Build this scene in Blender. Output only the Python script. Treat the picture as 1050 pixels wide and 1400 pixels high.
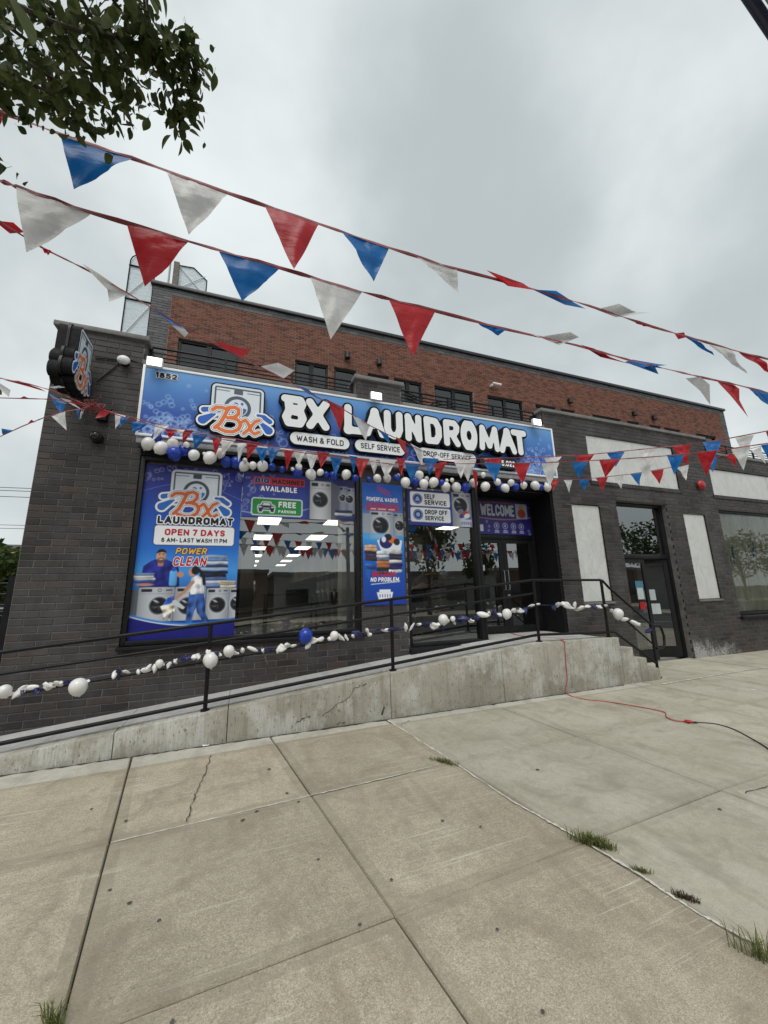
import bpy, bmesh, math, random
import numpy as np
from mathutils import Vector, Matrix

for o in list(bpy.data.objects):
    bpy.data.objects.remove(o)
SC = bpy.context.scene
COL = SC.collection
RND = random.Random(7)

# ------------------------------------------------------------------ camera
CF = 522.95                                   # focal length in pixels of the 1050 x 1400 photograph
YAW, PITCH, ROLL = math.radians(20.576), math.radians(12.086), math.radians(-1.414)
CAMH = 1.6
_f = Vector((math.sin(YAW)*math.cos(PITCH), math.cos(YAW)*math.cos(PITCH), math.sin(PITCH)))
_r0 = Vector((math.cos(YAW), -math.sin(YAW), 0))
_u0 = _r0.cross(_f)
_r = _r0*math.cos(ROLL) + _u0*math.sin(ROLL)
_u = _u0*math.cos(ROLL) - _r0*math.sin(ROLL)
cam_d = bpy.data.cameras.new('camera')
cam = bpy.data.objects.new('camera', cam_d); COL.objects.link(cam)
cam_d.sensor_fit = 'VERTICAL'; cam_d.sensor_height = 36.0; cam_d.sensor_width = 27.0
cam_d.lens = CF*36.0/1400.0
cam_d.clip_start = 0.05; cam_d.clip_end = 3000
m = Matrix((( _r.x, _u.x, -_f.x, 0), (_r.y, _u.y, -_f.y, 0), (_r.z, _u.z, -_f.z, CAMH), (0, 0, 0, 1)))
cam.matrix_world = m
SC.camera = cam

# ------------------------------------------------------------------ world: overcast sky
W = bpy.data.worlds.new('World'); SC.world = W; W.use_nodes = True
nt = W.node_tree; nt.nodes.clear()
SUN_EL, SUN_AZ = math.radians(58), math.radians(205)      # sun high behind the camera, veiled
wo = nt.nodes.new('ShaderNodeOutputWorld'); bg = nt.nodes.new('ShaderNodeBackground')
sky = nt.nodes.new('ShaderNodeTexSky'); sky.sky_type = 'NISHITA'; sky.sun_disc = False
sky.sun_elevation = SUN_EL; sky.sun_rotation = SUN_AZ
hs = nt.nodes.new('ShaderNodeHueSaturation'); hs.inputs['Saturation'].default_value = 0.25
tc = nt.nodes.new('ShaderNodeTexCoord')
mp = nt.nodes.new('ShaderNodeMapping'); mp.inputs['Scale'].default_value = (1.0, 1.0, 1.25)
mp.inputs['Location'].default_value = (1.9, 0.35, 0.75)
n1 = nt.nodes.new('ShaderNodeTexNoise'); n1.inputs['Scale'].default_value = 1.9; n1.inputs['Detail'].default_value = 6
n1.inputs['Roughness'].default_value = 0.50; n1.inputs['Distortion'].default_value = 0.1
rp = nt.nodes.new('ShaderNodeValToRGB'); rp.color_ramp.interpolation = 'EASE'
rp.color_ramp.elements[0].position = 0.30; rp.color_ramp.elements[0].color = (0.40, 0.45, 0.458, 1)
rp.color_ramp.elements[1].position = 0.74; rp.color_ramp.elements[1].color = (0.69, 0.735, 0.745, 1)
sc8 = nt.nodes.new('ShaderNodeVectorMath'); sc8.operation = 'SCALE'; sc8.inputs['Scale'].default_value = 9.6
mx = nt.nodes.new('ShaderNodeMixRGB'); mx.inputs['Fac'].default_value = 0.93
nt.links.new(tc.outputs['Generated'], mp.inputs['Vector']); nt.links.new(mp.outputs['Vector'], n1.inputs['Vector'])
# cloud deck: lighter where it thins toward the horizon, the same all round
sz = nt.nodes.new('ShaderNodeSeparateXYZ'); nt.links.new(tc.outputs['Generated'], sz.inputs[0])
ma = nt.nodes.new('ShaderNodeMath'); ma.operation = 'MULTIPLY_ADD'; ma.inputs[1].default_value = -0.24; ma.inputs[2].default_value = 0.13
mb_ = nt.nodes.new('ShaderNodeMath'); mb_.operation = 'ADD'
nt.links.new(sz.outputs['Z'], ma.inputs[0]); nt.links.new(n1.outputs['Fac'], mb_.inputs[0]); nt.links.new(ma.outputs[0], mb_.inputs[1])
nt.links.new(mb_.outputs[0], rp.inputs['Fac']); nt.links.new(rp.outputs['Color'], sc8.inputs[0])
nt.links.new(sky.outputs['Color'], hs.inputs['Color'])
nt.links.new(hs.outputs['Color'], mx.inputs['Color1']); nt.links.new(sc8.outputs['Vector'], mx.inputs['Color2'])
nt.links.new(mx.outputs['Color'], bg.inputs['Color']); bg.inputs['Strength'].default_value = 0.1
nt.links.new(bg.outputs['Background'], wo.inputs['Surface'])

sl = bpy.data.lights.new('sun', 'SUN'); sl.energy = 1.5; sl.angle = math.radians(40); sl.color = (1.0, 0.965, 0.91)
so = bpy.data.objects.new('sun', sl); COL.objects.link(so)
_sd = Vector((math.sin(SUN_AZ)*math.cos(SUN_EL), math.cos(SUN_AZ)*math.cos(SUN_EL), math.sin(SUN_EL)))
so.rotation_euler = _sd.to_track_quat('Z', 'Y').to_euler(); so.location = _sd*60

SC.view_settings.view_transform = 'Standard'; SC.view_settings.look = 'None'
SC.view_settings.exposure = 0.42; SC.view_settings.gamma = 1.0
SC.view_settings.use_curve_mapping = False
SC.cycles.max_bounces = 8; SC.cycles.transparent_max_bounces = 12
SC.cycles.use_denoising = True

# ------------------------------------------------------------------ pixel -> place
def ray(px, py):
    return _f*CF + _r*(px-525) + _u*(700-py)
def at_y(px, py, Y):
    d = ray(px, py); t = Y/d.y
    return Vector((d.x*t, Y, CAMH+d.z*t))
def at_z(px, py, z=0.0):
    d = ray(px, py); t = (z-CAMH)/d.z
    return Vector((d.x*t, d.y*t, z))
def at_plan(px, py, a, b):                    # on the vertical plane through plan points a, b
    d = ray(px, py); nx, ny = b[1]-a[1], -(b[0]-a[0])
    t = (nx*a[0]+ny*a[1])/(nx*d.x+ny*d.y)
    return Vector((d.x*t, d.y*t, CAMH+d.z*t))
def at_dist(px, py, dist):
    d = ray(px, py).normalized()
    return d*dist + Vector((0, 0, CAMH))
def to_px(P):
    d = Vector(P)-Vector((0, 0, CAMH)); w = d.dot(_f)
    return 525+CF*d.dot(_r)/w, 700-CF*d.dot(_u)/w

# ------------------------------------------------------------------ helpers
def lin(c):
    return tuple(((v/255)/12.92 if v/255 <= 0.04045 else ((v/255+0.055)/1.055)**2.4) for v in c)
def tag(o, label=None, cat=None, group=None, kind=None):
    if label: o['label'] = label
    if cat: o['category'] = cat
    if group: o['group'] = group
    if kind: o['kind'] = kind
    return o
def empty(name, loc, label=None, cat=None, group=None, kind=None):
    o = bpy.data.objects.new(name, None); COL.objects.link(o); o.location = loc
    o.empty_display_size = 0.1
    return tag(o, label, cat, group, kind)
def wloc(o):
    v = Vector((0, 0, 0))
    while o is not None:
        v += o.location; o = o.parent
    return v
class MB:
    def __init__(s): s.v = []; s.f = []; s.t = []; s.tint = 0.5
    def add(s, vs, fs):
        b = len(s.v); s.v += [tuple(p) for p in vs]; s.f += [tuple(i+b for i in f) for f in fs]; s.t += [s.tint]*len(fs)
    def box(s, x0, x1, y0, y1, z0, z1):
        s.add([(x0,y0,z0),(x1,y0,z0),(x1,y1,z0),(x0,y1,z0),(x0,y0,z1),(x1,y0,z1),(x1,y1,z1),(x0,y1,z1)],
              [(0,3,2,1),(4,5,6,7),(0,1,5,4),(1,2,6,5),(2,3,7,6),(3,0,4,7)])
    def tube(s, pts, r, n=8, caps=True, r2=None):
        pts = [Vector(p) for p in pts]; b = len(s.v); k = len(pts)
        up = None
        for i, p in enumerate(pts):
            d = (pts[min(i+1, k-1)]-pts[max(i-1, 0)]).normalized()
            if up is None:
                up = d.cross(Vector((0, 0, 1)))
                if up.length < 1e-3: up = d.cross(Vector((1, 0, 0)))
                up.normalize()
            else:
                up = (up-d*up.dot(d))
                up.normalize()
            w = d.cross(up)
            rr = r if r2 is None else r+(r2-r)*i/(k-1)
            if isinstance(r, (list, tuple)): rr = r[i]
            for j in range(n):
                a = 2*math.pi*j/n
                q = p+(up*math.cos(a)+w*math.sin(a))*rr
                s.v.append(tuple(q))
        for i in range(k-1):
            for j in range(n):
                s.f.append((b+i*n+j, b+i*n+(j+1) % n, b+(i+1)*n+(j+1) % n, b+(i+1)*n+j)); s.t.append(s.tint)
        if caps:
            s.f.append(tuple(b+j for j in range(n))[::-1]); s.t.append(s.tint)
            s.f.append(tuple(b+(k-1)*n+j for j in range(n))); s.t.append(s.tint)
    def cyl(s, c, axis, r, h, n=20, r2=None):
        a = Vector(axis).normalized(); c = Vector(c)
        s.tube([c, c+a*h], r, n, True, r2)
    def sphere(s, c, r, nu=16, nv=10, sc=(1, 1, 1)):
        b = len(s.v); c = Vector(c)
        for i in range(nv+1):
            th = math.pi*i/nv
            for j in range(nu):
                ph = 2*math.pi*j/nu
                s.v.append((c.x+r*sc[0]*math.sin(th)*math.cos(ph), c.y+r*sc[1]*math.sin(th)*math.sin(ph), c.z+r*sc[2]*math.cos(th)))
        for i in range(nv):
            for j in range(nu):
                s.f.append((b+i*nu+j, b+(i+1)*nu+j, b+(i+1)*nu+(j+1) % nu, b+i*nu+(j+1) % nu)); s.t.append(s.tint)
    def prism(s, pts, axis, a0, a1):
        """extrude polygon. axis 'y': pts are (x,z); 'z': pts are (x,y); 'x': pts are (y,z)"""
        def mk(p, a): return {'y': (p[0], a, p[1]), 'z': (p[0], p[1], a), 'x': (a, p[0], p[1])}[axis]
        n = len(pts); vs = [mk(p, a0) for p in pts]+[mk(p, a1) for p in pts]
        fs = [tuple(range(n)), tuple(range(n, 2*n))[::-1]]+[(i, i+n, (i+1) % n+n, (i+1) % n) for i in range(n)]
        s.add(vs, fs)
    def mesh(s, name, off=None):
        me = bpy.data.meshes.new(name)
        vs = s.v if off is None else [(a-off[0], b-off[1], c-off[2]) for a, b, c in s.v]
        me.from_pydata(vs, [], s.f)
        if len(set(s.t)) > 1 or (s.t and s.t[0] != 0.5):
            at = me.attributes.new('tint', 'FLOAT', 'FACE'); at.data.foreach_set('value', s.t)
        me.update(); return me
    def build(s, name, mat, parent=None, smooth=False, bevel=0.0, label=None, cat=None, group=None, kind=None, fixn=True):
        off = wloc(parent) if parent is not None else None
        me = s.mesh(name, off)
        if fixn or bevel:
            bm = bmesh.new(); bm.from_mesh(me)
            if fixn: bmesh.ops.recalc_face_normals(bm, faces=bm.faces)
            if bevel: bmesh.ops.bevel(bm, geom=[e for e in bm.edges if len(e.link_faces) == 2 and e.calc_face_angle(0) > 0.6], offset=bevel, segments=2, affect='EDGES', profile=0.5)
            bm.to_mesh(me); bm.free()
        if smooth:
            me.polygons.foreach_set('use_smooth', [True]*len(me.polygons))
            if smooth == 'auto': me.set_sharp_from_angle(angle=0.7)
        me.materials.append(mat)
        o = bpy.data.objects.new(name, me); COL.objects.link(o)
        if parent is not None: o.parent = parent
        return tag(o, label, cat, group, kind)
def boxo(name, mat, parent, x0, x1, y0, y1, z0, z1, bevel=0.0, **k):
    b = MB(); b.box(x0, x1, y0, y1, z0, z1); return b.build(name, mat, parent, bevel=bevel, smooth='auto' if bevel else False, **k)

# ------------------------------------------------------------------ materials
class NM:
    def __init__(s, name):
        s.m = bpy.data.materials.new(name); s.m.use_nodes = True; s.nt = s.m.node_tree
        s.p = s.nt.nodes['Principled BSDF']; s.out = s.nt.nodes['Material Output']
    def n(s, t, **k):
        nd = s.nt.nodes.new(t)
        for a, v in k.items():
            if hasattr(nd, a): setattr(nd, a, v)
            else: nd.inputs[a.replace('_', ' ')].default_value = v
        return nd
    def l(s, a, b): s.nt.links.new(a, b)
    def pos(s):
        return s.n('ShaderNodeNewGeometry').outputs['Position']
    def noise(s, vec, scale, detail=4, rough=0.5, dist=0.0):
        nd = s.n('ShaderNodeTexNoise'); nd.inputs['Scale'].default_value = scale; nd.inputs['Detail'].default_value = detail
        nd.inputs['Roughness'].default_value = rough; nd.inputs['Distortion'].default_value = dist
        if vec is not None: s.l(vec, nd.inputs['Vector'])
        return nd.outputs['Fac']
    def mapping(s, vec, scale=(1, 1, 1), loc=(0, 0, 0), rot=(0, 0, 0)):
        nd = s.n('ShaderNodeMapping'); nd.inputs['Scale'].default_value = scale; nd.inputs['Location'].default_value = loc; nd.inputs['Rotation'].default_value = rot
        s.l(vec, nd.inputs['Vector']); return nd.outputs['Vector']
    def ramp(s, fac, stops, interp='LINEAR'):
        nd = s.n('ShaderNodeValToRGB'); cr = nd.color_ramp; cr.interpolation = interp
        while len(cr.elements) < len(stops): cr.elements.new(0.5)
        for e, (p, c) in zip(cr.elements, stops):
            e.position = p; e.color = (c, c, c, 1) if isinstance(c, (int, float)) else (*c, 1)
        s.l(fac, nd.inputs['Fac']); return nd.outputs['Color']
    def mix(s, fac, a, b, mode='MIX'):
        nd = s.n('ShaderNodeMixRGB'); nd.blend_type = mode
        for i, v in (('Fac', fac), ('Color1', a), ('Color2', b)):
            if isinstance(v, (int, float)): nd.inputs[i].default_value = v if i == 'Fac' else (v, v, v, 1)
            elif isinstance(v, tuple): nd.inputs[i].default_value = (*v, 1)
            else: s.l(v, nd.inputs[i])
        return nd.outputs['Color']
    def math(s, op, a, b=0.0):
        nd = s.n('ShaderNodeMath'); nd.operation = op
        for i, v in enumerate((a, b)):
            if isinstance(v, (int, float)): nd.inputs[i].default_value = v
            else: s.l(v, nd.inputs[i])
        return nd.outputs[0]
    def bump(s, h, strength=0.3, dist=0.01):
        nd = s.n('ShaderNodeBump'); nd.inputs['Strength'].default_value = strength; nd.inputs['Distance'].default_value = dist
        s.l(h, nd.inputs['Height']); s.l(nd.outputs['Normal'], s.p.inputs['Normal'])
    def base(s, c):
        if isinstance(c, tuple): s.p.inputs['Base Color'].default_value = (*c, 1)
        else: s.l(c, s.p.inputs['Base Color'])
    def rough(s, v):
        if isinstance(v, (int, float)): s.p.inputs['Roughness'].default_value = v
        else: s.l(v, s.p.inputs['Roughness'])
    def attr(s, name):
        nd = s.n('ShaderNodeAttribute'); nd.attribute_name = name; return nd
def simple(name, col, rough=0.5, metal=0.0, spec=0.5, var=0.12, scale=9.0, bump=0.0, trans=0.0):
    M = NM(name); p = M.pos()
    f = M.noise(p, scale, 5, 0.6)
    c1 = tuple(max(0, v*(1-var)) for v in col); c2 = tuple(min(1, v*(1+var)) for v in col)
    M.base(M.ramp(f, [(0.3, c1), (0.7, c2)]))
    M.rough(M.ramp(M.noise(p, scale*2.3, 3), [(0.3, max(0, rough-0.07)), (0.7, min(1, rough+0.07))]))
    M.p.inputs['Metallic'].default_value = metal
    M.p.inputs['Specular IOR Level'].default_value = spec
    if bump: M.bump(M.noise(p, scale*6, 4), bump, 0.004)
    return M.m
MAT = {}
def brickmat(name, dark, light, odd, spread=1.0, rough=0.55, grey=None, mottle=30.0):
    M = NM(name); p = M.pos(); a = M.attr('tint').outputs['Fac']
    c = M.ramp(a, [(0.0, dark), (0.55, light), (0.86, light), (0.93, odd)])
    f = M.noise(p, mottle, 5, 0.65)
    c = M.mix(1.0, c, M.ramp(f, [(0.25, 0.72), (0.75, 1.25)]), 'MULTIPLY')
    if grey:                                   # bloom: pale chalky film in large drifts
        g = M.noise(M.mapping(p, (0.9, 0.9, 0.55)), 1.7, 5, 0.62)
        c = M.mix(M.math('MULTIPLY', M.ramp(g, [(0.45, 0.0), (0.70, 1.0)]), 0.6), c, grey)
        g2 = M.noise(M.mapping(p, (1, 1, 0.16)), 8.0, 4, 0.7)
        c = M.mix(M.math('MULTIPLY', M.ramp(g2, [(0.6, 0.0), (0.8, 1.0)]), 0.22), c, tuple(v*1.6 for v in grey))
    M.base(c); M.rough(M.ramp(f, [(0.3, rough-0.1), (0.7, rough+0.12)]))
    M.p.inputs['Specular IOR Level'].default_value = 0.35
    M.bump(M.noise(p, mottle*5, 4, 0.6), 0.25, 0.003)
    return M.m
MAT['dbrick'] = brickmat('dark_brick', (0.024, 0.0205, 0.0195), (0.047, 0.040, 0.0382), (0.060, 0.043, 0.038), grey=(0.092, 0.091, 0.091), rough=0.55)
MAT['gbrick'] = brickmat('grey_brick', (0.05, 0.05, 0.053), (0.095, 0.095, 0.10), (0.12, 0.12, 0.122), grey=(0.12, 0.12, 0.125), rough=0.55)
MAT['rbrick'] = brickmat('red_brick', (0.105, 0.038, 0.026), (0.205, 0.078, 0.050), (0.085, 0.038, 0.03), rough=0.75, mottle=18)
MAT['dmortar'] = simple('dark_mortar', (0.15, 0.138, 0.130), 0.9, var=0.35, scale=6, bump=0.4)
MAT['rmortar'] = simple('buff_mortar', (0.30, 0.235, 0.18), 0.9, var=0.25, scale=8, bump=0.4)
MAT['coping'] = simple('grey_coping_stone', (0.17, 0.165, 0.16), 0.7, var=0.25, scale=3, bump=0.2)
MAT['blackcap'] = simple('black_metal_cap', (0.02, 0.02, 0.022), 0.45, var=0.3)
MAT['rail'] = simple('black_painted_steel', (0.008, 0.008, 0.009), 0.45, var=0.4, scale=14, bump=0.08, spec=0.25)
MAT['frame'] = simple('black_anodised_frame', (0.010, 0.010, 0.011), 0.42, var=0.35, scale=6, spec=0.3)
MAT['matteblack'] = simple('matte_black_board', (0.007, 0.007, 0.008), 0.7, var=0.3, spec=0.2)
MAT['white'] = simple('white_enamel', (0.72, 0.72, 0.71), 0.4, var=0.05, scale=3)
MAT['signwhite'] = simple('white_acrylic_face', (0.80, 0.82, 0.83), 0.35, var=0.03, scale=2)
MAT['balloonW'] = simple('white_balloon_latex', (0.72, 0.71, 0.69), 0.28, var=0.05, scale=5)
MAT['balloonB'] = simple('blue_balloon_latex', (0.012, 0.045, 0.36), 0.22, var=0.12, scale=5)
MAT['balloonN'] = simple('navy_deflated_latex', (0.012, 0.015, 0.085), 0.45, var=0.3, scale=12)
MAT['redplastic'] = simple('red_gloss_plastic', (0.36, 0.012, 0.016), 0.3, var=0.1)
MAT['interiorwall'] = simple('interior_grey_wall', (0.22, 0.225, 0.22), 0.8, var=0.08, scale=1.5)
MAT['ceiling'] = simple('interior_ceiling_tile', (0.36, 0.37, 0.36), 0.9, var=0.06, scale=2)
MAT['floorin'] = simple('interior_tile_floor', (0.12, 0.12, 0.115), 0.3, var=0.2, scale=2)
MAT['steel'] = simple('brushed_steel', (0.16, 0.165, 0.17), 0.4, metal=0.6, var=0.15, scale=20)
MAT['darkglass'] = simple('dark_drum_glass', (0.015, 0.016, 0.018), 0.1, var=0.2)
MAT['asphalt'] = simple('asphalt', (0.052, 0.052, 0.053), 0.9, var=0.35, scale=30, bump=0.6)
MAT['bark'] = simple('grey_brown_bark', (0.075, 0.058, 0.045), 0.9, var=0.4, scale=18, bump=0.8)
MAT['tan'] = simple('tan_stucco', (0.42, 0.30, 0.19), 0.85, var=0.12, scale=2)
MAT['graywall'] = simple('pale_grey_stucco', (0.25, 0.25, 0.245), 0.85, var=0.15, scale=2)
MAT['dwall'] = simple('old_brown_brick_wall', (0.12, 0.075, 0.055), 0.85, var=0.25, scale=5)
MAT['soil'] = simple('packed_soil_fill', (0.09, 0.08, 0.065), 0.95, var=0.4, scale=20, bump=0.5)
MAT['cordred'] = simple('red_cord_sheath', (0.42, 0.05, 0.04), 0.5, var=0.2)
MAT['cordblk'] = simple('black_cord_sheath', (0.014, 0.014, 0.015), 0.5, var=0.3)
MAT['paper'] = simple('notice_paper', (0.45, 0.52, 0.53), 0.7, var=0.1, scale=6)
MAT['bluetape'] = simple('blue_painters_tape', (0.05, 0.16, 0.26), 0.7, var=0.2, scale=8)
MAT['sealant'] = simple('chalky_joint_sealant', (0.56, 0.53, 0.47), 0.9, var=0.3, scale=14, bump=0.5)
MAT['gum'] = simple('trodden_gum', (0.075, 0.068, 0.06), 0.8, var=0.4, scale=30)
MAT['crackdark'] = simple('crack_dirt_and_dark_strip', (0.045, 0.04, 0.034), 0.95, var=0.5, scale=40)
MAT['carwhite'] = simple('white_car_paint', (0.62, 0.63, 0.63), 0.25, var=0.04)
MAT['tyre'] = simple('tyre_rubber', (0.015, 0.015, 0.016), 0.8, var=0.3)
MAT['galv'] = simple('galvanised_steel', (0.33, 0.34, 0.34), 0.4, metal=0.7, var=0.2, scale=12)
MAT['navysteel'] = simple('dark_blue_painted_steel', (0.018, 0.024, 0.052), 0.3, var=0.2)
MAT['chrome'] = simple('bright_steel_strip', (0.70, 0.72, 0.68), 0.3, metal=0.4, var=0.08)
MAT['wood'] = simple('weathered_post_wood', (0.16, 0.145, 0.12), 0.85, var=0.3, scale=12)
MAT['litter'] = simple('paper_litter', (0.75, 0.74, 0.70), 0.8, var=0.05)
MAT['curb'] = simple('kerb_concrete', (0.30, 0.29, 0.27), 0.85, var=0.2, scale=6, bump=0.3)
MAT['door_in'] = simple('dim_hall_wall', (0.20, 0.195, 0.18), 0.9, var=0.2, scale=2)

def leafmat(name, c1, c2):
    M = NM(name); a = M.attr('tint').outputs['Fac']; p = M.pos()
    r = M.n('ShaderNodeObjectInfo').outputs['Random']
    f = M.math('FRACT', M.math('ADD', a, r))
    c = M.ramp(f, [(0.0, c1), (1.0, c2)])
    c = M.mix(1.0, c, M.ramp(M.noise(p, 40, 3), [(0.3, 0.8), (0.7, 1.2)]), 'MULTIPLY')
    M.base(c); M.rough(0.6); M.p.inputs['Specular IOR Level'].default_value = 0.15
    tr = M.n('ShaderNodeBsdfTranslucent'); M.l(c, tr.inputs['Color'])
    ms = M.n('ShaderNodeMixShader'); ms.inputs[0].default_value = 0.4
    M.l(M.p.outputs[0], ms.inputs[1]); M.l(tr.outputs[0], ms.inputs[2]); M.l(ms.outputs[0], M.out.inputs['Surface'])
    return M.m
MAT['leaf'] = leafmat('pear_leaf_green', (0.036, 0.056, 0.018), (0.11, 0.13, 0.042))
MAT['leaf2'] = leafmat('street_tree_green', (0.03, 0.05, 0.015), (0.075, 0.11, 0.03))
MAT['grass'] = leafmat('weed_grass_green', (0.075, 0.11, 0.03), (0.27, 0.27, 0.10))
MAT['weedbrown'] = leafmat('dried_weed', (0.06, 0.05, 0.035), (0.13, 0.115, 0.07))

def pennmat(name, col, trl=0.35):
    M = NM(name); p = M.pos()
    c = M.ramp(M.noise(p, 7, 4, 0.6), [(0.3, tuple(v*0.86 for v in col)), (0.7, tuple(min(1, v*1.12) for v in col))])
    M.base(c); M.rough(0.36)
    M.bump(M.noise(M.mapping(p, (2.0, 2.0, 7.0), rot=(0.2, 0.3, 0.4)), 5.0, 3, 0.5), 0.18, 0.02)
    tr = M.n('ShaderNodeBsdfTranslucent'); M.l(c, tr.inputs['Color'])
    ms = M.n('ShaderNodeMixShader'); ms.inputs[0].default_value = trl
    M.l(M.p.outputs[0], ms.inputs[1]); M.l(tr.outputs[0], ms.inputs[2]); M.l(ms.outputs[0], M.out.inputs['Surface'])
    return M.m
MAT['pR'] = pennmat('red_pennant_film', (0.52, 0.020, 0.028), 0.5)
MAT['pB'] = pennmat('blue_pennant_film', (0.010, 0.165, 0.50), 0.5)
MAT['pW'] = pennmat('white_pennant_film', (0.72, 0.715, 0.70), 0.38)
MAT['cord'] = simple('red_pennant_tape', (0.24, 0.045, 0.05), 0.6, var=0.25, scale=20)

def printmat(name, rough=0.35):
    M = NM(name); a = M.attr('print'); M.l(a.outputs['Color'], M.p.inputs['Base Color'])
    M.rough(M.ramp(M.noise(M.pos(), 3, 3), [(0.3, rough-0.05), (0.7, rough+0.1)])); M.p.inputs['Specular IOR Level'].default_value = 0.4
    return M.m
MAT['print'] = printmat('printed_vinyl')
def flat(name, rgb, rough=0.4):
    if name not in MAT: MAT[name] = simple(name, lin(rgb), rough, var=0.03, scale=2)
    return MAT[name]
INK = dict(white=flat('white_ink', (236, 238, 240)), black=flat('black_ink', (16, 16, 20)), navy=flat('navy_ink', (26, 38, 96)),
           red=flat('red_ink', (190, 26, 38)), orange=flat('orange_ink', (222, 112, 44)), blue=flat('blue_ink', (28, 92, 186)),
           slate=flat('slate_ink', (66, 82, 96)), green=flat('green_ink', (34, 140, 62)), pale=flat('pale_face_ink', (214, 222, 230)), silver=flat('silver_ink', (168, 172, 184)),
           yellow=flat('yellow_ink', (232, 178, 60)))

def glassmat(name, tint=(0.55, 0.57, 0.56), base=0.10, gain=1.0, rough=0.0):
    M = NM(name); M.nt.nodes.remove(M.p)
    t = M.n('ShaderNodeBsdfTransparent'); t.inputs['Color'].default_value = (*tint, 1)
    g = M.n('ShaderNodeBsdfGlossy'); g.inputs['Roughness'].default_value = rough; g.inputs['Color'].default_value = (0.9, 0.93, 0.93, 1)
    fr = M.n('ShaderNodeFresnel'); fr.inputs['IOR'].default_value = 1.5
    f = M.math('ADD', M.math('MULTIPLY', fr.outputs[0], gain), base)
    bn = M.n('ShaderNodeBump'); bn.inputs['Strength'].default_value = 0.02; bn.inputs['Distance'].default_value = 0.05
    M.l(M.noise(M.pos(), 1.3, 2), bn.inputs['Height']); M.l(bn.outputs[0], g.inputs['Normal'])
    ms = M.n('ShaderNodeMixShader'); M.l(f, ms.inputs[0]); M.l(t.outputs[0], ms.inputs[1]); M.l(g.outputs[0], ms.inputs[2])
    M.l(ms.outputs[0], M.out.inputs['Surface'])
    return M.m
MAT['glass'] = glassmat('storefront_glass', (0.56, 0.58, 0.57), 0.19, 1.0)
MAT['glassdark'] = glassmat('upper_window_glass', (0.10, 0.11, 0.115), 0.05, 1.0)
MAT['glasspaper'] = glassmat('papered_window_glass', (0.86, 0.87, 0.86), 0.04, 1.0)
MAT['glassdoor'] = glassmat('door_glass', (0.66, 0.67, 0.66), 0.20, 1.2)
def emit(name, col, s):
    M = NM(name); M.p.inputs['Base Color'].default_value = (0.8, 0.8, 0.8, 1)
    M.p.inputs['Emission Color'].default_value = (*col, 1); M.p.inputs['Emission Strength'].default_value = s
    return M.m
MAT['tube'] = emit('lit_ceiling_diffuser', (1.0, 0.92, 0.74), 3.0)
MAT['flood'] = emit('lit_flood_lens', (1.0, 1.0, 0.97), 3.0)

def concrete(name, c_lo, c_hi, agg=0.0, stain=None, streak=None, rough=0.85, scale=1.0, rnd=0.10, edge=0.0):
    M = NM(name); p = M.pos()
    c = M.ramp(M.noise(p, 1.3*scale, 6, 0.65), [(0.3, c_lo), (0.7, c_hi)])
    fine = M.noise(p, 210, 3, 0.75)
    coarse = M.noise(p, 95, 4, 0.8)
    c = M.mix(1.0, c, M.ramp(fine, [(0.3, 1-agg), (0.7, 1+agg)]), 'MULTIPLY')
    c = M.mix(1.0, c, M.ramp(coarse, [(0.3, 1-agg*.8), (0.7, 1+agg*.7)]), 'MULTIPLY')
    mid = M.noise(p, 17, 6, 0.75)
    c = M.mix(1.0, c, M.ramp(mid, [(0.25, 0.84), (0.75, 1.14)]), 'MULTIPLY')
    if rnd:
        r = M.n('ShaderNodeObjectInfo').outputs['Random']
        c = M.mix(1.0, c, M.ramp(r, [(0.0, 1-rnd), (1.0, 1+rnd)]), 'MULTIPLY')
    if edge:                                    # trowelled border of each slab: smoother and dirtier
        t = M.attr('tint').outputs['Fac']
        e = M.math('MULTIPLY', M.ramp(t, [(0.6, 0.0), (0.9, 1.0)]), M.ramp(M.noise(p, 5, 5, 0.7), [(0.3, 0.25), (0.65, 1.0)]))
        c = M.mix(M.math('MULTIPLY', e, edge), c, tuple(v*0.80 for v in c_lo))
    if stain:                                   # dark spill stains
        s1 = M.noise(p, 2.4, 6, 0.65, 0.9)
        c = M.mix(M.math('MULTIPLY', M.ramp(s1, [(0.50, 0.0), (0.68, 1.0)]), 0.6), c, stain)
        s3 = M.noise(M.mapping(p, (3.2, 0.5, 1)), 1.5, 5, 0.6)
        c = M.mix(M.math('MULTIPLY', M.ramp(s3, [(0.55, 0.0), (0.70, 1.0)]), 0.5), c, stain)
        pit = M.ramp(M.noise(p, 62, 2, 0.5), [(0.69, 0.0), (0.75, 1.0)])
        c = M.mix(M.math('MULTIPLY', pit, 0.6), c, tuple(x*0.5 for x in stain))
    if streak:                                  # pale drag scrapes running along the pavement
        s2 = M.noise(M.mapping(p, (0.7, 30, 1), rot=(0, 0, -0.10)), 1.5, 5, 0.8)
        g = M.noise(p, 0.9, 4, 0.55)
        k = M.math('MULTIPLY', M.ramp(s2, [(0.545, 0.0), (0.67, 1.0)]), M.ramp(g, [(0.46, 0.0), (0.60, 0.8)]))
        c = M.mix(k, c, streak)
        s4 = M.noise(M.mapping(p, (1.2, 9, 1), rot=(0, 0, 0.5)), 2.1, 5, 0.8)
        c = M.mix(M.math('MULTIPLY', M.ramp(s4, [(0.66, 0.0), (0.74, 0.6)]), M.ramp(g, [(0.5, 0.0), (0.6, 1.0)])), c, streak)
    M.base(c); M.rough(rough)
    h = M.mix(0.5, M.mix(0.5, fine, coarse), mid)
    M.bump(h, 0.5, 0.006)
    return M.m
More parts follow.
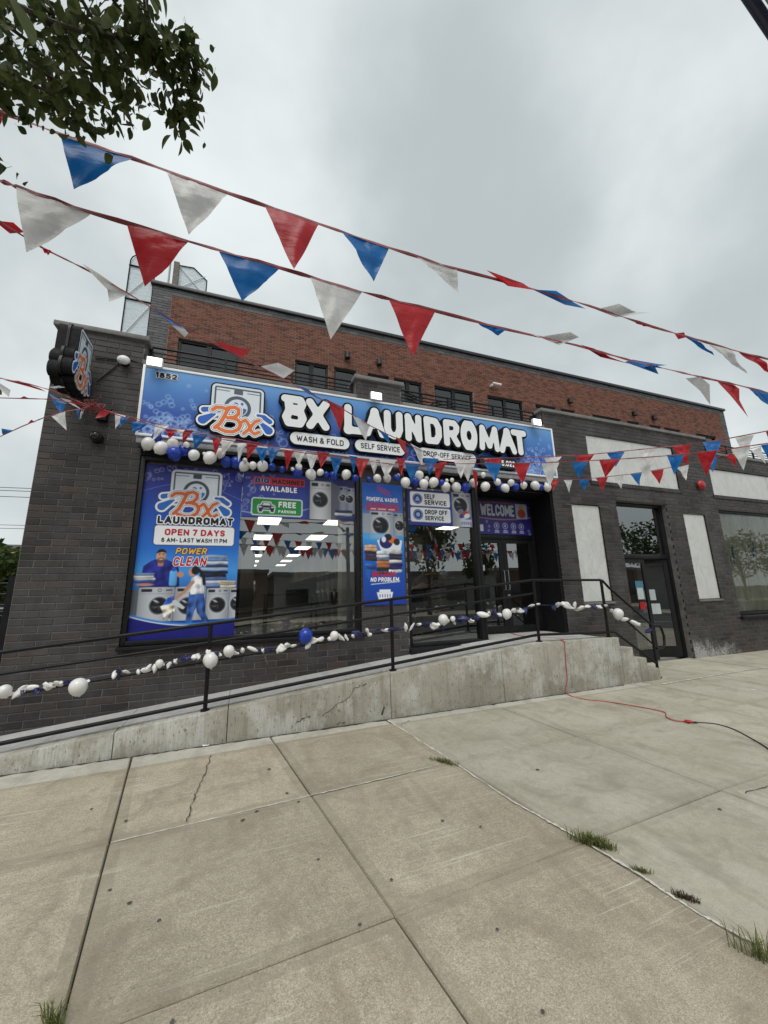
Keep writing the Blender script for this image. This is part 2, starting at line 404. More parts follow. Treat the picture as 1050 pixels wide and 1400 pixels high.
MAT['slabL'] = concrete('beige_aggregate_pavement', (0.325, 0.282, 0.208), (0.465, 0.413, 0.317), 0.45, (0.22, 0.18, 0.13), (0.66, 0.62, 0.53), edge=0.6, rnd=0.13)
MAT['slabR'] = concrete('grey_smooth_pavement', (0.335, 0.31, 0.24), (0.455, 0.43, 0.355), 0.18, (0.24, 0.215, 0.165), None, rnd=0.08, edge=0.4)
MAT['margin'] = concrete('pale_margin_concrete', (0.40, 0.385, 0.33), (0.50, 0.485, 0.42), 0.12, (0.27, 0.25, 0.2), None, rnd=0.04)
MAT['rampdeck'] = concrete('pale_ramp_deck', (0.40, 0.40, 0.39), (0.50, 0.50, 0.49), 0.08, (0.3, 0.29, 0.27), None, rnd=0.04)
def wallconcrete():
    M = NM('stained_wall_concrete'); p = M.pos()
    c = M.ramp(M.noise(p, 1.3, 6, 0.7), [(0.3, (0.235, 0.22, 0.175)), (0.7, (0.41, 0.39, 0.33))])
    run = M.noise(M.mapping(p, (6.5, 1, 0.30)), 2.2, 6, 0.75)            # water runs down the face
    c = M.mix(M.math('MULTIPLY', M.ramp(run, [(0.51, 0.0), (0.69, 1.0)]), 0.62), c, (0.15, 0.125, 0.085))
    w = M.noise(M.mapping(p, (0.9, 1, 0.8), loc=(3.3, 0, 1.7)), 1.9, 6, 0.7)   # lime bloom
    w2 = M.noise(M.mapping(p, (18, 1, 1.0)), 3.0, 5, 0.85)
    k = M.math('MULTIPLY', M.ramp(w, [(0.47, 0.0), (0.57, 1.0)]), M.ramp(w2, [(0.36, 0.15), (0.60, 0.8)]))
    c = M.mix(k, c, (0.56, 0.555, 0.53))
    pit = M.noise(M.mapping(p, (1, 1, 0.4)), 48, 3, 0.65)
    c = M.mix(M.math('MULTIPLY', M.ramp(pit, [(0.60, 0.0), (0.67, 1.0)]), 0.7), c, (0.085, 0.08, 0.065))
    c = M.mix(1.0, c, M.ramp(M.noise(p, 150, 3, 0.75), [(0.25, 0.80), (0.75, 1.2)]), 'MULTIPLY')
    M.base(c); M.rough(0.88)
    M.bump(M.mix(0.5, pit, M.noise(p, 90, 4)), 0.5, 0.008)
    return M.m
MAT['rampwall'] = wallconcrete()
def marble():
    M = NM('white_veined_panel'); p = M.pos()
    w = M.noise(M.mapping(p, (1, 1, 0.6), rot=(0, 0.5, 0)), 1.6, 7, 0.55, 1.6)
    v = M.math('ABSOLUTE', M.math('SUBTRACT', w, 0.5))
    c = M.ramp(v, [(0.0, (0.46, 0.465, 0.44)), (0.006, (0.56, 0.565, 0.54)), (0.05, (0.60, 0.605, 0.585)), (0.2, (0.57, 0.575, 0.555))])
    c = M.mix(1.0, c, M.ramp(M.noise(p, 3, 5), [(0.3, 0.92), (0.7, 1.05)]), 'MULTIPLY')
    M.base(c); M.rough(0.45); return M.m
MAT['marble'] = marble()
def plastic_sheet(name, c, alpha):
    M = NM(name); p = M.pos()
    f = M.noise(M.mapping(p, (1.2, 1.2, 3)), 4, 5, 0.7, 0.7)
    col = M.ramp(f, [(0.3, tuple(v*0.8 for v in c)), (0.7, c)])
    M.base(col); M.rough(0.35); M.bump(f, 0.5, 0.03)
    t = M.n('ShaderNodeBsdfTransparent'); t.inputs['Color'].default_value = (0.9, 0.93, 0.95, 1)
    ms = M.n('ShaderNodeMixShader'); ms.inputs[0].default_value = alpha
    M.l(t.outputs[0], ms.inputs[1]); M.l(M.p.outputs[0], ms.inputs[2]); M.l(ms.outputs[0], M.out.inputs['Surface'])
    return M.m
MAT['sheet'] = plastic_sheet('clear_plastic_sheeting', (0.66, 0.74, 0.78), 0.62)
def kraft():
    M = NM('crumpled_paper_cover'); p = M.pos()
    f = M.noise(M.mapping(p, (3.5, 1, 0.7), rot=(0, 0.25, 0)), 2.2, 6, 0.65, 1.2)
    M.base(M.ramp(f, [(0.25, (0.26, 0.25, 0.16)), (0.5, (0.46, 0.44, 0.33)), (0.75, (0.66, 0.65, 0.56))]))
    M.rough(0.8); M.bump(f, 0.8, 0.05); return M.m
MAT['kraft'] = kraft()
# ------------------------------------------------------------------ ground, street, pavement
YF = 6.15                                     # street face of the dark brick ground floor
g = MB(); g.add([(-900, -900, -0.155), (900, -900, -0.155), (900, 900, -0.155), (-900, 900, -0.155)], [(0, 1, 2, 3)])
g.build('street', MAT['asphalt'], kind='structure', fixn=False)
sw = MB(); sw.box(-60, 60, -1.25, 6.6, -0.30, -0.035)
sidewalk = sw.build('sidewalk', MAT['soil'], kind='structure')
yard = MB(); yard.box(-40, -2.75, 6.62, 60, -0.30, -0.01)
yard.build('side_yard', MAT['asphalt'], kind='structure')
kb = MB()
for i in range(-10, 11):
    kb.box(i*3.0+0.004, i*3.0+2.996, -1.43, -1.26, -0.30, 0.0)
kb.build('kerb', MAT['curb'], kind='structure')
far = MB(); far.box(-60, 60, -18, -12.5, -0.3, 0.0)
far.build('far_sidewalk', MAT['slabR'], kind='structure')
mk = MB()
for i in range(-6, 8): mk.box(i*6, i*6+3, -7.1, -6.98, -0.152, -0.149)
mk.build('road_marking', MAT['white'], kind='structure')

cols5 = [-9.4, -8.0, -6.55, -5.15, -3.75, -2.35, -0.955, 0.44, 1.88, 3.515, 5.06, 6.6, 8.1, 9.65, 11.2, 12.7, 14.2, 15.7, 17.2]
def cslope(x): return 0.14 if x < 0 else (0.137 if x < 1 else (0.107 if x < 2 else (0.066 if x < 4 else 0.03)))
def cx(k, y): return cols5[k] + cslope(cols5[k])*(5.0-y)
def rowy(j, x):
    if j == 0: return 4.74+0.05*min(max(x+1.9, 0), 3.6) if x < 7 else 4.93
    if j == 1: return min(3.47+0.055*(x+0.74), 3.67)
    if j == 2: return min(2.12+0.052*(x+0.37), 2.34)
    if j == 3: return min(0.80+0.05*x, 0.98)
    if j == 4: return -0.45
    return -1.24
def corner(k, j):
    y = 3.0
    for _ in range(6):
        x = cx(k, y); y = rowy(j, x)
    return x, y
def slab(pts, mat, dz):
    b = MB(); c = Vector((sum(p[0] for p in pts)/4, sum(p[1] for p in pts)/4))
    n = len(pts)
    def inset(p, d):
        v = c-Vector(p); return Vector(p)+v.normalized()*d*1.3
    gw = .0045 if mat is MAT['slabL'] else .007
    P0 = [inset(p, gw) for p in pts]; P1 = [inset(p, gw+.008) for p in pts]; P2 = [inset(p, 0.085) for p in pts]
    tl = [RND.uniform(-0.003, 0.003) for _ in pts]
    vs = [(p.x, p.y, -0.06) for p in P0]+[(p.x, p.y, dz-0.012+tl[i]) for i, p in enumerate(P0)]+[(p.x, p.y, dz+tl[i]) for i, p in enumerate(P1)]+[(p.x, p.y, dz+tl[i]*.9+.0005) for i, p in enumerate(P2)]
    b.tint = 0.3; b.add(vs, [tuple(range(3*n, 4*n))])
    b.tint = 0.95
    for i in range(n):
        j = (i+1) % n
        b.f += [(i, j, n+j, n+i), (n+i, n+j, 2*n+j, 2*n+i), (2*n+i, 2*n+j, 3*n+j, 3*n+i)]; b.t += [.95]*3
    return b.build('paving_slab', mat, sidewalk)
for k in range(len(cols5)-1):
    for j in range(5):
        a = corner(k, j+1); b_ = corner(k+1, j+1); c_ = corner(k+1, j); d_ = corner(k, j)
        slab([a, b_, c_, d_], MAT['slabL'] if k < 8 else MAT['slabR'], RND.uniform(-0.004, 0.004))
    a = corner(k, 0); b_ = corner(k+1, 0); ytop = 5.14 if cols5[k+1] < 7.2 else 6.3
    if cols5[k] >= 6.5 or cols5[k+1] < 7.2:
        slab([a, b_, (b_[0]-cslope(cols5[k+1])*(ytop-b_[1]), ytop), (a[0]-cslope(cols5[k])*(ytop-a[1]), ytop)], MAT['margin'] if ytop < 6 else MAT['slabR'], RND.uniform(-0.003, 0.003))

def ribbon(name, pts, w0, w1, mat, parent, z=0.006, jit=0.3, **k):
    """thin flat strip lying on the pavement along plan points"""
    b = MB(); P = [Vector(p) for p in pts]; vs = []; n = len(P)
    for i, p in enumerate(P):
        d = (P[min(i+1, n-1)]-P[max(i-1, 0)]).normalized(); s_ = Vector((-d.y, d.x))
        w = RND.uniform(w0, w1)
        for sg in (-1, 1):
            q = p+s_*w*sg*(1+RND.uniform(-jit, jit)); vs.append((q.x, q.y, z))
    b.add(vs, [(2*i, 2*i+1, 2*i+3, 2*i+2) for i in range(n-1)])
    return b.build(name, mat, parent, **k)
def pxline(pts, n=24, wob=0.004):
    out = []
    P = [at_z(*p) for p in pts]
    for i in range(len(P)-1):
        for t in range(n):
            q = P[i].lerp(P[i+1], t/n); out.append((q.x+RND.uniform(-wob, wob), q.y+RND.uniform(-wob, wob)))
    out.append((P[-1].x, P[-1].y)); return out
ribbon('joint_sealant', pxline([(530, 985), (612, 1037), (700, 1096), (790, 1146), (870, 1194), (950, 1247), (1045, 1298)], 20), 0.003, 0.012, MAT['sealant'], sidewalk, 0.006, 0.6)
ribbon('joint_sealant', pxline([(152, 1153), (300, 1118), (430, 1087), (525, 1065), (600, 1046)], 16), 0.002, 0.007, MAT['sealant'], sidewalk, 0.006, 0.6)
ribbon('joint_sealant', pxline([(905, 936), (980, 923), (1050, 912)], 16), 0.008, 0.02, MAT['sealant'], sidewalk, 0.006, 0.4)
for cr in ([(288, 1034), (280, 1058), (270, 1078), (262, 1100), (255, 1124)], [(560, 985), (548, 992)], [(1020, 1085), (1050, 1075)]):
    ribbon('pavement_crack', pxline(cr, 7, 0.012), 0.002, 0.005, MAT['crackdark'], sidewalk, 0.0065, 0.6)
def disc(name, c, r, mat, parent, z=0.006, n=11):
    b = MB(); vs = [(c[0], c[1], z+0.002)]; a0 = RND.uniform(0, 6)
    for i in range(n):
        rr = r*RND.uniform(0.75, 1.2); a = a0+2*math.pi*i/n
        vs.append((c[0]+rr*math.cos(a), c[1]+rr*math.sin(a), z))
    b.add(vs, [(0, 1+i, 1+(i+1) % n) for i in range(n)]); return b.build(name, mat, parent)
for p, r in [((150, 1218), .012), ((177, 1236), .016), ((217, 1260), .013), ((332, 1122), .02), ((351, 1110), .018), ((368, 1052), .018), ((172, 1123), .016), ((392, 1085), .018), ((408, 1097), .016), ((435, 1176), .012), ((492, 1266), .012),
             ((535, 1204), .013), ((605, 1123), .014), ((735, 1053), .02), ((984, 1107), .018), ((680, 1272), .010), ((657, 1131), .012), ((125, 1107), .015), ((235, 1399), .012), ((742, 1385), .01)]:
    q = at_z(*p); disc('gum_spot', (q.x, q.y), r*.8, MAT['gum'], sidewalk)

# weeds in the joint
def tuft(px, n, ln, spread, mat, label, name='grass_tuft', flat_=0.5, wid=0.0024):
    c = at_z(*px); b = MB()
    for i in range(int(n*1.5)):
        a = RND.uniform(0, 2*math.pi); rr = abs(RND.gauss(0, 1))*spread
        ax = Vector((0.62, -0.78, 0))           # the joint's own direction
        base = c+ax*RND.gauss(0, 1)*spread*1.3+Vector((math.cos(a), math.sin(a), 0))*rr*0.3
        L = ln*RND.uniform(0.5, 1.15); d = Vector((math.cos(a), math.sin(a), 0)); s_ = Vector((-d.y, d.x, 0))*wid*RND.uniform(0.7, 1.2)
        lean = RND.uniform(0.2, 1.0)*flat_*2
        p0 = base; p1 = base+Vector((0, 0, L*0.55))+d*L*lean*0.3; p2 = base+Vector((0, 0, L*(0.85-0.3*lean)))+d*L*lean*0.8
        b.tint = RND.random()
        b.add([p0-s_, p0+s_, p1+s_*0.8, p1-s_*0.8, p2], [(0, 1, 2, 3), (3, 2, 4)])
    o = b.build(name, mat, None, fixn=False); tag(o, label, 'grass', 'weeds growing in the pavement joints')
    return o
tuft((812, 1156), 230, 0.085, 0.042, MAT['grass'], 'thick green grass tuft in the pavement joint between beige and grey slabs')
tuft((608, 1043), 160, 0.05, 0.05, MAT['grass'], 'low flat green weed where four pavement slabs meet below the ramp wall', flat_=0.9)
tuft((876, 1192), 60, 0.03, 0.018, MAT['grass'], 'tiny green weed just past the thick grass tuft in the joint', flat_=0.8)
tuft((938, 1230), 80, 0.04, 0.022, MAT['weedbrown'], 'dry brown weed sprig in the white sealed pavement joint', 'dry_weed')
tuft((1056, 1318), 70, 0.13, 0.05, MAT['grass'], 'long-bladed grass clump growing at the end of the sealed joint')
tuft((72, 1408), 50, 0.10, 0.03, MAT['grass'], 'yellow-green grass clump growing in a joint of the beige slabs')

# ------------------------------------------------------------------ bricks
def subtract(rects, holes):
    for h in holes:
        out = []
        for (x0, x1, z0, z1) in rects:
            hx0, hx1, hz0, hz1 = h
            if hx1 <= x0 or hx0 >= x1 or hz1 <= z0 or hz0 >= z1: out.append((x0, x1, z0, z1)); continue
            if hz0 > z0: out.append((x0, x1, z0, hz0))
            if hz1 < z1: out.append((x0, x1, hz1, z1))
            a, b = max(z0, hz0), min(z1, hz1)
            if hx0 > x0: out.append((x0, hx0, a, b))
            if hx1 < x1: out.append((hx1, x1, a, b))
        rects = out
    return rects
def courses(x0, x1, z0, z1, mw, mh, gap, holes, off0=0.0):
    res = []; nz = int(math.ceil((z1-z0)/mh))
    for r in range(nz):
        za, zb = z0+r*mh, min(z0+(r+1)*mh, z1)
        xs = x0-((r % 2)*0.5+off0)*mw
        while xs < x1:
            a, b = max(xs, x0), min(xs+mw, x1)
            if b-a > 0.03:
                for q in subtract([(a+gap/2, b-gap/2, za+gap/2, zb-gap/2)], holes):
                    if q[1]-q[0] > 0.025 and q[3]-q[2] > 0.02: res.append(q)
            xs += mw
    return res
def brickgeo(mb, cx_, cy_, cz_, w, h, d, c=0.004):
    x, z = w/2, h/2
    vs = [(cx_-x, cy_+d, cz_-z), (cx_+x, cy_+d, cz_-z), (cx_+x, cy_+d, cz_+z), (cx_-x, cy_+d, cz_+z),
          (cx_-x, cy_+c, cz_-z), (cx_+x, cy_+c, cz_-z), (cx_+x, cy_+c, cz_+z), (cx_-x, cy_+c, cz_+z),
          (cx_-x+c, cy_, cz_-z+c), (cx_+x-c, cy_, cz_-z+c), (cx_+x-c, cy_, cz_+z-c), (cx_-x+c, cy_, cz_+z-c)]
    fs = [(8, 9, 10, 11)]
    for i in range(4):
        j = (i+1) % 4
        fs += [(i, j, 4+j, 4+i), (4+i, 4+j, 8+j, 8+i)]
    mb.add(vs, fs)

bld = empty('laundromat_building', (2, YF, 0), 'dark brick single-storey storefront building with blue-signed laundromat and white stone panels', 'building')
XR = 17.0
holes = [(-1.45, 1.88, 1.0, 3.95), (2.72, 4.29, 0.70, 3.95), (4.29, 6.16, -0.2, 3.95),
         (-1.55, 1.83, 5.10, 9), (2.72, 6.13, 5.10, 9), (11.66, XR, 5.12, 9),
         (6.66, 7.48, 1.33, 3.42), (10.27, 11.10, 1.29, 3.39), (7.36, 10.33, 4.0, 5.12), (11.67, 16.9, 3.96, 4.70),
         (8.0, 9.71, -0.2, 3.58), (11.70, 16.0, 0.85, 3.55)]
rects = subtract([(-2.64, XR, -0.1, 5.50)], holes)
wm = MB()
for q in rects: wm.box(q[0], q[1], YF+0.008, YF+0.30, q[2], q[3])
wm.box(-2.64, -2.40, YF+0.302, 26, -0.1, 5.5)          # side wall running back
wall = wm.build('dark_brick_wall', MAT['dmortar'], bld)
bk = courses(-2.64, XR, -0.04, 5.50, 0.305, 0.0905, 0.010, holes)
def parea(q):
    P = [to_px((q[0], YF, q[2])), to_px((q[1], YF, q[2])), to_px((q[1], YF, q[3])), to_px((q[0], YF, q[3]))]
    cx_, cy_ = sum(p[0] for p in P)/4, sum(p[1] for p in P)/4
    if not (-20 < cx_ < 1070) or not (0 < cy_ < 1010): return 0
    if -1.6 < q[0] < 6.2 and q[2] > 3.8: return 0       # behind the sign
    rz = 0.16+0.098*(q[0]+2.07) if q[0] < 4.5 else (0.78 if q[0] < 6.2 else 0)
    if q[3] < rz: return 0                              # below the ramp deck
    return abs(sum(P[i][0]*P[(i+1) % 4][1]-P[(i+1) % 4][0]*P[i][1] for i in range(4)))/2
bk.sort(key=parea, reverse=True)
cache = {}
rest = MB()
for i, q in enumerate(bk):
    w, h = q[1]-q[0], q[3]-q[2]; c = ((q[0]+q[1])/2, YF+RND.uniform(-0.002, 0.002), (q[2]+q[3])/2)
    if i < 300 and parea(q) > 0:
        key = (round(w, 3), round(h, 3), RND.randrange(10))
        if key not in cache:
            b = MB(); b.tint = (key[2]+RND.random())/10
            brickgeo(b, 0, 0, 0, w, h, 0.03); me = b.mesh('brick')
            if 'tint' not in me.attributes:
                me.attributes.new('tint', 'FLOAT', 'FACE').data.foreach_set('value', b.t)
            me.materials.append(MAT['dbrick']); cache[key] = me
        o = bpy.data.objects.new('brick', cache[key]); COL.objects.link(o)
        o.parent = wall; o.location = (c[0]-2, c[1]-YF, c[2])
    else:
        rest.tint = RND.random(); brickgeo(rest, *c, w, h, 0.03)
rest.build('brick_courses', MAT['dbrick'], wall, kind='stuff', fixn=False)
# soldier sills under the wide panels and window
def soldier(x0, x1, z0, z1, name):
    b = MB(); n = int((x1-x0)/0.092)
    for i in range(n):
        b.tint = RND.random()*0.8; brickgeo(b, x0+(i+.5)*(x1-x0)/n, YF-0.022, (z0+z1)/2, (x1-x0)/n-0.01, z1-z0, 0.03)
    b.build(name, MAT['dbrick'], bld, fixn=False)
soldier(7.30, 10.39, 3.90, 3.99, 'rowlock_sill'); soldier(11.61, 16.95, 3.86, 3.95, 'rowlock_sill')
# copings
for (x0, x1, z, h) in [(-2.70, -1.50, 5.50, 0.075), (1.78, 2.77, 5.50, 0.075), (6.08, 11.72, 5.50, 0.075)]:
    boxo('coping', MAT['coping'], bld, x0, x1, YF-0.045, YF+0.42, z, z+h, bevel=0.008)
for (x0, x1) in [(-1.545, 1.825), (2.725, 6.125), (11.725, XR)]:
    boxo('coping', MAT['coping'], bld, x0, x1, YF-0.035, YF+0.36, 5.10, 5.17, bevel=0.008)
for xx in (-1.55, 1.83, 2.72, 6.13, 11.66):              # returns of the raised piers
    s_ = 1 if xx in (1.83, 6.13) else -1
    boxo('pier_return', MAT['gbrick'], bld, min(xx, xx+0.2*s_), max(xx, xx+0.2*s_), YF+0.302, YF+0.40, 5.0, 5.498)
boxo('roof_deck', MAT['coping'], bld, -2.38, XR, YF+0.45, 26, 4.95, 5.02)
# white stone panels
for nm, (x0, x1, z0, z1), rec in [('stone_panel', holes[6], .035), ('stone_panel', holes[7], .035), ('stone_panel', holes[8], .035), ('stone_panel', holes[9], .035)]:
    b = MB()
    if x1-x0 > 4:
        xs = [x0, (x0+x1)/2, x1]
    else: xs = [x0, x1]
    for i in range(len(xs)-1): b.box(xs[i]+0.012, xs[i+1]-0.012, YF+rec, YF+0.25, z0+0.012, z1-0.012)
    b.build(nm, MAT['marble'], bld)
    if z1 < 3.6: boxo('panel_sill', MAT['dmortar'], bld, x0-0.03, x1+0.03, YF-0.03, YF+0.05, z0-0.05, z0-0.004, bevel=0.004)
# scuffed whitewash on the brick beside the side door
M = NM('whitewash_scuff'); p = M.pos()
f = M.math('MULTIPLY', M.noise(M.mapping(p, (2.2, 1, 1.2)), 3.2, 6, 0.75), M.ramp(M.noise(p, 24, 4, 0.7), [(0.3, 0.6), (0.6, 1.15)]))
sep = M.n('ShaderNodeSeparateXYZ'); M.l(p, sep.inputs[0])
fall = M.math('MULTIPLY', M.ramp(M.math('MULTIPLY', sep.outputs['Z'], 1.0), [(0.05, 1.0), (0.62, 0.0)]), M.ramp(M.math('MULTIPLY', M.math('SUBTRACT', sep.outputs['X'], 9.7), 0.4), [(0.0, 1.0), (0.55, 0.55), (0.9, 0.0)]))
k = M.ramp(M.math('MULTIPLY', f, M.math('ADD', fall, 0.12)), [(0.22, 0.0), (0.46, 0.65)])
M.base((0.50, 0.49, 0.48)); M.rough(0.9)
t = M.n('ShaderNodeBsdfTransparent'); ms = M.n('ShaderNodeMixShader'); M.l(k, ms.inputs[0]); M.l(t.outputs[0], ms.inputs[1]); M.l(M.p.outputs[0], ms.inputs[2]); M.l(ms.outputs[0], M.out.inputs['Surface'])
b = MB(); b.add([(9.74, YF-0.004, 0.0), (12.3, YF-0.004, 0.0), (12.3, YF-0.004, 0.75), (9.74, YF-0.004, 0.75)], [(0, 1, 2, 3)])
b.build('whitewash_scuff', M.m, bld)

# terrace railings on the roof edge
def railing(x0, x1, label):
    o = empty('roof_railing', ((x0+x1)/2, YF+0.18, 5.17), label, 'railing', 'railings along the roof terrace')
    for z in (5.25, 5.32, 5.39, 5.46, 5.55):
        b = MB(); b.tube([(x0, YF+0.2, z), (x1, YF+0.2, z)], 0.012 if z < 5.5 else 0.018, 8); b.build('rail_bar', MAT['rail'], o, smooth='auto')
    n = max(2, int((x1-x0)/1.1)+1)
    for i in range(n):
        x = x0+0.03+(x1-x0-0.06)*i/(n-1)
        b = MB(); b.box(x-0.018, x+0.018, YF+0.185, YF+0.22, 5.165, 5.56); b.build('rail_post', MAT['rail'], o)
railing(-1.54, 1.82, 'black horizontal-bar roof railing between the corner pier and the middle pier')
railing(2.73, 6.12, 'black horizontal-bar roof railing with patio furniture behind it')
railing(11.73, 16.9, 'black roof railing beyond the tall dark brick block with stone panels')
# patio table and chairs on the terrace
def patio_chair(x, y, rz, label):
    o = empty('patio_chair', (x, y, 5.02), label, 'chair', 'patio furniture on the roof terrace')
    c, s_ = math.cos(rz), math.sin(rz)
    def T(px, py, pz): return (x+px*c-py*s_, y+px*s_+py*c, 5.02+pz)
    for sx in (-.24, .24):
        for sy in (-.22, .22):
            b = MB(); b.tube([T(sx, sy, 0), T(sx*0.95, sy*0.95, .43)], .012, 6); b.build('leg', MAT['rail'], o)
        b = MB(); b.tube([T(sx, .22, .43), T(sx, .34, .98)], .013, 6); b.build('back_post', MAT['rail'], o)
        b = MB(); b.tube([T(sx, -.22, .43), T(sx, -.22, .66), T(sx, .27, .66)], .013, 6); b.build('armrest', MAT['rail'], o)
    for i in range(6):
        b = MB(); yy = -.2+.08*i; b.tube([T(-.24, yy, .43), T(.24, yy, .43)], .018, 5); b.build('seat_slat', MAT['rail'], o)
    for i in range(6):
        b = MB(); t = i/5; b.tube([T(-.24, .24+.1*t, .52+.46*t), T(.24, .24+.1*t, .52+.46*t)], .018, 5); b.build('back_slat', MAT['rail'], o)
patio_chair(3.55, 6.85, 0.3, 'black slatted patio chair behind the roof railing, nearer the middle pier')
patio_chair(4.1, 6.95, -0.5, 'black slatted patio chair behind the roof railing, farther from the middle pier')

# ------------------------------------------------------------------ storefront frames and glass
def pane(name, mat, parent, x0, x1, y, z0, z1):
    b = MB(); b.add([(x0, y, z0), (x1, y, z0), (x1, y, z1), (x0, y, z1)], [(0, 1, 2, 3)]); return b.build(name, mat, parent, fixn=False)
store = empty('storefront', (2, YF+0.1, 0.8), 'black framed laundromat shop front with large panes and double doors', 'shop front')
def framebox(parent, x0, x1, z0, z1, y0, y1, t=0.06, name='window_frame', mat='frame', bottom=True):
    for (a, b_, c, d) in [(x0, x0+t, z0, z1), (x1-t, x1, z0, z1), (x0+t, x1-t, z1-t, z1)]+([(x0+t, x1-t, z0, z0+t)] if bottom else []):
        boxo(name, MAT[mat], parent, a, b_, y0, y1, c, d, bevel=0.003)
framebox(store, -1.445, 1.875, 1.005, 3.66, 6.17, 6.33, 0.06)
pane('window_pane', MAT['glass'], store, -1.385, 1.815, 6.27, 1.065, 3.60)
boxo('mullion', MAT['frame'], store, -0.05, 0.0, 6.285, 6.33, 1.065, 3.60)
framebox(store, 2.725, 4.285, 0.705, 3.62, 6.17, 6.33, 0.055)
pane('window_pane', MAT['glass'], store, 2.78, 4.17, 6.27, 0.76, 3.565)
boxo('mullion', MAT['frame'], store, 4.171, 4.229, 6.18, 6.325, 0.761, 3.564)
boxo('window_sill', MAT['frame'], store, -1.47, 1.90, 6.09, 6.168, 0.955, 1.0, bevel=0.004)
boxo('window_sill', MAT['frame'], store, 2.70, 4.30, 6.07, 6.168, 0.62, 0.70, bevel=0.004)
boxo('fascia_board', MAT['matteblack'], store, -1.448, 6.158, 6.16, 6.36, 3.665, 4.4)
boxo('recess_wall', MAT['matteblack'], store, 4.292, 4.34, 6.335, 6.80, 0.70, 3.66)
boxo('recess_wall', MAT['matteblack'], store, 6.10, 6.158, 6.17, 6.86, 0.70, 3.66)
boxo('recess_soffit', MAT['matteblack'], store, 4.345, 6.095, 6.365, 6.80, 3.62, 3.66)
# door set
framebox(store, 4.345, 6.095, 0.78, 3.61, 6.74, 6.82, 0.055, 'door_frame', bottom=False)
boxo('door_head', MAT['frame'], store, 4.405, 6.035, 6.745, 6.82, 2.68, 2.775, bevel=0.003)
boxo('transom_pane', MAT['matteblack'], store, 4.405, 6.035, 6.785, 6.795, 2.778, 3.553)
for (x0, x1, hx) in [(4.405, 5.218, 5.17), (5.224, 6.035, 5.27)]:
    d = empty('glass_door', ((x0+x1)/2, 6.77, 0.79)); d.parent = store; d.location = Vector(((x0+x1)/2, 6.77, 0.79))-store.location
    t = 0.10
    b = MB()
    for (a, b2, c, e) in [(x0, x0+t, .79, 2.672), (x1-t, x1, .79, 2.672), (x0+t, x1-t, 2.60, 2.672), (x0+t, x1-t, .79, 0.90)]: b.box(a, b2, 6.755, 6.80, c, e)
    b.build('door_leaf', MAT['frame'], d)
    pane('door_pane', MAT['glassdoor'], d, x0+t, x1-t, 6.777, 0.90, 2.60)
    b = MB(); b.tube([(hx, 6.755, 1.62), (hx, 6.70, 1.62), (hx, 6.70, 2.02), (hx, 6.755, 2.02)], 0.011, 8); b.build('pull_handle', MAT['galv'], d, smooth='auto')
boxo('door_notice', MAT['paper'], store, 4.60, 4.74, 6.768, 6.772, 2.02, 2.14)
boxo('door_lock', MAT['galv'], store, 5.24, 5.30, 6.742, 6.756, 1.47, 1.53)

# ------------------------------------------------------------------ laundromat interior
room = empty('laundromat_room', (3, 12, 0.77), 'dim laundromat hall behind the shop windows', 'room')
b = MB(); b.box(-2.38, 7.6, 6.86, 30, 0.68, 0.77); b.build('room_floor', MAT['floorin'], room)
b = MB(); b.box(-2.38, 7.6, 6.37, 30, 3.63, 3.70); b.build('room_ceiling', MAT['ceiling'], room)
b = MB(); b.box(7.55, 7.65, 6.87, 30, 0.78, 3.62); b.build('room_wall', MAT['interiorwall'], room)
b = MB(); b.box(-2.38, -2.30, 6.5, 30, 0.78, 3.62); b.build('room_wall', MAT['interiorwall'], room)
b = MB(); b.box(-2.29, 7.54, 29.9, 30, 0.78, 3.62); b.build('room_wall', MAT['interiorwall'], room)
b = MB(); b.box(4.25, 7.54, 8.6, 8.75, 0.78, 3.0); b.build('partition_wall', MAT['door_in'], room)
boxo('bulkhead', MAT['door_in'], room, 3.4, 7.54, 11.6, 29.8, 2.5, 3.62)
boxo('column', MAT['white'], room, 1.66, 1.92, 6.6, 6.9, 0.78, 3.62)
b = MB(); b.box(-2.29, 4.3, 6.345, 6.5, 0.2, 0.76); b.build('sill_wall', MAT['interiorwall'], room)
for i, xx in enumerate((-1.2, 0.65, 2.45, 4.3, 6.1)):
    for j in range(7):
        yy = 7.4+3.15*j - (0.3 if i % 2 == 0 else 0)
        if xx > 3.3 and (yy > 11.2 or yy < 8.6): continue
        o = empty('ceiling_light', (xx, yy, 3.62), 'lit rectangular ceiling panel light inside the laundromat hall', 'ceiling light', 'ceiling lights of the laundromat')
        boxo('light_frame', MAT['white'], o, xx-.31, xx+.31, yy-.61, yy+.61, 3.605, 3.628)
        boxo('diffuser', MAT['tube'], o, xx-.285, xx+.285, yy-.585, yy+.585, 3.597, 3.604)
def washer(x, y, face, label, h=1.55, first=[None]):
    """front-loading washer; face 'x+'/'x-' is the way its door looks"""
    o = empty('washing_machine', (x, y, 0.77), label, 'washing machine', 'washing machines in the laundromat hall')
    s_ = 1 if face == 'x+' else -1
    boxo('cabinet', MAT['steel'], o, x-.36, x+.36, y-.36, y+.36, 0.775, 0.77+h, bevel=0.015)
    fx = x+.362*s_
    b = MB(); b.cyl((fx, y, 0.77+h*0.5), (s_, 0, 0), 0.26, 0.05, 24); b.build('door_ring', MAT['galv'], o, smooth='auto')
    b = MB(); b.cyl((fx+.051*s_, y, 0.77+h*0.5), (s_, 0, 0), 0.20, 0.02, 24, 0.16); b.build('door_glass', MAT['darkglass'], o, smooth='auto')
    boxo('control_panel', MAT['frame'], o, min(fx, fx+.015*s_), max(fx, fx+.015*s_), y-.3, y+.3, 0.77+h*0.84, 0.77+h*0.95)
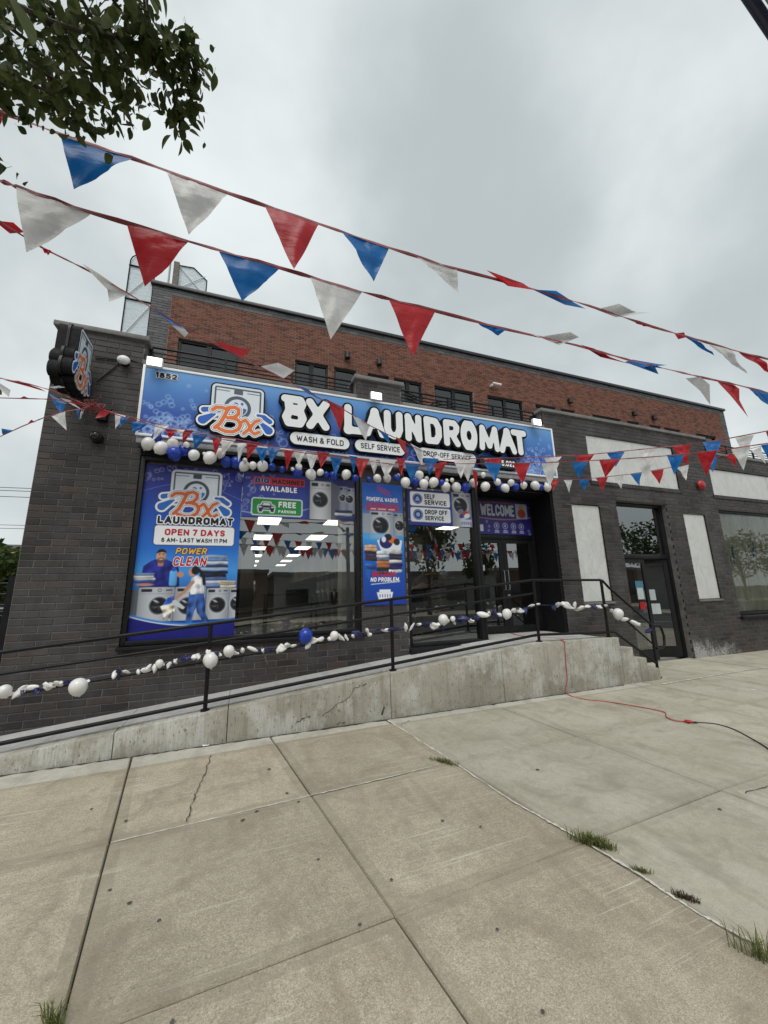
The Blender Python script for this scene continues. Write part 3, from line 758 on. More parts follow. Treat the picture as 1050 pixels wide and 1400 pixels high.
for j in range(7):
    washer(-1.75, 8.2+.78*j, 'x+', 'steel front-loading washer in the row along the left wall of the laundromat hall')
for j in range(8):
    washer(-.05, 10.4+.78*j, 'x+', 'tall steel front-loading washer in the long middle row of the laundromat hall', 1.95)
for j in range(7):
    washer(2.95, 9.0+.78*j, 'x-', 'steel front-loading washer in the island row of the laundromat hall')
tb = empty('folding_table', (1.1, 9.2, .77), 'dark folding table standing inside the laundromat hall', 'table')
boxo('table_top', MAT['frame'], tb, .5, 1.7, 8.8, 9.6, 1.62, 1.66)
for a in (.56, 1.64):
    for c in (8.86, 9.54): boxo('leg', MAT['frame'], tb, a-.025, a+.025, c-.025, c+.025, .775, 1.62)
cnt = empty('service_counter', (3.6, 7.7, .77), 'dark service counter inside behind the right shop window', 'counter')
boxo('counter_body', MAT['door_in'], cnt, 2.9, 4.1, 7.5, 7.95, .775, 1.75, bevel=0.01); boxo('counter_top', MAT['frame'], cnt, 2.85, 4.15, 7.45, 8.0, 1.752, 1.80, bevel=0.006)
# ------------------------------------------------------------------ ramp
prof = [(-3.9, -0.02), (-2.07, 0.16), (-1.153, 0.251), (-0.054, 0.358), (1.03, 0.465), (2.04, 0.566), (3.68, 0.722), (4.5, 0.785), (6.2, 0.765)]
def rz(x):
    for (a, za), (b, zb) in zip(prof, prof[1:]):
        if a <= x <= b: return za+(zb-za)*(x-a)/(b-a)
    return prof[0][1] if x < prof[0][0] else prof[-1][1]
ramp = empty('entrance_ramp', (2, 5.6, 0), 'concrete wheelchair ramp with stained front wall and steps at its high end', 'ramp')
jx = [-3.88, -1.153, -0.054, 1.95, 3.75, 6.2]
def between(a, b):
    xs = [a]+[p[0] for p in prof if a < p[0] < b]+[b]; return [(x, rz(x)) for x in xs]
for a, b_ in zip(jx, jx[1:]):
    top = between(a+0.003, b_-0.003)
    w = MB(); w.prism([(top[0][0], -0.1)]+[(top[-1][0], -0.1)]+top[::-1], 'y', 5.10, 5.34); w.build('ramp_wall', MAT['rampwall'], ramp, bevel=0.01, smooth='auto')
    dk = MB(); tt = [(x, z-0.022) for x, z in top]
    y1 = 6.148 if a < 3.7 else 6.148
    dk.prism([(tt[0][0], -0.1), (tt[-1][0], -0.1)]+tt[::-1], 'y', 5.343, y1); dk.build('ramp_deck', MAT['rampdeck'], ramp)
boxo('landing_deck', MAT['rampdeck'], ramp, 4.32, 6.09, 6.152, 6.86, 0.4, 0.752)
for (x0, x1, z) in [(6.203, 6.49, 0.585), (6.493, 6.79, 0.39), (6.793, 7.08, 0.193)]:
    boxo('step', MAT['rampwall'], ramp, x0, x1, 5.10, 6.145, -0.1, z, bevel=0.008)
def wallcrack(pts, w):
    b = MB(); vs = []
    P = [at_y(*p, 5.094) for p in pts]; Q = []
    for i in range(len(P)-1):
        for t in range(6):
            q = P[i].lerp(P[i+1], t/6); Q.append(q+Vector((RND.uniform(-.012, .012), 0, RND.uniform(-.012, .012))))
    for i, q in enumerate(Q):
        ww = w*RND.uniform(.3, 1.2); vs += [(q.x-ww, q.y, q.z+ww), (q.x+ww, q.y, q.z-ww)]
    b.add(vs, [(2*i, 2*i+1, 2*i+3, 2*i+2) for i in range(len(Q)-1)]); b.build('wall_crack', MAT['crackdark'], ramp)
wallcrack([(500, 935), (484, 941), (480, 950), (470, 958), (452, 970), (440, 980)], 0.003)
wallcrack([(424, 978), (412, 984), (400, 992)], 0.004)
wallcrack([(523, 978), (526, 962)], 0.008)
wallcrack([(460, 990), (475, 985)], 0.004)

# thin dark strip of uneven width along the foot of the ramp wall
ribbon('foot_strip', [(x*.05, 5.088+RND.uniform(-.006, .004)) for x in range(-60, 124)], 0.004, 0.02, MAT['crackdark'], ramp, 0.0045, 0.7)
# handrail
hr = empty('ramp_handrail', (2, 5.2, 0.5), 'black tubular steel handrail along the front of the ramp and down the steps', 'handrail')
HY = 5.22
def hrail(name, pts, r):
    b = MB(); b.tube(pts, r, 10); return b.build(name, MAT['rail'], hr, smooth='auto')
def trail(x, dz):                                # rail height follows the ramp
    return 1.766-dz-0.0957*(4.575-x)
hrail('top_rail', [(-3.6, HY, trail(-3.6, 0)), (4.575, HY, 1.766), (6.08, HY, 1.752), (6.15, HY, 1.735), (6.20, HY, 1.69), (6.27, HY, 1.62), (7.20, HY, 0.93), (7.24, HY, 0.905), (7.40, HY, 0.90), (7.46, HY, 0.86), (7.50, HY, 0.70), (7.48, HY, 0.56), (7.42, HY, 0.50), (7.24, HY, 0.50)], 0.022)
hrail('middle_rail', [(-3.6, HY, trail(-3.6, .215)), (4.575, HY, 1.55)], 0.016)
hrail('lower_rail', [(-3.6, HY, trail(-3.6, .43)), (4.575, HY, 1.335)], 0.013)
hrail('bottom_rail', [(-3.6, HY, rz(-3.6)+.10), (3.3, HY, 0.705+0.09-0.02), (4.56, HY, 0.893), (6.15, HY, 0.845), (6.27, HY, 0.838), (7.2, HY, 0.233)], 0.021)
hrail('stair_rail', [(6.13, HY, 1.33), (6.3, HY, 1.24), (7.2, HY, 0.56)], 0.016)
for x, zt in [(-2.72, trail(-2.72, 0)), (-0.305, trail(-.305, 0)), (2.035, trail(2.035, 0)), (4.585, 1.766), (6.11, 1.75), (7.19, 0.94)]:
    zb = rz(x) if x < 6.2 else 0.0
    b = MB(); b.tube([(x, HY, zb), (x, HY, zt)], 0.024, 10); p_ = b.build('post', MAT['rail'], hr, smooth='auto')
    b = MB(); b.cyl((x, HY, zb+0.001), (0, 0, 1), 0.05, 0.016, 16); b.build('base_flange', MAT['rail'], hr, smooth='auto')

# ------------------------------------------------------------------ side entrance (right) and papered window
sd = empty('side_entrance', (8.85, YF+0.2, 0), 'black framed double door with tall transom between two white stone panels', 'door')
framebox(sd, 8.005, 9.705, 0.0, 3.575, 6.28, 6.40, 0.07, 'door_frame', bottom=False)
boxo('transom_bar', MAT['frame'], sd, 8.076, 9.634, 6.29, 6.39, 2.26, 2.36, bevel=0.004)
pane('transom_pane', MAT['glassdoor'], sd, 8.08, 9.63, 6.34, 2.362, 3.50)
def leaf(hinge, width, ang, z0, z1, parent, y=6.33):
    """one door leaf; hinge x, signed width, swing angle"""
    c, s_ = math.cos(ang), math.sin(ang); sg = 1 if width > 0 else -1; wd = abs(width)
    d = empty('glass_door', (hinge, y, z0)); d.parent = parent; d.location = Vector((hinge, y, z0))-parent.location
    def piece(nm, a, b_, c0, c1, t0, t1, mat):
        m_ = MB(); vs = []
        for zz in (c0, c1):
            for (u, t) in ((a, t0), (b_, t0), (b_, t1), (a, t1)):
                vs.append((hinge+sg*(u*c)-sg*0*t-s_*t*0+(-s_*t if sg > 0 else s_*t), y+u*s_+t*c, zz))
        m_.add(vs, [(0, 3, 2, 1), (4, 5, 6, 7), (0, 1, 5, 4), (1, 2, 6, 5), (2, 3, 7, 6), (3, 0, 4, 7)])
        return m_.build(nm, mat, d)
    t = 0.09
    piece('stile', 0, t, z0, z1, 0, .045, MAT['frame']); piece('stile', wd-t, wd, z0, z1, 0, .045, MAT['frame'])
    piece('head_rail', t, wd-t, z1-t, z1, 0, .045, MAT['frame']); piece('bottom_rail', t, wd-t, z0, z0+.24, 0, .045, MAT['frame'])
    q_ = [(hinge+sg*u*c+(-s_*.02 if sg > 0 else s_*.02), y+u*s_+.02*c, zz) for u, zz in ((t, z0+.24), (wd-t, z0+.24), (wd-t, z1-t), (t, z1-t))]
    gp = MB(); gp.add(q_, [(0, 1, 2, 3)]); gp.build('door_pane', MAT['glassdoor'], d, fixn=False)
    return piece
pL = leaf(8.08, 0.775, 0.0, 0.02, 2.25, sd)
pL('paper_notice', 0.40, 0.60, 1.34, 1.66, .006, .010, MAT['paper']); pL('blue_notice', 0.37, 0.62, 1.60, 1.75, .002, .005, MAT['bluetape'])
pL('red_notice', 0.42, 0.60, 1.12, 1.28, .006, .010, MAT['redplastic'])
pR = leaf(9.63, -0.775, 0.55, 0.02, 2.25, sd)
pR('paper_notice', 0.36, 0.60, 1.30, 1.55, .006, .010, MAT['paper']); pR('paper_notice', 0.30, 0.58, 0.98, 1.22, .006, .010, MAT['paper'])
hall = empty('side_hall', (8.85, 8, 0), 'dim hallway seen through the open side door', 'hallway')
b = MB(); b.box(7.67, 10.2, 6.42, 10, -0.05, 0.015); b.build('hall_floor', MAT['door_in'], hall)
b = MB(); b.box(7.67, 10.2, 9.9, 10, 0.02, 3.6); b.build('hall_wall', MAT['interiorwall'], hall)
b = MB(); b.box(7.67, 7.74, 6.46, 9.89, 0.02, 3.6); b.build('hall_wall', MAT['interiorwall'], hall)
b = MB(); b.box(10.1, 10.2, 6.46, 9.89, 0.02, 3.6); b.build('hall_wall', MAT['interiorwall'], hall)
b = MB(); b.box(7.67, 10.2, 6.42, 10, 3.62, 3.68); b.build('hall_ceiling', MAT['ceiling'], hall)
pw = empty('papered_window', (13.8, YF, 0.85), 'wide shop window covered inside with crumpled paper and blue tape', 'window')
framebox(pw, 11.705, 15.995, 0.86, 3.545, 6.19, 6.30, 0.06)
pane('window_pane', MAT['glasspaper'], pw, 11.766, 15.934, 6.225, 0.922, 3.484)
boxo('window_sill', MAT['frame'], pw, 11.66, 16.04, 6.07, 6.185, 0.78, 0.845, bevel=0.006)
# crumpled sheet hanging behind the pane
b = MB(); nx_, nz_ = 70, 44; vs = []
for i in range(nx_+1):
    for j in range(nz_+1):
        x = 11.78+4.14*i/nx_; z = 0.95+2.52*j/nz_
        vs.append((x, 6.30+0.035*math.sin(x*7+1.3*z)+0.03*math.sin(x*15-2*z+0.7)+RND.uniform(-.008, .008), z))
b.add(vs, [(i*(nz_+1)+j, (i+1)*(nz_+1)+j, (i+1)*(nz_+1)+j+1, i*(nz_+1)+j+1) for i in range(nx_) for j in range(nz_)])
b.build('paper_cover', MAT['kraft'], pw, smooth=True)
b = MB(); b.box(11.7, 16.0, 6.42, 6.5, .8, 3.6); b.build('backing_wall', MAT['door_in'], pw)
for (x, z, r_) in [(12.05, 2.15, 0.15), (12.95, 2.3, 0.3), (13.9, 2.1, -0.2)]:
    b = MB(); dx, dz = math.sin(r_)*.32, math.cos(r_)*.32
    b.add([(x-.04, 6.235, z), (x+.04, 6.235, z), (x+.04+dx, 6.235, z+dz*1.4), (x-.04+dx, 6.235, z+dz*1.4)], [(0, 1, 2, 3)]); b.build('tape_strip', MAT['bluetape'], pw)
# fire alarm bell
o = empty('alarm_bell', (11.086, YF, 4.16), 'round red fire alarm bell on the dark brick wall', 'alarm bell')
b = MB(); b.cyl((11.086, YF-0.004, 4.16), (0, -1, 0), 0.06, 0.05, 16); b.build('bell_mount', MAT['frame'], o)
b = MB(); b.tube([(11.086, YF-.055, 4.16), (11.086, YF-.075, 4.16), (11.086, YF-.11, 4.16), (11.086, YF-.13, 4.16), (11.086, YF-.135, 4.16)], [0.13, 0.128, 0.10, 0.05, 0.01], 24); b.build('bell_gong', MAT['redplastic'], o, smooth='auto')

# ------------------------------------------------------------------ upper red brick storey
Y2 = 12.0
up = empty('red_brick_upper_building', (11, Y2, 5.02), 'set-back upper storey of red brick with grey brick edges and black windows', 'building')
wins = [(-2.18, -.42, 2), (1.386, 2.54, 2), (2.75, 3.56, 1), (4.0, 4.84, 1), (5.04, 6.2, 2), (6.73, 8.5, 2), (9.18, 10.99, 2), (11.67, 12.8, 1), (13.09, 13.9, 1), (14.98, 16.8, 2), (17.2, 18.05, 1), (18.78, 19.6, 1), (19.85, 21.05, 1), (22.3, 23.98, 2)]
wh = [(a, b_, 7.6, 9.55) for a, b_, _ in wins]
w = MB()
for q in subtract([(-3.01, 25.16, 5.03, 11.24)], wh): w.box(q[0], q[1], Y2+0.008, Y2+0.3, q[2], q[3])
w.box(-3.01, -2.75, Y2+0.302, 26, 5.03, 11.24); w.box(24.9, 25.16, Y2+0.302, 26, 5.03, 11.24)
uw = w.build('red_brick_wall', MAT['rmortar'], up)
rb = MB()
for q in courses(-2.47, 24.70, 8.3, 10.99, 0.2135, 0.0677, 0.011, wh):
    rb.tint = RND.random(); brickgeo(rb, (q[0]+q[1])/2, Y2+RND.uniform(-.003, .003), (q[2]+q[3])/2, q[1]-q[0], q[3]-q[2], 0.02, 0.003)
rb.build('red_brick_courses', MAT['rbrick'], uw, kind='stuff', fixn=False)
gb = MB()
for (x0, x1, z0, z1) in [(-3.01, -2.48, 8.3, 11.24), (24.71, 25.16, 8.3, 11.24), (-2.475, 24.705, 11.0, 11.24)]:
    for q in courses(x0, x1, z0, z1, 0.305, 0.118 if z0 > 10 else 0.0905, 0.009, []):
        gb.tint = RND.random(); brickgeo(gb, (q[0]+q[1])/2, Y2-0.008+RND.uniform(-.003, .003), (q[2]+q[3])/2, q[1]-q[0], q[3]-q[2], 0.03, 0.003)
gb.build('grey_brick_courses', MAT['gbrick'], uw, kind='stuff', fixn=False)
boxo('roof_cap', MAT['blackcap'], up, -3.08, 25.23, Y2-0.08, Y2+0.45, 11.242, 11.36, bevel=0.01)
boxo('roof', MAT['coping'], up, -2.7, 24.85, Y2+0.46, 26, 11.0, 11.1)
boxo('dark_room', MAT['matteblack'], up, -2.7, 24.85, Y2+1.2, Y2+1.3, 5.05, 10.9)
for a, b_, n in wins:
    wd = empty('window', ((a+b_)/2, Y2, 7.6)); wd.parent = up; wd.location = Vector(((a+b_)/2, Y2, 7.6))-up.location
    xs = [a, b_] if n == 1 else [a, (a+b_)/2, b_]
    for u in range(n):
        x0, x1 = xs[u]+.002, xs[u+1]-.002
        f = MB()
        for (p0, p1, c0, c1) in [(x0, x0+.07, 7.6, 9.545), (x1-.07, x1, 7.6, 9.545), (x0+.07, x1-.07, 9.47, 9.545), (x0+.07, x1-.07, 7.6, 7.68)]: f.box(p0, p1, Y2+.07, Y2+.16, c0, c1)
        f.build('window_frame', MAT['frame'], wd)
        pane('window_pane', MAT['glassdark'], wd, x0+.07, x1-.07, Y2+.12, 7.68, 9.47)
def sconce(x, z, label):
    o = empty('wall_sconce', (x, Y2, z), label, 'wall light', 'wall lights on the red brick storey')
    boxo('back_plate', MAT['frame'], o, x-.06, x+.06, Y2-.03, Y2-.004, z-.1, z+.12, bevel=.006)
    b = MB(); b.tube([(x, Y2-.12, z-.12), (x, Y2-.12, z+.1), (x, Y2-.12, z+.14)], [.10, .10, .05], 14); b.build('lamp_shade', MAT['blackcap'], o, smooth='auto')
for x, z, l in [(3.21, 10.02, 'dark wall light over the narrow single window beside the double one'), (4.42, 10.0, 'dark wall light between the two narrow single windows above the middle pier'),
                (13.6, 9.95, 'dark wall light above the red brick storey window over the stone panels'), (17.7, 9.95, 'dark wall light on the red brick storey left of the paired lights'), (19.08, 9.93, 'dark wall light on the red brick storey near its far grey corner')]:
    sconce(x, z, l)
o = empty('security_camera', (9.4, Y2, 9.95), 'small white bullet camera on the red brick storey', 'camera')
boxo('camera_bracket', MAT['white'], o, 9.34, 9.42, Y2-.16, Y2-.004, 9.90, 9.98, bevel=.005)
b = MB(); b.tube([(9.38, Y2-.18, 10.0), (9.72, Y2-.26, 9.93)], .06, 12); b.build('camera_body', MAT['white'], o, smooth='auto')
# plastic-sheeted stair enclosure at the corner of the upper storey
en = empty('sheeted_stair_enclosure', (-3.35, 12.3, 5.02), 'clear plastic sheeting on a thin metal frame at the upper storey corner', 'enclosure')
ex0, ex1, ey = -3.70, -3.03, 12.05
def sheetp(name, pts):
    b = MB(); b.add([(p[0], ey, p[1]) for p in pts]+[(p[0], ey+.012, p[1]) for p in pts], [tuple(range(len(pts))), tuple(range(len(pts), 2*len(pts)))[::-1]]); b.build(name, MAT['sheet'], en)
sheetp('plastic_sheet', [(ex0, 9.2), (ex1, 9.2), (ex1, 10.56), (ex0, 10.56)]); sheetp('plastic_sheet', [(ex0, 10.6), (ex1, 10.6), (ex1, 11.75), (ex0, 11.75)])
sheetp('plastic_sheet', [(ex0, 11.8), (ex1, 11.8), (ex1, 12.25), (ex0+.3, 12.25), (ex0+.1, 12.12), (ex0+.02, 11.98)])
def enbar(p, r=.022, mat='rail', nm='frame_bar'):
    b = MB(); b.tube(p, r, 8); b.build(nm, MAT[mat], en, smooth='auto')
for z in (9.2, 10.58, 11.77): enbar([(ex0-.02, ey-.02, z), (ex1+.02, ey-.02, z)], .03)
enbar([(ex0, ey-.02, 9.2), (ex0, ey-.02, 11.95), (ex0+.04, ey-.02, 12.08), (ex0+.15, ey-.02, 12.2), (ex0+.3, ey-.02, 12.27), (ex1, ey-.02, 12.27)], .018)
enbar([(ex1+.01, ey-.02, 5.05), (ex1+.01, ey-.02, 12.27)], .022)
enbar([(ex0, ey-.03, 9.22), (ex1, ey-.03, 10.5)], .016, 'white', 'brace'); enbar([(ex0, ey-.03, 10.65), (ex1, ey-.03, 11.7)], .016, 'white', 'brace')
r2 = empty('roof_screen', (-2.1, 12.35, 11.36), 'clear plastic screen with clipped corner standing on the upper roof edge', 'screen')
b = MB(); pts = [(-2.45, 11.42), (-1.56, 11.42), (-1.56, 12.06), (-1.98, 12.44), (-2.45, 12.40)]
b.add([(p[0], 12.3, p[1]) for p in pts]+[(p[0], 12.312, p[1]) for p in pts], [tuple(range(5)), tuple(range(5, 10))[::-1]]); b.build('plastic_sheet', MAT['sheet'], r2)
b = MB(); b.tube([(p[0], 12.28, p[1]) for p in pts[1:]], .02, 8); b.build('frame_bar', MAT['rail'], r2)
for q in ([(-2.40, 12.27, 11.5), (-1.62, 12.27, 12.2)], [(-2.4, 12.27, 12.35), (-1.62, 12.27, 11.5)]):
    b = MB(); b.tube(q, .014, 6); b.build('brace', MAT['white'], r2)
boxo('screen_base', MAT['matteblack'], r2, -2.95, -1.56, 12.29, 12.42, 11.361, 11.60)
boxo('screen_post', MAT['wood'], r2, -2.56, -2.40, 12.20, 12.284, 11.362, 12.46)
b = MB(); b.tube([(-2.66, 12.2, 11.362), (-2.66, 12.2, 12.42)], .03, 8); b.build('screen_pole', MAT['galv'], r2)

# ------------------------------------------------------------------ printing helpers: SDF painting on a vertex grid and SDF solids
def V2(a): return np.asarray(a, float)
def s_circle(X, Y, c, r): return np.hypot(X-c[0], Y-c[1])-r
def s_ell(X, Y, c, rx, ry, a=0.0):
    ca, sa = math.cos(a), math.sin(a); x = (X-c[0])*ca+(Y-c[1])*sa; y = -(X-c[0])*sa+(Y-c[1])*ca
    k = np.hypot(x/rx, y/ry); return (k-1)*min(rx, ry)
def s_box(X, Y, c, hw, hh, r=0.0):
    qx = np.abs(X-c[0])-hw+r; qy = np.abs(Y-c[1])-hh+r
    return np.hypot(np.maximum(qx, 0), np.maximum(qy, 0))+np.minimum(np.maximum(qx, qy), 0)-r
def s_seg(X, Y, a, b, ra, rb=None):
    rb = ra if rb is None else rb
    a, b = V2(a), V2(b); d = b-a; L2 = max(d@d, 1e-9)
    h = np.clip(((X-a[0])*d[0]+(Y-a[1])*d[1])/L2, 0, 1)
    return np.hypot(X-a[0]-h*d[0], Y-a[1]-h*d[1])-(ra+(rb-ra)*h)
def s_path(X, Y, pts, r):
    out = None
    for p, q in zip(pts, pts[1:]):
        s_ = s_seg(X, Y, p, q, r); out = s_ if out is None else np.minimum(out, s_)
    return out
def s_poly(X, Y, pts):
    P = V2(pts); n = len(P); d = np.full(X.shape, 1e9); s_ = np.ones(X.shape)
    for i in range(n):
        a, b = P[i], P[i-1]; e = b-a; wx, wy = X-a[0], Y-a[1]
        h = np.clip((wx*e[0]+wy*e[1])/max(e@e, 1e-12), 0, 1)
        d = np.minimum(d, (wx-e[0]*h)**2+(wy-e[1]*h)**2)
        c1 = Y >= a[1]; c2 = Y < b[1]; c3 = e[0]*wy > e[1]*wx
        flip = (c1 & c2 & c3) | (~c1 & ~c2 & ~c3); s_ = np.where(flip, -s_, s_)
    return s_*np.sqrt(d)
def smin(a, b, k=0.05):
    h = np.clip(0.5+0.5*(b-a)/k, 0, 1); return b*(1-h)+a*h-k*h*(1-h)
class Paint:
    def __init__(s, w, h, res):
        s.w, s.h = w, h; s.nx = max(2, int(w/res)); s.ny = max(2, int(h/res)); s.res = res
        s.X, s.Y = np.meshgrid(np.linspace(0, w, s.nx+1), np.linspace(0, h, s.ny+1), indexing='ij')
        s.C = np.zeros(s.X.shape+(3,))
    def fill(s, rgb): s.C[:] = lin(rgb)
    def grad(s, stops):                          # vertical, stops of (fraction from the top, rgb)
        t = 1-s.Y/s.h
        for k in range(3): s.C[..., k] = np.interp(t, [q[0] for q in stops], [lin(q[1])[k] for q in stops])
    def put(s, sd, rgb, a=1.0, soft=None):
        e = soft or s.res*0.8; m_ = np.clip(0.5-sd/(2*e), 0, 1)*a
        col = V2(lin(rgb)) if not isinstance(rgb, np.ndarray) else rgb
        s.C = s.C*(1-m_[..., None])+col*m_[..., None]
    def line(s, sd, rgb, wd, a=1.0): s.put(np.abs(sd)-wd, rgb, a)
    def bubble(s, c, r, a=0.6):
        sd = s_circle(s.X, s.Y, c, r); s.line(sd, (190, 205, 240), s.res*0.7, a); s.put(s_circle(s.X, s.Y, (c[0]-r*.35, c[1]+r*.35), r*.22), (220, 230, 250), a)
    def build(s, name, origin, parent, mat=None, thick=0.006):
        """lower-left corner at origin, facing -Y"""
        b = MB(); n = s.ny+1
        vs = np.stack([origin[0]+s.X, np.full(s.X.shape, origin[1]), origin[2]+s.Y], -1).reshape(-1, 3)
        i, j = np.meshgrid(np.arange(s.nx), np.arange(s.ny), indexing='ij'); q = (i*n+j).ravel()
        fs = np.stack([q, q+n, q+n+1, q+1], -1)
        nv = len(vs); off = wloc(parent)
        me = bpy.data.meshes.new(name)
        cor = [(0, 0), (s.nx, 0), (s.nx, s.ny), (0, s.ny)]; back = np.array([[origin[0]+s.w*(a > 0), origin[1]+thick, origin[2]+s.h*(b_ > 0)] for a, b_ in cor])
        ci = [a*n+b_ for a, b_ in cor]
        faces = fs.tolist()+[[nv+3, nv+2, nv+1, nv]]+[[ci[k], nv+k, nv+(k+1) % 4, ci[(k+1) % 4]] for k in range(4)]
        me.from_pydata((np.vstack([vs, back])-np.array(off)).tolist(), [], faces)
        at = me.attributes.new('print', 'FLOAT_COLOR', 'POINT')
        rgba = np.ones((nv+4, 4)); rgba[:nv, :3] = np.clip(s.C, 0, 1).reshape(-1, 3); rgba[nv:, :3] = 0.2
        at.data.foreach_set('color', rgba.ravel().astype(np.float32))
        me.materials.append(mat or MAT['print']); me.update()
        o = bpy.data.objects.new(name, me); COL.objects.link(o); o.parent = parent
        return o
def sdf_solid(name, fn, bounds, n, place, depth, mats, parent, front_only=False, ret_parent=None):
    """flat solid whose outline is fn(X,Y)<0; place(x,y,d) maps to the world, d = depth behind the face"""
    x0, x1, y0, y1 = bounds; st = (x1-x0)/n; ny = max(2, int(round((y1-y0)/st)))
    xs = np.linspace(x0, x1, n+1); ys = np.linspace(y0, y1, ny+1)
    X, Y = np.meshgrid(xs, ys, indexing='ij'); D = fn(X, Y)
    D = np.where(np.abs(D) < 1e-6, 1e-6, D)
    b = MB(); edges = []
    def emitp(poly): b.add([place(p[0], p[1], 0.0) for p in poly], [tuple(range(len(poly)))])
    for j in range(ny):
        run = None
        for i in range(n+1):
            full = i < n and D[i, j] < 0 and D[i+1, j] < 0 and D[i, j+1] < 0 and D[i+1, j+1] < 0
            if full and run is None: run = i
            if not full and run is not None:
                emitp([(xs[run], ys[j]), (xs[i], ys[j]), (xs[i], ys[j+1]), (xs[run], ys[j+1])]); run = None
            if i == n or full: continue
            cs = [(xs[i], ys[j], D[i, j]), (xs[i+1], ys[j], D[i+1, j]), (xs[i+1], ys[j+1], D[i+1, j+1]), (xs[i], ys[j+1], D[i, j+1])]
            if all(c[2] > 0 for c in cs): continue
            poly = []; cuts = []
            for k in range(4):
                a, c = cs[k], cs[(k+1) % 4]
                if a[2] < 0: poly.append((a[0], a[1]))
                if (a[2] < 0) != (c[2] < 0):
                    t = a[2]/(a[2]-c[2]); q = (a[0]+(c[0]-a[0])*t, a[1]+(c[1]-a[1])*t); poly.append(q); cuts.append(q)
            if len(poly) >= 3: emitp(poly)
            if len(cuts) >= 2: edges.append((cuts[0], cuts[1]))
            if len(cuts) == 4: edges.append((cuts[2], cuts[3]))
    if not front_only:                          # front and return welded into one piece
        for (p, q) in edges: b.add([place(*p, 0.0), place(*q, 0.0), place(*q, depth), place(*p, depth)], [(0, 1, 2, 3)])
    o = b.build(name, mats[0], parent, fixn=False)
    bm = bmesh.new(); bm.from_mesh(o.data); bmesh.ops.remove_doubles(bm, verts=bm.verts, dist=1e-5); bm.to_mesh(o.data); bm.free()
    return o

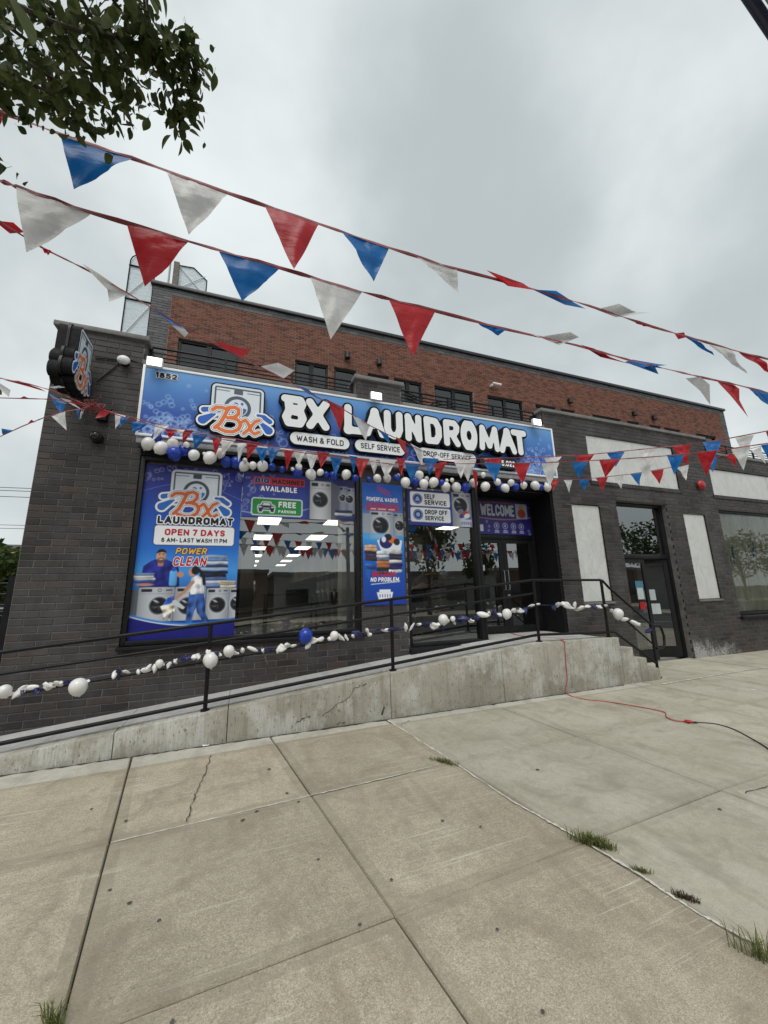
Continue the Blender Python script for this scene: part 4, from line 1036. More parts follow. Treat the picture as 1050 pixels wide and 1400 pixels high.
# stroke alphabet: polylines in a box of width g[0], height 1
def _arc(cx_, cy_, rx, ry, a0, a1, n=7):
    return [(cx_+rx*math.cos(math.radians(a0+(a1-a0)*i/n)), cy_+ry*math.sin(math.radians(a0+(a1-a0)*i/n))) for i in range(n+1)]
def _rr(w, y0, y1, r=.2):                       # closed rounded ring
    x0, x1 = 0, w
    return _arc(x1-r, y1-r, r, r, 0, 90, 4)+_arc(x0+r, y1-r, r, r, 90, 180, 4)+_arc(x0+r, y0+r, r, r, 180, 270, 4)+_arc(x1-r, y0+r, r, r, 270, 360, 4)+[(x1, y1-r)]
GL = {
 'A': (.62, [[(0, 0), (.31, 1), (.62, 0)], [(.12, .3), (.5, .3)]]),
 'B': (.54, [[(0, .52), (.3, .52)]+_arc(.3, .76, .2, .24, -90, 90, 5)+[(0, 1), (0, 0), (.32, 0)]+_arc(.32, .26, .22, .26, -90, 90, 5)]),
 'C': (.54, [_arc(.27, .72, .27, .28, 10, 180, 6)+_arc(.27, .28, .27, .28, 180, 350, 6)]),
 'D': (.56, [[(0, 0), (0, 1), (.26, 1)]+_arc(.26, .7, .3, .3, 90, 0, 4)+_arc(.26, .3, .3, .3, 0, -90, 4)+[(0, 0)]]),
 'E': (.46, [[(.46, 1), (0, 1), (0, 0), (.46, 0)], [(0, .52), (.4, .52)]]),
 'F': (.46, [[(.46, 1), (0, 1), (0, 0)], [(0, .52), (.4, .52)]]),
 'G': (.56, [_arc(.28, .72, .28, .28, 15, 180, 6)+_arc(.28, .28, .28, .28, 180, 360, 6)+[(.56, .46), (.32, .46)]]),
 'H': (.54, [[(0, 0), (0, 1)], [(.54, 0), (.54, 1)], [(0, .52), (.54, .52)]]),
 'I': (.0, [[(0, 0), (0, 1)]]), 'K': (.56, [[(0, 0), (0, 1)], [(.54, 1), (.04, .42)], [(.2, .58), (.56, 0)]]),
 'L': (.44, [[(0, 1), (0, 0), (.44, 0)]]), 'M': (.74, [[(0, 0), (0, 1), (.37, .25), (.74, 1), (.74, 0)]]),
 'N': (.56, [[(0, 0), (0, 1), (.56, 0), (.56, 1)]]), 'O': (.56, [_rr(.56, 0, 1, .26)]), '0': (.5, [_rr(.5, 0, 1, .24)]),
 'P': (.52, [[(0, 0), (0, 1), (.28, 1)]+_arc(.28, .73, .24, .27, 90, -90, 6)+[(0, .46)]]),
 'R': (.54, [[(0, 0), (0, 1), (.3, 1)]+_arc(.3, .74, .23, .26, 90, -90, 6)+[(0, .48)], [(.26, .48), (.54, 0)]]),
 'S': (.50, [_arc(.25, .74, .25, .26, 20, 180, 6)+_arc(.25, .74, .25, .23, 180, 270, 3)+_arc(.25, .26, .25, .25, 90, 0, 3)+_arc(.25, .26, .25, .26, 0, -160, 6)]),
 'T': (.52, [[(0, 1), (.52, 1)], [(.26, 1), (.26, 0)]]), 'U': (.54, [[(0, 1), (0, .27)]+_arc(.27, .27, .27, .27, 180, 360, 7)+[(.54, 1)]]),
 'V': (.58, [[(0, 1), (.29, 0), (.58, 1)]]), 'W': (.86, [[(0, 1), (.21, 0), (.43, .8), (.65, 0), (.86, 1)]]),
 'X': (.56, [[(0, 0), (.56, 1)], [(0, 1), (.56, 0)]]), 'Y': (.58, [[(0, 1), (.29, .48), (.58, 1)], [(.29, .48), (.29, 0)]]),
 '1': (.20, [[(0, .8), (.2, 1), (.2, 0)]]), '2': (.48, [_arc(.24, .74, .24, .26, 160, -30, 7)+[(0, 0), (.48, 0)]]),
 '5': (.48, [[(.44, 1), (.04, 1), (.02, .56)]+_arc(.23, .3, .25, .3, 110, -150, 8)]), '6': (.50, [_arc(.25, .3, .25, .3, 0, 360, 12), [(.0, .3), (.04, .66)]+_arc(.25, .7, .22, .3, 165, 40, 5)]),
 '7': (.48, [[(0, 1), (.48, 1), (.16, 0)]]), '8': (.48, [_arc(.24, .76, .2, .24, 0, 360, 12), _arc(.24, .26, .24, .26, 0, 360, 12)]),
 '.': (.0, [[(0, 0), (0, .03)]]), '-': (.26, [[(0, .45), (.26, .45)]]), '&': (.62, [[(.6, 0), (.12, .72)]+_arc(.27, .82, .16, .18, 200, -40, 7)+[(.06, .36)]+_arc(.24, .22, .23, .22, 150, 300, 5)+[(.58, .42)]]), ' ': (.22, [])}
def text(name, body, box, place, mat, parent, bold=.09, shear=0.0, space=1.0, d=0.0, grow=0.0):
    """heavy stroke lettering fitted into box (x0,x1,y0,y1); bold = stroke radius / letter height"""
    x0, x1, y0, y1 = box; H_ = y1-y0; r_ = bold
    adv = []; w_ = r_
    for ch in body:
        adv.append(w_); w_ += GL[ch][0]+(2*r_+.13*space if ch != ' ' else .13)
    w_ -= .13*space+r_; sx = (x1-x0)/w_; k = (1-2*r_)
    segs = []
    for ch, a in zip(body, adv):
        for pl_ in GL[ch][1]:
            q = [((a+p[0]+shear*(p[1]-.5))*sx, (r_+p[1]*k)*H_) for p in pl_]
            segs += list(zip(q, q[1:]))
    rad = (r_+grow)*H_; ax = min(1.35, max(.62, sx/H_))     # stems follow the letters' squeeze
    A_ = np.array(segs)
    def sd(X, Y):
        out = np.full(X.shape, 9.0)
        for (p, q) in segs:
            m_ = (X > min(p[0], q[0])-rad*3) & (X < max(p[0], q[0])+rad*3)
            if not m_.any(): continue
            i0, i1 = np.where(m_.any(1))[0][[0, -1]]
            Xs, Ys = X[i0:i1+1], Y[i0:i1+1]
            out[i0:i1+1] = np.minimum(out[i0:i1+1], s_seg(Xs/ax, Ys, (p[0]/ax, p[1]), (q[0]/ax, q[1]), rad))
        return out
    W_ = x1-x0; g_ = grow*H_+.004; n = int((W_+2*g_)/(H_/15))+2
    return sdf_solid(name, sd, (-g_-.02*H_, W_+g_+.02*H_, -g_, H_+g_), n, lambda x, y, dd: place(x0+x, y0+y, d), 0, [mat, None], parent, True)
# ------------------------------------------------------------------ the main sign
SY = 5.95
sx0, sx1, sz0, sz1 = -1.50, 6.165, 3.89, 5.005
sign = empty('laundromat_sign', ((sx0+sx1)/2, 6.04, sz0), 'long blue storefront sign with white bubble letters reading BX LAUNDROMAT', 'sign')
boxo('sign_cabinet', MAT['galv'], sign, sx0+.004, sx1-.004, SY+.03, 6.14, sz0+.004, sz1-.004)
P = Paint(sx1-sx0-.07, sz1-sz0-.07, 0.0125)
P.grad([(0, (104, 158, 214)), (.3, (74, 130, 200)), (.65, (42, 84, 168)), (1, (38, 58, 140))])
rr = random.Random(3)
for i in range(330):
    u = rr.random(); x = rr.choice([rr.uniform(.05, 1.2), rr.uniform(0, P.w), rr.uniform(P.w-1.1, P.w-.05)]); y = abs(rr.gauss(0, .30))
    r_ = rr.uniform(.02, .05)*(1.6 if y < .2 else .8)*(1.3 if rr.random() < .15 else 1)
    P.line(s_circle(P.X, P.Y, (x, y), r_), (165, 202, 246), .0045, .62)
P.build('printed_face', (sx0+.035, SY+.012, sz0+.035), sign)
for (a, b_, c, d) in [(sx0, sx0+.035, sz0, sz1), (sx1-.035, sx1, sz0, sz1), (sx0+.0355, sx1-.0355, sz1-.035, sz1), (sx0+.0355, sx1-.0355, sz0, sz0+.035)]:
    boxo('sign_trim', MAT['signwhite'], sign, a, b_, SY, SY+.19, c, d, bevel=0.003)
boxo('bottom_lip', MAT['galv'], sign, sx0+.01, sx1-.01, 5.985, 6.14, sz0-.10, sz0-.002, bevel=0.003)
def front(x, y, d): return (x, SY-.0+d, y)
def letter(ch, x0, w, z0, h, yface=5.835):
    r_ = 0.118
    a, b_ = r_, w-r_; m_ = w/2
    S = {
     'B': lambda X, Y: smin(s_path(X, Y, [(a-.05, .875), (b_-.06, .875), (b_, .76), (b_-.06, .60), (a+.07, .58), (a+.05, .72), (a+.06, .86)], r_), s_path(X, Y, [(a+.07, .50), (b_-.05, .48), (b_+.02, .30), (b_-.06, .13), (a+.06, .13), (a-.01, .30), (a+.07, .50)], r_), .03),
     'X': lambda X, Y: smin(s_seg(X, Y, (a, .87), (b_, .13), r_), s_seg(X, Y, (a+.02, .13), (b_, .87), r_), .06),
     'L': lambda X, Y: smin(s_seg(X, Y, (a, .87), (a, .135), r_), s_seg(X, Y, (a, .135), (b_, .15), r_), .08),
     'A': lambda X, Y: smin(smin(s_seg(X, Y, (m_, .86), (a-.03, .12), r_, r_*.95), s_seg(X, Y, (m_, .86), (b_+.03, .12), r_, r_*.95), .08), s_seg(X, Y, (a+.06, .36), (b_-.06, .36), r_*.62), .04),
     'U': lambda X, Y: s_path(X, Y, [(a, .87), (a, .36), (a+.07, .18), (m_, .13), (b_-.07, .18), (b_, .36), (b_, .87)], r_),
     'N': lambda X, Y: smin(smin(s_seg(X, Y, (a, .13), (a, .87), r_*.95), s_seg(X, Y, (b_, .13), (b_, .87), r_*.95), .03), s_seg(X, Y, (a, .85), (b_, .15), r_*.9), .05),
     'D': lambda X, Y: s_path(X, Y, [(a, .865), (a+.03, .13), (b_-.1, .14), (b_+.01, .34), (b_+.01, .62), (b_-.1, .84), (a, .865)], r_),
     'R': lambda X, Y: smin(s_path(X, Y, [(a, .13), (a, .865), (b_-.09, .865), (b_, .74), (b_-.02, .60), (b_-.1, .49), (a, .47)], r_*.96), s_seg(X, Y, (m_, .47), (b_+.01, .13), r_*.95), .04),
     'O': lambda X, Y: np.abs(s_ell(X, Y, (m_, .5), w/2-r_, .5-r_))-r_,
     'M': lambda X, Y: smin(smin(s_seg(X, Y, (a-.01, .13), (a+.04, .87), r_*.92), s_seg(X, Y, (b_+.01, .13), (b_-.04, .87), r_*.92), .02), smin(s_seg(X, Y, (a+.05, .85), (m_, .22), r_*.85), s_seg(X, Y, (b_-.05, .85), (m_, .22), r_*.85), .04), .04),
     'T': lambda X, Y: smin(s_seg(X, Y, (a-.02, .865), (b_+.02, .865), r_), s_seg(X, Y, (m_+.02, .8), (m_+.03, .13), r_), .06)}[ch]
    pl = lambda x, y, d: (x0+x*h, yface+d, z0+y*h)
    o = sdf_solid('letter', S, (-.08, w+.08, -.04, 1.04), 46, pl, 0.0, [MAT['signwhite'], MAT['matteblack']], sign, True)
    # black can behind the white face
    sdf_solid('letter_can', lambda X, Y: S(X, Y)-.062, (-.16, w+.16, -.12, 1.12), 40, lambda x, y, d: (x0+x*h, yface+.012+d, z0+y*h), SY+.01-yface-.012, [MAT['matteblack'], MAT['matteblack']], sign, ret_parent=None)
    return o
H = 0.555; Z0 = 4.247
for ch, xa, xb in [('B', .50, .875), ('X', .868, 1.262), ('L', 1.515, 1.90), ('A', 1.875, 2.245), ('U', 2.232, 2.592), ('N', 2.632, 2.968), ('D', 3.008, 3.372), ('R', 3.412, 3.765), ('O', 3.782, 4.152), ('M', 4.188, 4.655), ('A', 4.66, 5.05), ('T', 4.965, 5.325)]:
    o = letter(ch, xa, (xb-xa)/H, Z0, H)
def pill(x0, x1, z0, z1, body, dark=False):
    y = 5.885; hw, hh = (x1-x0)/2, (z1-z0)/2; c = ((x0+x1)/2, (z0+z1)/2)
    o = sdf_solid('pill_plate', lambda X, Y: s_box(X, Y, c, hw, hh, hh*.98), (x0-.02, x1+.02, z0-.02, z1+.02), 70, lambda x, z, d: (x, y+d, z), 0, [INK['black'] if dark else MAT['signwhite'], MAT['matteblack']], sign, True)
    sdf_solid('pill_can', lambda X, Y: s_box(X, Y, c, hw+.018, hh+.018, hh*.98), (x0-.05, x1+.05, z0-.05, z1+.05), 60, lambda x, z, d: (x, y+.008+d, z), SY-y-.004, [MAT['matteblack'], MAT['matteblack']], sign)
    if body:
        text('pill_lettering', body, (x0+.10, x1-.10, z0+hh*.52, z1-hh*.52), lambda x, z, d: (x, y-.004, z), INK['white'] if dark else INK['black'], sign, .085)
pill(.635, 1.615, 3.985, 4.195, 'WASH & FOLD'); pill(1.715, 2.64, 3.985, 4.195, 'SELF SERVICE'); pill(2.90, 4.115, 3.975, 4.185, 'DROP-OFF SERVICE')
pill(4.20, 5.08, 3.96, 4.15, None, True)
text('pill_lettering', '71', (4.30, 4.44, 4.0, 4.12), lambda x, z, d: (x, 5.881, z), INK['white'], sign, .11)
text('pill_lettering', '5.022', (4.70, 5.02, 4.0, 4.12), lambda x, z, d: (x, 5.881, z), INK['white'], sign, .11)
text('street_number', '1852', (-1.335, -1.045, 4.822, 4.915), lambda x, z, d: (x, SY+.006, z), INK['white'], sign, .13, grow=.09)
text('street_number', '1852', (-1.335, -1.045, 4.822, 4.915), lambda x, z, d: (x, SY+.003, z), INK['black'], sign, .13)

# ------------------------------------------------------------------ the washer-and-splash logo
LB = [[(-.46, -.06), (-.40, .0), (-.30, .01), (-.18, -.02)], [(-.17, .02), (-.25, -.20), (-.31, -.34), (-.40, -.44)], [(-.17, .02), (-.06, .05), (.02, .01), (.02, -.09), (-.05, -.17), (-.17, -.20)], [(-.10, -.19), (.02, -.22), (.075, -.31), (.04, -.42), (-.07, -.49), (-.20, -.495), (-.32, -.45)]]
LX = [[(.10, -.25), (.16, -.20), (.21, -.26), (.29, -.44), (.35, -.485), (.44, -.43)], [(.43, -.17), (.35, -.21), (.23, -.40), (.14, -.50)]]
def l_B(X, Y):
    o = None
    for p in LB: s_ = s_path(X, Y, p, .037); o = s_ if o is None else smin(o, s_, .02)
    return o
def l_x(X, Y):
    o = None
    for p in LX: s_ = s_path(X, Y, p, .033); o = s_ if o is None else smin(o, s_, .02)
    return o
def l_machine(X, Y): return s_box(X, Y, (0, .13), .5, .40, .09)
def l_drop(X, Y, k):
    if k == 0: return smin(s_seg(X, Y, (-.44, -.03), (-.62, -.08), .035, .055), s_seg(X, Y, (-.40, -.02), (-.44, -.03), .03, .035), .02)
    if k == 1: return s_seg(X, Y, (-.43, -.15), (-.63, -.30), .03, .085)
    if k == 2: return smin(s_seg(X, Y, (.40, -.06), (.52, -.09), .03, .05), s_seg(X, Y, (.52, -.09), (.64, -.17), .05, .05), .02)
    return s_seg(X, Y, (.46, -.22), (.62, -.37), .03, .085)
def l_drops(X, Y):
    return np.minimum(np.minimum(l_drop(X, Y, 0), l_drop(X, Y, 1)), np.minimum(l_drop(X, Y, 2), l_drop(X, Y, 3)))
def l_word(X, Y): return np.minimum(l_B(X, Y), l_x(X, Y))
def l_all(X, Y): return np.minimum(np.minimum(l_machine(X, Y), l_drops(X, Y)-.035), l_word(X, Y)-.046)
def l_layers():
    """(name, sdf, ink) from back to front"""
    c = (0, .05)
    return [('machine_border', lambda X, Y: np.abs(l_machine(X, Y)+.065)-.016, 'slate'),
            ('dial_slot', lambda X, Y: np.minimum(s_seg(X, Y, (-.42, .40), (-.17, .40), .007), s_seg(X, Y, (.17, .40), (.42, .40), .007)), 'slate'),
            ('display', lambda X, Y: s_box(X, Y, (0, .40), .085, .05), 'slate'),
            ('door_ring', lambda X, Y: np.abs(s_circle(X, Y, c, .225))-.032, 'slate'),
            ('water', lambda X, Y: np.maximum(s_circle(X, Y, c, .17), Y-.02-.03*np.sin(X*14)), 'blue'),
            ('bubble', lambda X, Y: np.minimum(np.minimum(s_circle(X, Y, (-.04, .12), .045), s_circle(X, Y, (.08, .15), .026)), s_circle(X, Y, (.05, .075), .018)), 'blue'),
            ('splash_outline', lambda X, Y: np.maximum(l_drops(X, Y)-.035, X), 'white'), ('splash_outline', lambda X, Y: np.maximum(l_drops(X, Y)-.035, -X), 'white')]+[
            ('splash_drop', (lambda X, Y, k=k: l_drop(X, Y, k)), 'blue') for k in range(4)]+[
            ('word_border', lambda X, Y: l_word(X, Y)-.046, 'white'), ('word_line', lambda X, Y: l_word(X, Y)-.026, 'slate'),
            ('word_edge', lambda X, Y: l_word(X, Y)-.016, 'white'), ('word', l_word, 'orange')]
def logo_solid(parent, place, depth, sc):
    """place(x, y, d) maps logo units; depth in metres"""
    bd = (-.80, .80, -.62, .60)
    lg = empty('logo', wloc(parent)); lg.parent = parent; lg.location = (0, 0, 0)
    sdf_solid('logo_can', lambda X, Y: l_all(X, Y)-.03, bd, 90, lambda x, y, d: place(x, y, .014+d), depth, [MAT['matteblack'], MAT['matteblack']], lg, ret_parent=lg)
    sdf_solid('logo_face', l_all, bd, 110, lambda x, y, d: place(x, y, .010), 0, [INK['pale'], None], lg, True)
    for i, (nm, fn, ink) in enumerate(l_layers()):
        sdf_solid(nm, fn, bd, 150, lambda x, y, d, i=i: place(x, y, .0085-.0007*i), 0, [INK[ink], None], lg, True)
    return lg
logo_solid(sign, lambda x, y, d: (-.17+x*.755, 5.865+d, 4.43+y*.755), .085, .755)

# ------------------------------------------------------------------ blade sign on the corner pier
blade = empty('blade_sign', (-2.26, 6.0, 4.38), 'black projecting blade sign with washer logo on its face, fixed to the corner pier', 'sign')
def blade_place(xf, sg): return lambda x, y, d: (xf-d*sg, 5.74+x*.42*sg, 4.76+y*.74)
logo_solid(blade, blade_place(-2.125, 1), .115, .6)
logo_solid(blade, lambda x, y, d: (-2.395+d, 5.74-x*.42, 4.76+y*.74), .115, .6)
sdf_solid('middle_flange', lambda X, Y: l_all(X, Y)-.06, (-.86, .86, -.70, .66), 70, lambda x, y, d: (-2.245-d, 5.74+x*.42, 4.76+y*.74), .03, [MAT['frame'], MAT['frame']], blade)
b = MB(); b.tube([(-2.26, 5.95, 4.62), (-2.26, 6.145, 4.62)], .03, 10); b.build('bracket_arm', MAT['rail'], blade, smooth='auto')
b = MB(); b.tube([(-2.26, 5.90, 4.36), (-2.0, 6.10, 4.28), (-1.86, 6.10, 4.28)], .02, 8); b.build('bracket_arm', MAT['rail'], blade, smooth='auto')
boxo('bracket_plate', MAT['rail'], blade, -2.36, -2.16, 6.125, 6.146, 4.5, 4.75)
boxo('junction_box', MAT['rail'], blade, -2.02, -1.90, 6.06, 6.146, 4.10, 4.26, bevel=.005)

# ------------------------------------------------------------------ lights and cameras on the facade
def flood(x, z, label, y=5.80):
    o = empty('flood_light', (x, y, z), label, 'flood light', 'flood lights along the top of the sign')
    boxo('lamp_housing', MAT['white'], o, x-.105, x+.105, y+.005, y+.07, z-.075, z+.075, bevel=.01)
    boxo('lamp_lens', MAT['flood'], o, x-.09, x+.09, y-.004, y+.004, z-.06, z+.06, bevel=.003)
    b = MB(); b.tube([(x, y+.05, z-.02), (x, 6.0, z-.01), (x, 6.10, 5.04)], .014, 8); b.build('lamp_arm', MAT['galv'], o)
q = at_y(211, 494, 5.80); flood(q.x, q.z, 'lit white flood light on the sign corner beside the street number')
q = at_y(515, 541, 5.80); flood(q.x, q.z, 'lit white flood light above the sign below the middle pier')
q = at_y(735, 577, 5.80); flood(q.x, q.z, 'lit white flood light above the letter T end of the sign')
q = at_y(169, 492, 6.06)
o = empty('dome_light', q, 'small round white dome lamp with conduit on the corner pier', 'lamp')
b = MB(); b.sphere(q, .085, 18, 12, (1, .7, .8)); b.build('dome', MAT['white'], o, smooth=True)
b = MB(); b.cyl((q.x, 6.08, q.z), (0, 1, 0), .06, .068, 14); b.build('dome_base', MAT['frame'], o)
for pts in ([(176, 491), (195, 498), (205, 508)], [(163, 497), (150, 508), (132, 522)], [(160, 492), (130, 489)]):
    b = MB(); b.tube([at_y(*p, 6.135) for p in pts], .009, 6); b.build('conduit', MAT['rail'], o)
q = at_y(130, 596, 6.03)
o = empty('dome_camera', q, 'black dome security camera low on the corner pier', 'camera')
b = MB(); b.sphere(q, .065, 16, 10); b.build('camera_dome', MAT['darkglass'], o, smooth=True)
b = MB(); b.cyl((q.x, 6.02, q.z), (0, 1, 0), .075, .125, 16); b.build('camera_mount', MAT['frame'], o, smooth='auto')

# ------------------------------------------------------------------ posters
def pl(ox, oy, oz): return lambda x, y, d: (ox+x, oy-.0025-d, oz+y)
def washer_art(P, x0, x1, y0, y1, door=None, rd=None, tone=(176, 180, 186)):
    w_, h_ = x1-x0, y1-y0; X, Y = P.X, P.Y
    base = V2(lin(tone)); t = np.clip((X-x0)/w_, 0, 1); sh = (0.72+0.45*np.sin(np.pi*np.clip(t*1.1, 0, 1)))[..., None]
    P.put(s_box(X, Y, ((x0+x1)/2, (y0+y1)/2), w_/2, h_/2, .01), base*sh)
    P.put(s_box(X, Y, (x0+w_*.22, y1-h_*.09), w_*.15, h_*.045), (34, 38, 46)); P.line(s_circle(X, Y, (x0+w_*.58, y1-h_*.09), w_*.045), (40, 44, 52), .004)
    P.put(s_box(X, Y, (x0+w_*.84, y1-h_*.09), w_*.09, h_*.02), (60, 64, 70))
    P.put(s_seg(X, Y, (x0+.01, y1-h_*.19), (x1-.01, y1-h_*.19), .002), (120, 124, 130))
    c = door or ((x0+x1)/2, y0+h_*.42); r_ = rd or w_*.40
    P.put(s_circle(X, Y, c, r_), (196, 200, 206)); P.put(s_circle(X, Y, c, r_*.92), (110, 114, 122)); P.put(s_circle(X, Y, c, r_*.80), (24, 26, 32))
    dd = np.hypot(X-c[0], Y-c[1])/r_; ang = np.arctan2(Y-c[1], X-c[0])
    glint = np.clip(np.sin(ang*2+.6)*np.sin(ang*3+1.9+dd*4), 0, 1)**2*np.clip(1-dd/.8, 0, 1)*.8
    P.C = P.C+(glint*(dd < .78))[..., None]*V2(lin((120, 124, 130)))
    P.put(s_ell(X, Y, (c[0]-r_*.3, c[1]+r_*.45), r_*.28, r_*.08, -.5), (220, 226, 232), .6)
def soft(P, sd, rgb, g=(0.0, 0.0), amt=0.0, fold=0.0, seed=0):
    X, Y = P.X, P.Y; m_ = sd < 0
    if not m_.any(): return
    xs, ys = X[m_], Y[m_]; cx_, cy_ = xs.mean(), ys.mean(); s_ = max(np.ptp(xs), np.ptp(ys), .01)
    k = 1+amt*((X-cx_)*g[0]+(Y-cy_)*g[1])/s_*2
    k = k-.28*np.exp(-np.clip(-sd, 0, 1)/.010)                      # rounded edge falls off
    if fold:
        rn = random.Random(seed)
        for _ in range(7):
            a = rn.uniform(0, 3.14); f_ = rn.uniform(25, 70); k = k+fold*.22*np.sin((X*math.cos(a)+Y*math.sin(a))*f_+rn.random()*6)
    P.put(sd, V2(lin(rgb))*np.clip(k, .25, 1.7)[..., None])
def stack_art(P, x0, x1, y0, cols, hh):
    y = y0; rr_ = random.Random(int(x0*1000))
    for c in cols:
        d = rr_.uniform(-.012, .012); h2 = hh*rr_.uniform(.85, 1.1)
        sd = s_box(P.X, P.Y, ((x0+x1)/2+d, y+h2/2+.08*h2*np.sin(P.X*22+d*300)), (x1-x0)/2*rr_.uniform(.93, 1.0), h2/2, h2*.42)
        soft(P, sd, c, (-.5, .8), .35, .25, int(y*999))
        P.put(s_seg(P.X, P.Y, (x0+d+.012, y+h2*.12), (x1+d-.012, y+h2*.10), h2*.09), tuple(v*.35 for v in c), .8)
        P.put(s_seg(P.X, P.Y, (x0+d+.03, y+h2*.52), (x1+d-.05, y+h2*.56), h2*.035), tuple(v*.6 for v in c), .6)
        y += hh
def logo_art(P, cx_, cy_, sc):
    X, Y = (P.X-cx_)/sc, (P.Y-cy_)/sc; e = P.res*.8/sc
    def put(sd, c): P.put(sd*sc, c)
    put(l_all(X, Y)-.012, (20, 24, 40)); put(l_all(X, Y), (216, 222, 232))
    ink = dict(slate=(60, 76, 92), blue=(40, 104, 190), white=(236, 238, 242), orange=(206, 98, 44))
    for nm, fn, k in l_layers(): put(fn(X, Y), ink[k])

# --- tall poster (left)
ox, oz, pw_, ph_ = -1.39, 1.05, 1.345, 2.52
po = empty('laundry_poster', (ox+pw_/2, 6.24, oz), 'tall blue window poster with washer logo, opening hours and people doing laundry', 'poster')
P = Paint(pw_, ph_, .0062); X, Y = P.X, P.Y
P.grad([(0, (40, 38, 122)), (.12, (36, 48, 142)), (.3, (28, 80, 178)), (.5, (38, 110, 205)), (.62, (70, 150, 226)), (.75, (40, 92, 180)), (1, (24, 40, 120))])
for i in range(46):
    P.bubble((rr.uniform(.02, pw_), ph_-abs(rr.gauss(0, .16))-.03), rr.choice([.012, .018, .03, .055]), .35)
P.put(np.abs(Y-(ph_-.42+.16*np.sin(X*2.6)))-.006, (120, 150, 220), .4)
def f(u, t): return (u*pw_, (1-t)*ph_)
logo_art(P, .52*pw_, ph_*(1-.17), .70)
P.put(s_box(X, Y, f(.545, .42), .405*pw_*.98, .056*ph_, .04)-.012, (30, 34, 60)); P.put(s_box(X, Y, f(.545, .42), .405*pw_*.98, .056*ph_, .04), (238, 240, 243))
# man in a navy top
cxm, cym = f(.235, .535)
soft(P, s_poly(X, Y, [f(.07, .70), f(.09, .60), f(.15, .575), f(.19, .565), f(.28, .565), f(.34, .58), f(.40, .61), f(.42, .72), f(.07, .72)])-.015, (38, 44, 132), (-.6, .6), .5, .7, 1)
P.put(s_box(X, Y, (cxm, cym-.11), .035, .05, .02), (176, 126, 100)); soft(P, s_ell(X, Y, (cxm, cym-.02), .062, .088), (208, 156, 126), (-.7, .5), .35)
P.put(s_ell(X, Y, (cxm, cym-.075), .05, .04), (70, 48, 40), .75); P.put(s_ell(X, Y, (cxm, cym-.060), .020, .006), (225, 205, 198))
P.put(np.maximum(s_ell(X, Y, (cxm, cym+.012), .066, .075), -(Y-(cym+.042+.25*np.abs(X-cxm-.01)*-1))), (34, 26, 24))
for dx in (-.024, .024): P.put(s_ell(X, Y, (cxm+dx, cym+.002), .010, .006), (40, 28, 26)); P.put(s_seg(X, Y, (cxm+dx-.014, cym+.020), (cxm+dx+.014, cym+.022), .004), (40, 28, 24))
stack_art(P, .005, .26, ph_*(1-.69), [(60, 90, 170), (200, 205, 210), (236, 236, 232), (120, 150, 190)], .034)
P.put(s_ell(X, Y, f(.11, .70), .10, .02), (186, 134, 106))
soft(P, s_box(X, Y, f(.365, .665), .05, .11, .03), (98, 172, 236), (-.8, .3), .5); P.put(s_box(X, Y, f(.365, .615), .022, .03, .008), (40, 90, 190)); P.put(s_ell(X, Y, f(.43, .645), .045, .04), (196, 142, 112))
stack_art(P, .62*pw_, .90*pw_, ph_*(1-.735), [(40, 44, 66), (120, 150, 205), (226, 226, 228), (92, 116, 170), (34, 38, 56), (36, 40, 60), (170, 190, 220), (60, 70, 100), (214, 220, 230), (120, 150, 200), (150, 176, 214)], .047)
stack_art(P, .82*pw_, .99*pw_, ph_*(1-.735), [(196, 186, 160), (226, 220, 204), (176, 164, 136), (206, 196, 170)], .034)
washer_art(P, .06*pw_, .39*pw_, .10*ph_, .285*ph_, f(.255, .815), .135); washer_art(P, .395*pw_, .69*pw_, .10*ph_, .285*ph_, f(.52, .82), .135); washer_art(P, .70*pw_, .925*pw_, .10*ph_, .275*ph_, f(.815, .82), .125); washer_art(P, .93*pw_, 1.14*pw_, .10*ph_, .272*ph_, f(1.02, .815), .12)
P.put(s_poly(X, Y, [f(0, .735), f(.06, .72), f(.06, .9), f(0, .9)]), (96, 100, 106))
# woman loading a washer
soft(P, s_poly(X, Y, [f(.53, .745), f(.67, .745), f(.69, .80), f(.70, .86), f(.76, .93), f(.73, .945), f(.62, .86), f(.60, .82), f(.58, .88), f(.56, .945), f(.51, .945), f(.52, .85)]), (52, 90, 160), (-.7, .3), .4, .8, 2)
P.put(s_seg(X, Y, f(.60, .76), f(.57, .92), .012), (80, 118, 180), .6)
soft(P, s_poly(X, Y, [f(.545, .668), f(.60, .652), f(.655, .675), f(.67, .75), f(.545, .757), f(.54, .70)])-.008, (236, 238, 242), (-.8, .2), .3, .5, 3); P.put(s_seg(X, Y, f(.65, .68), f(.66, .745), .018), (186, 194, 206), .7)
P.put(s_seg(X, Y, f(.555, .69), f(.48, .745), .026, .02), (190, 138, 108)); P.put(s_seg(X, Y, f(.48, .745), f(.385, .785), .02, .016), (190, 138, 108))
P.put(s_ell(X, Y, f(.545, .632), .05, .062), (200, 150, 122)); P.put(s_ell(X, Y, f(.575, .622), .055, .062), (34, 26, 26)); P.put(s_path(X, Y, [f(.61, .62), f(.655, .65), f(.67, .70)], .022), (34, 26, 26))
soft(P, s_poly(X, Y, [f(.33, .775), f(.39, .765), f(.40, .81), f(.31, .845), f(.28, .82)]), (50, 92, 190), (0, 1), .3, 1.2, 4); soft(P, s_poly(X, Y, [f(.27, .82), f(.33, .81), f(.42, .80), f(.40, .85), f(.38, .84), f(.365, .90), f(.34, .86), f(.31, .89), f(.30, .85)])-.004, (220, 212, 198), (-.5, .5), .3, 1.2, 5); P.put(s_seg(X, Y, f(.40, .80), f(.48, .83), .035, .02), (200, 206, 212))
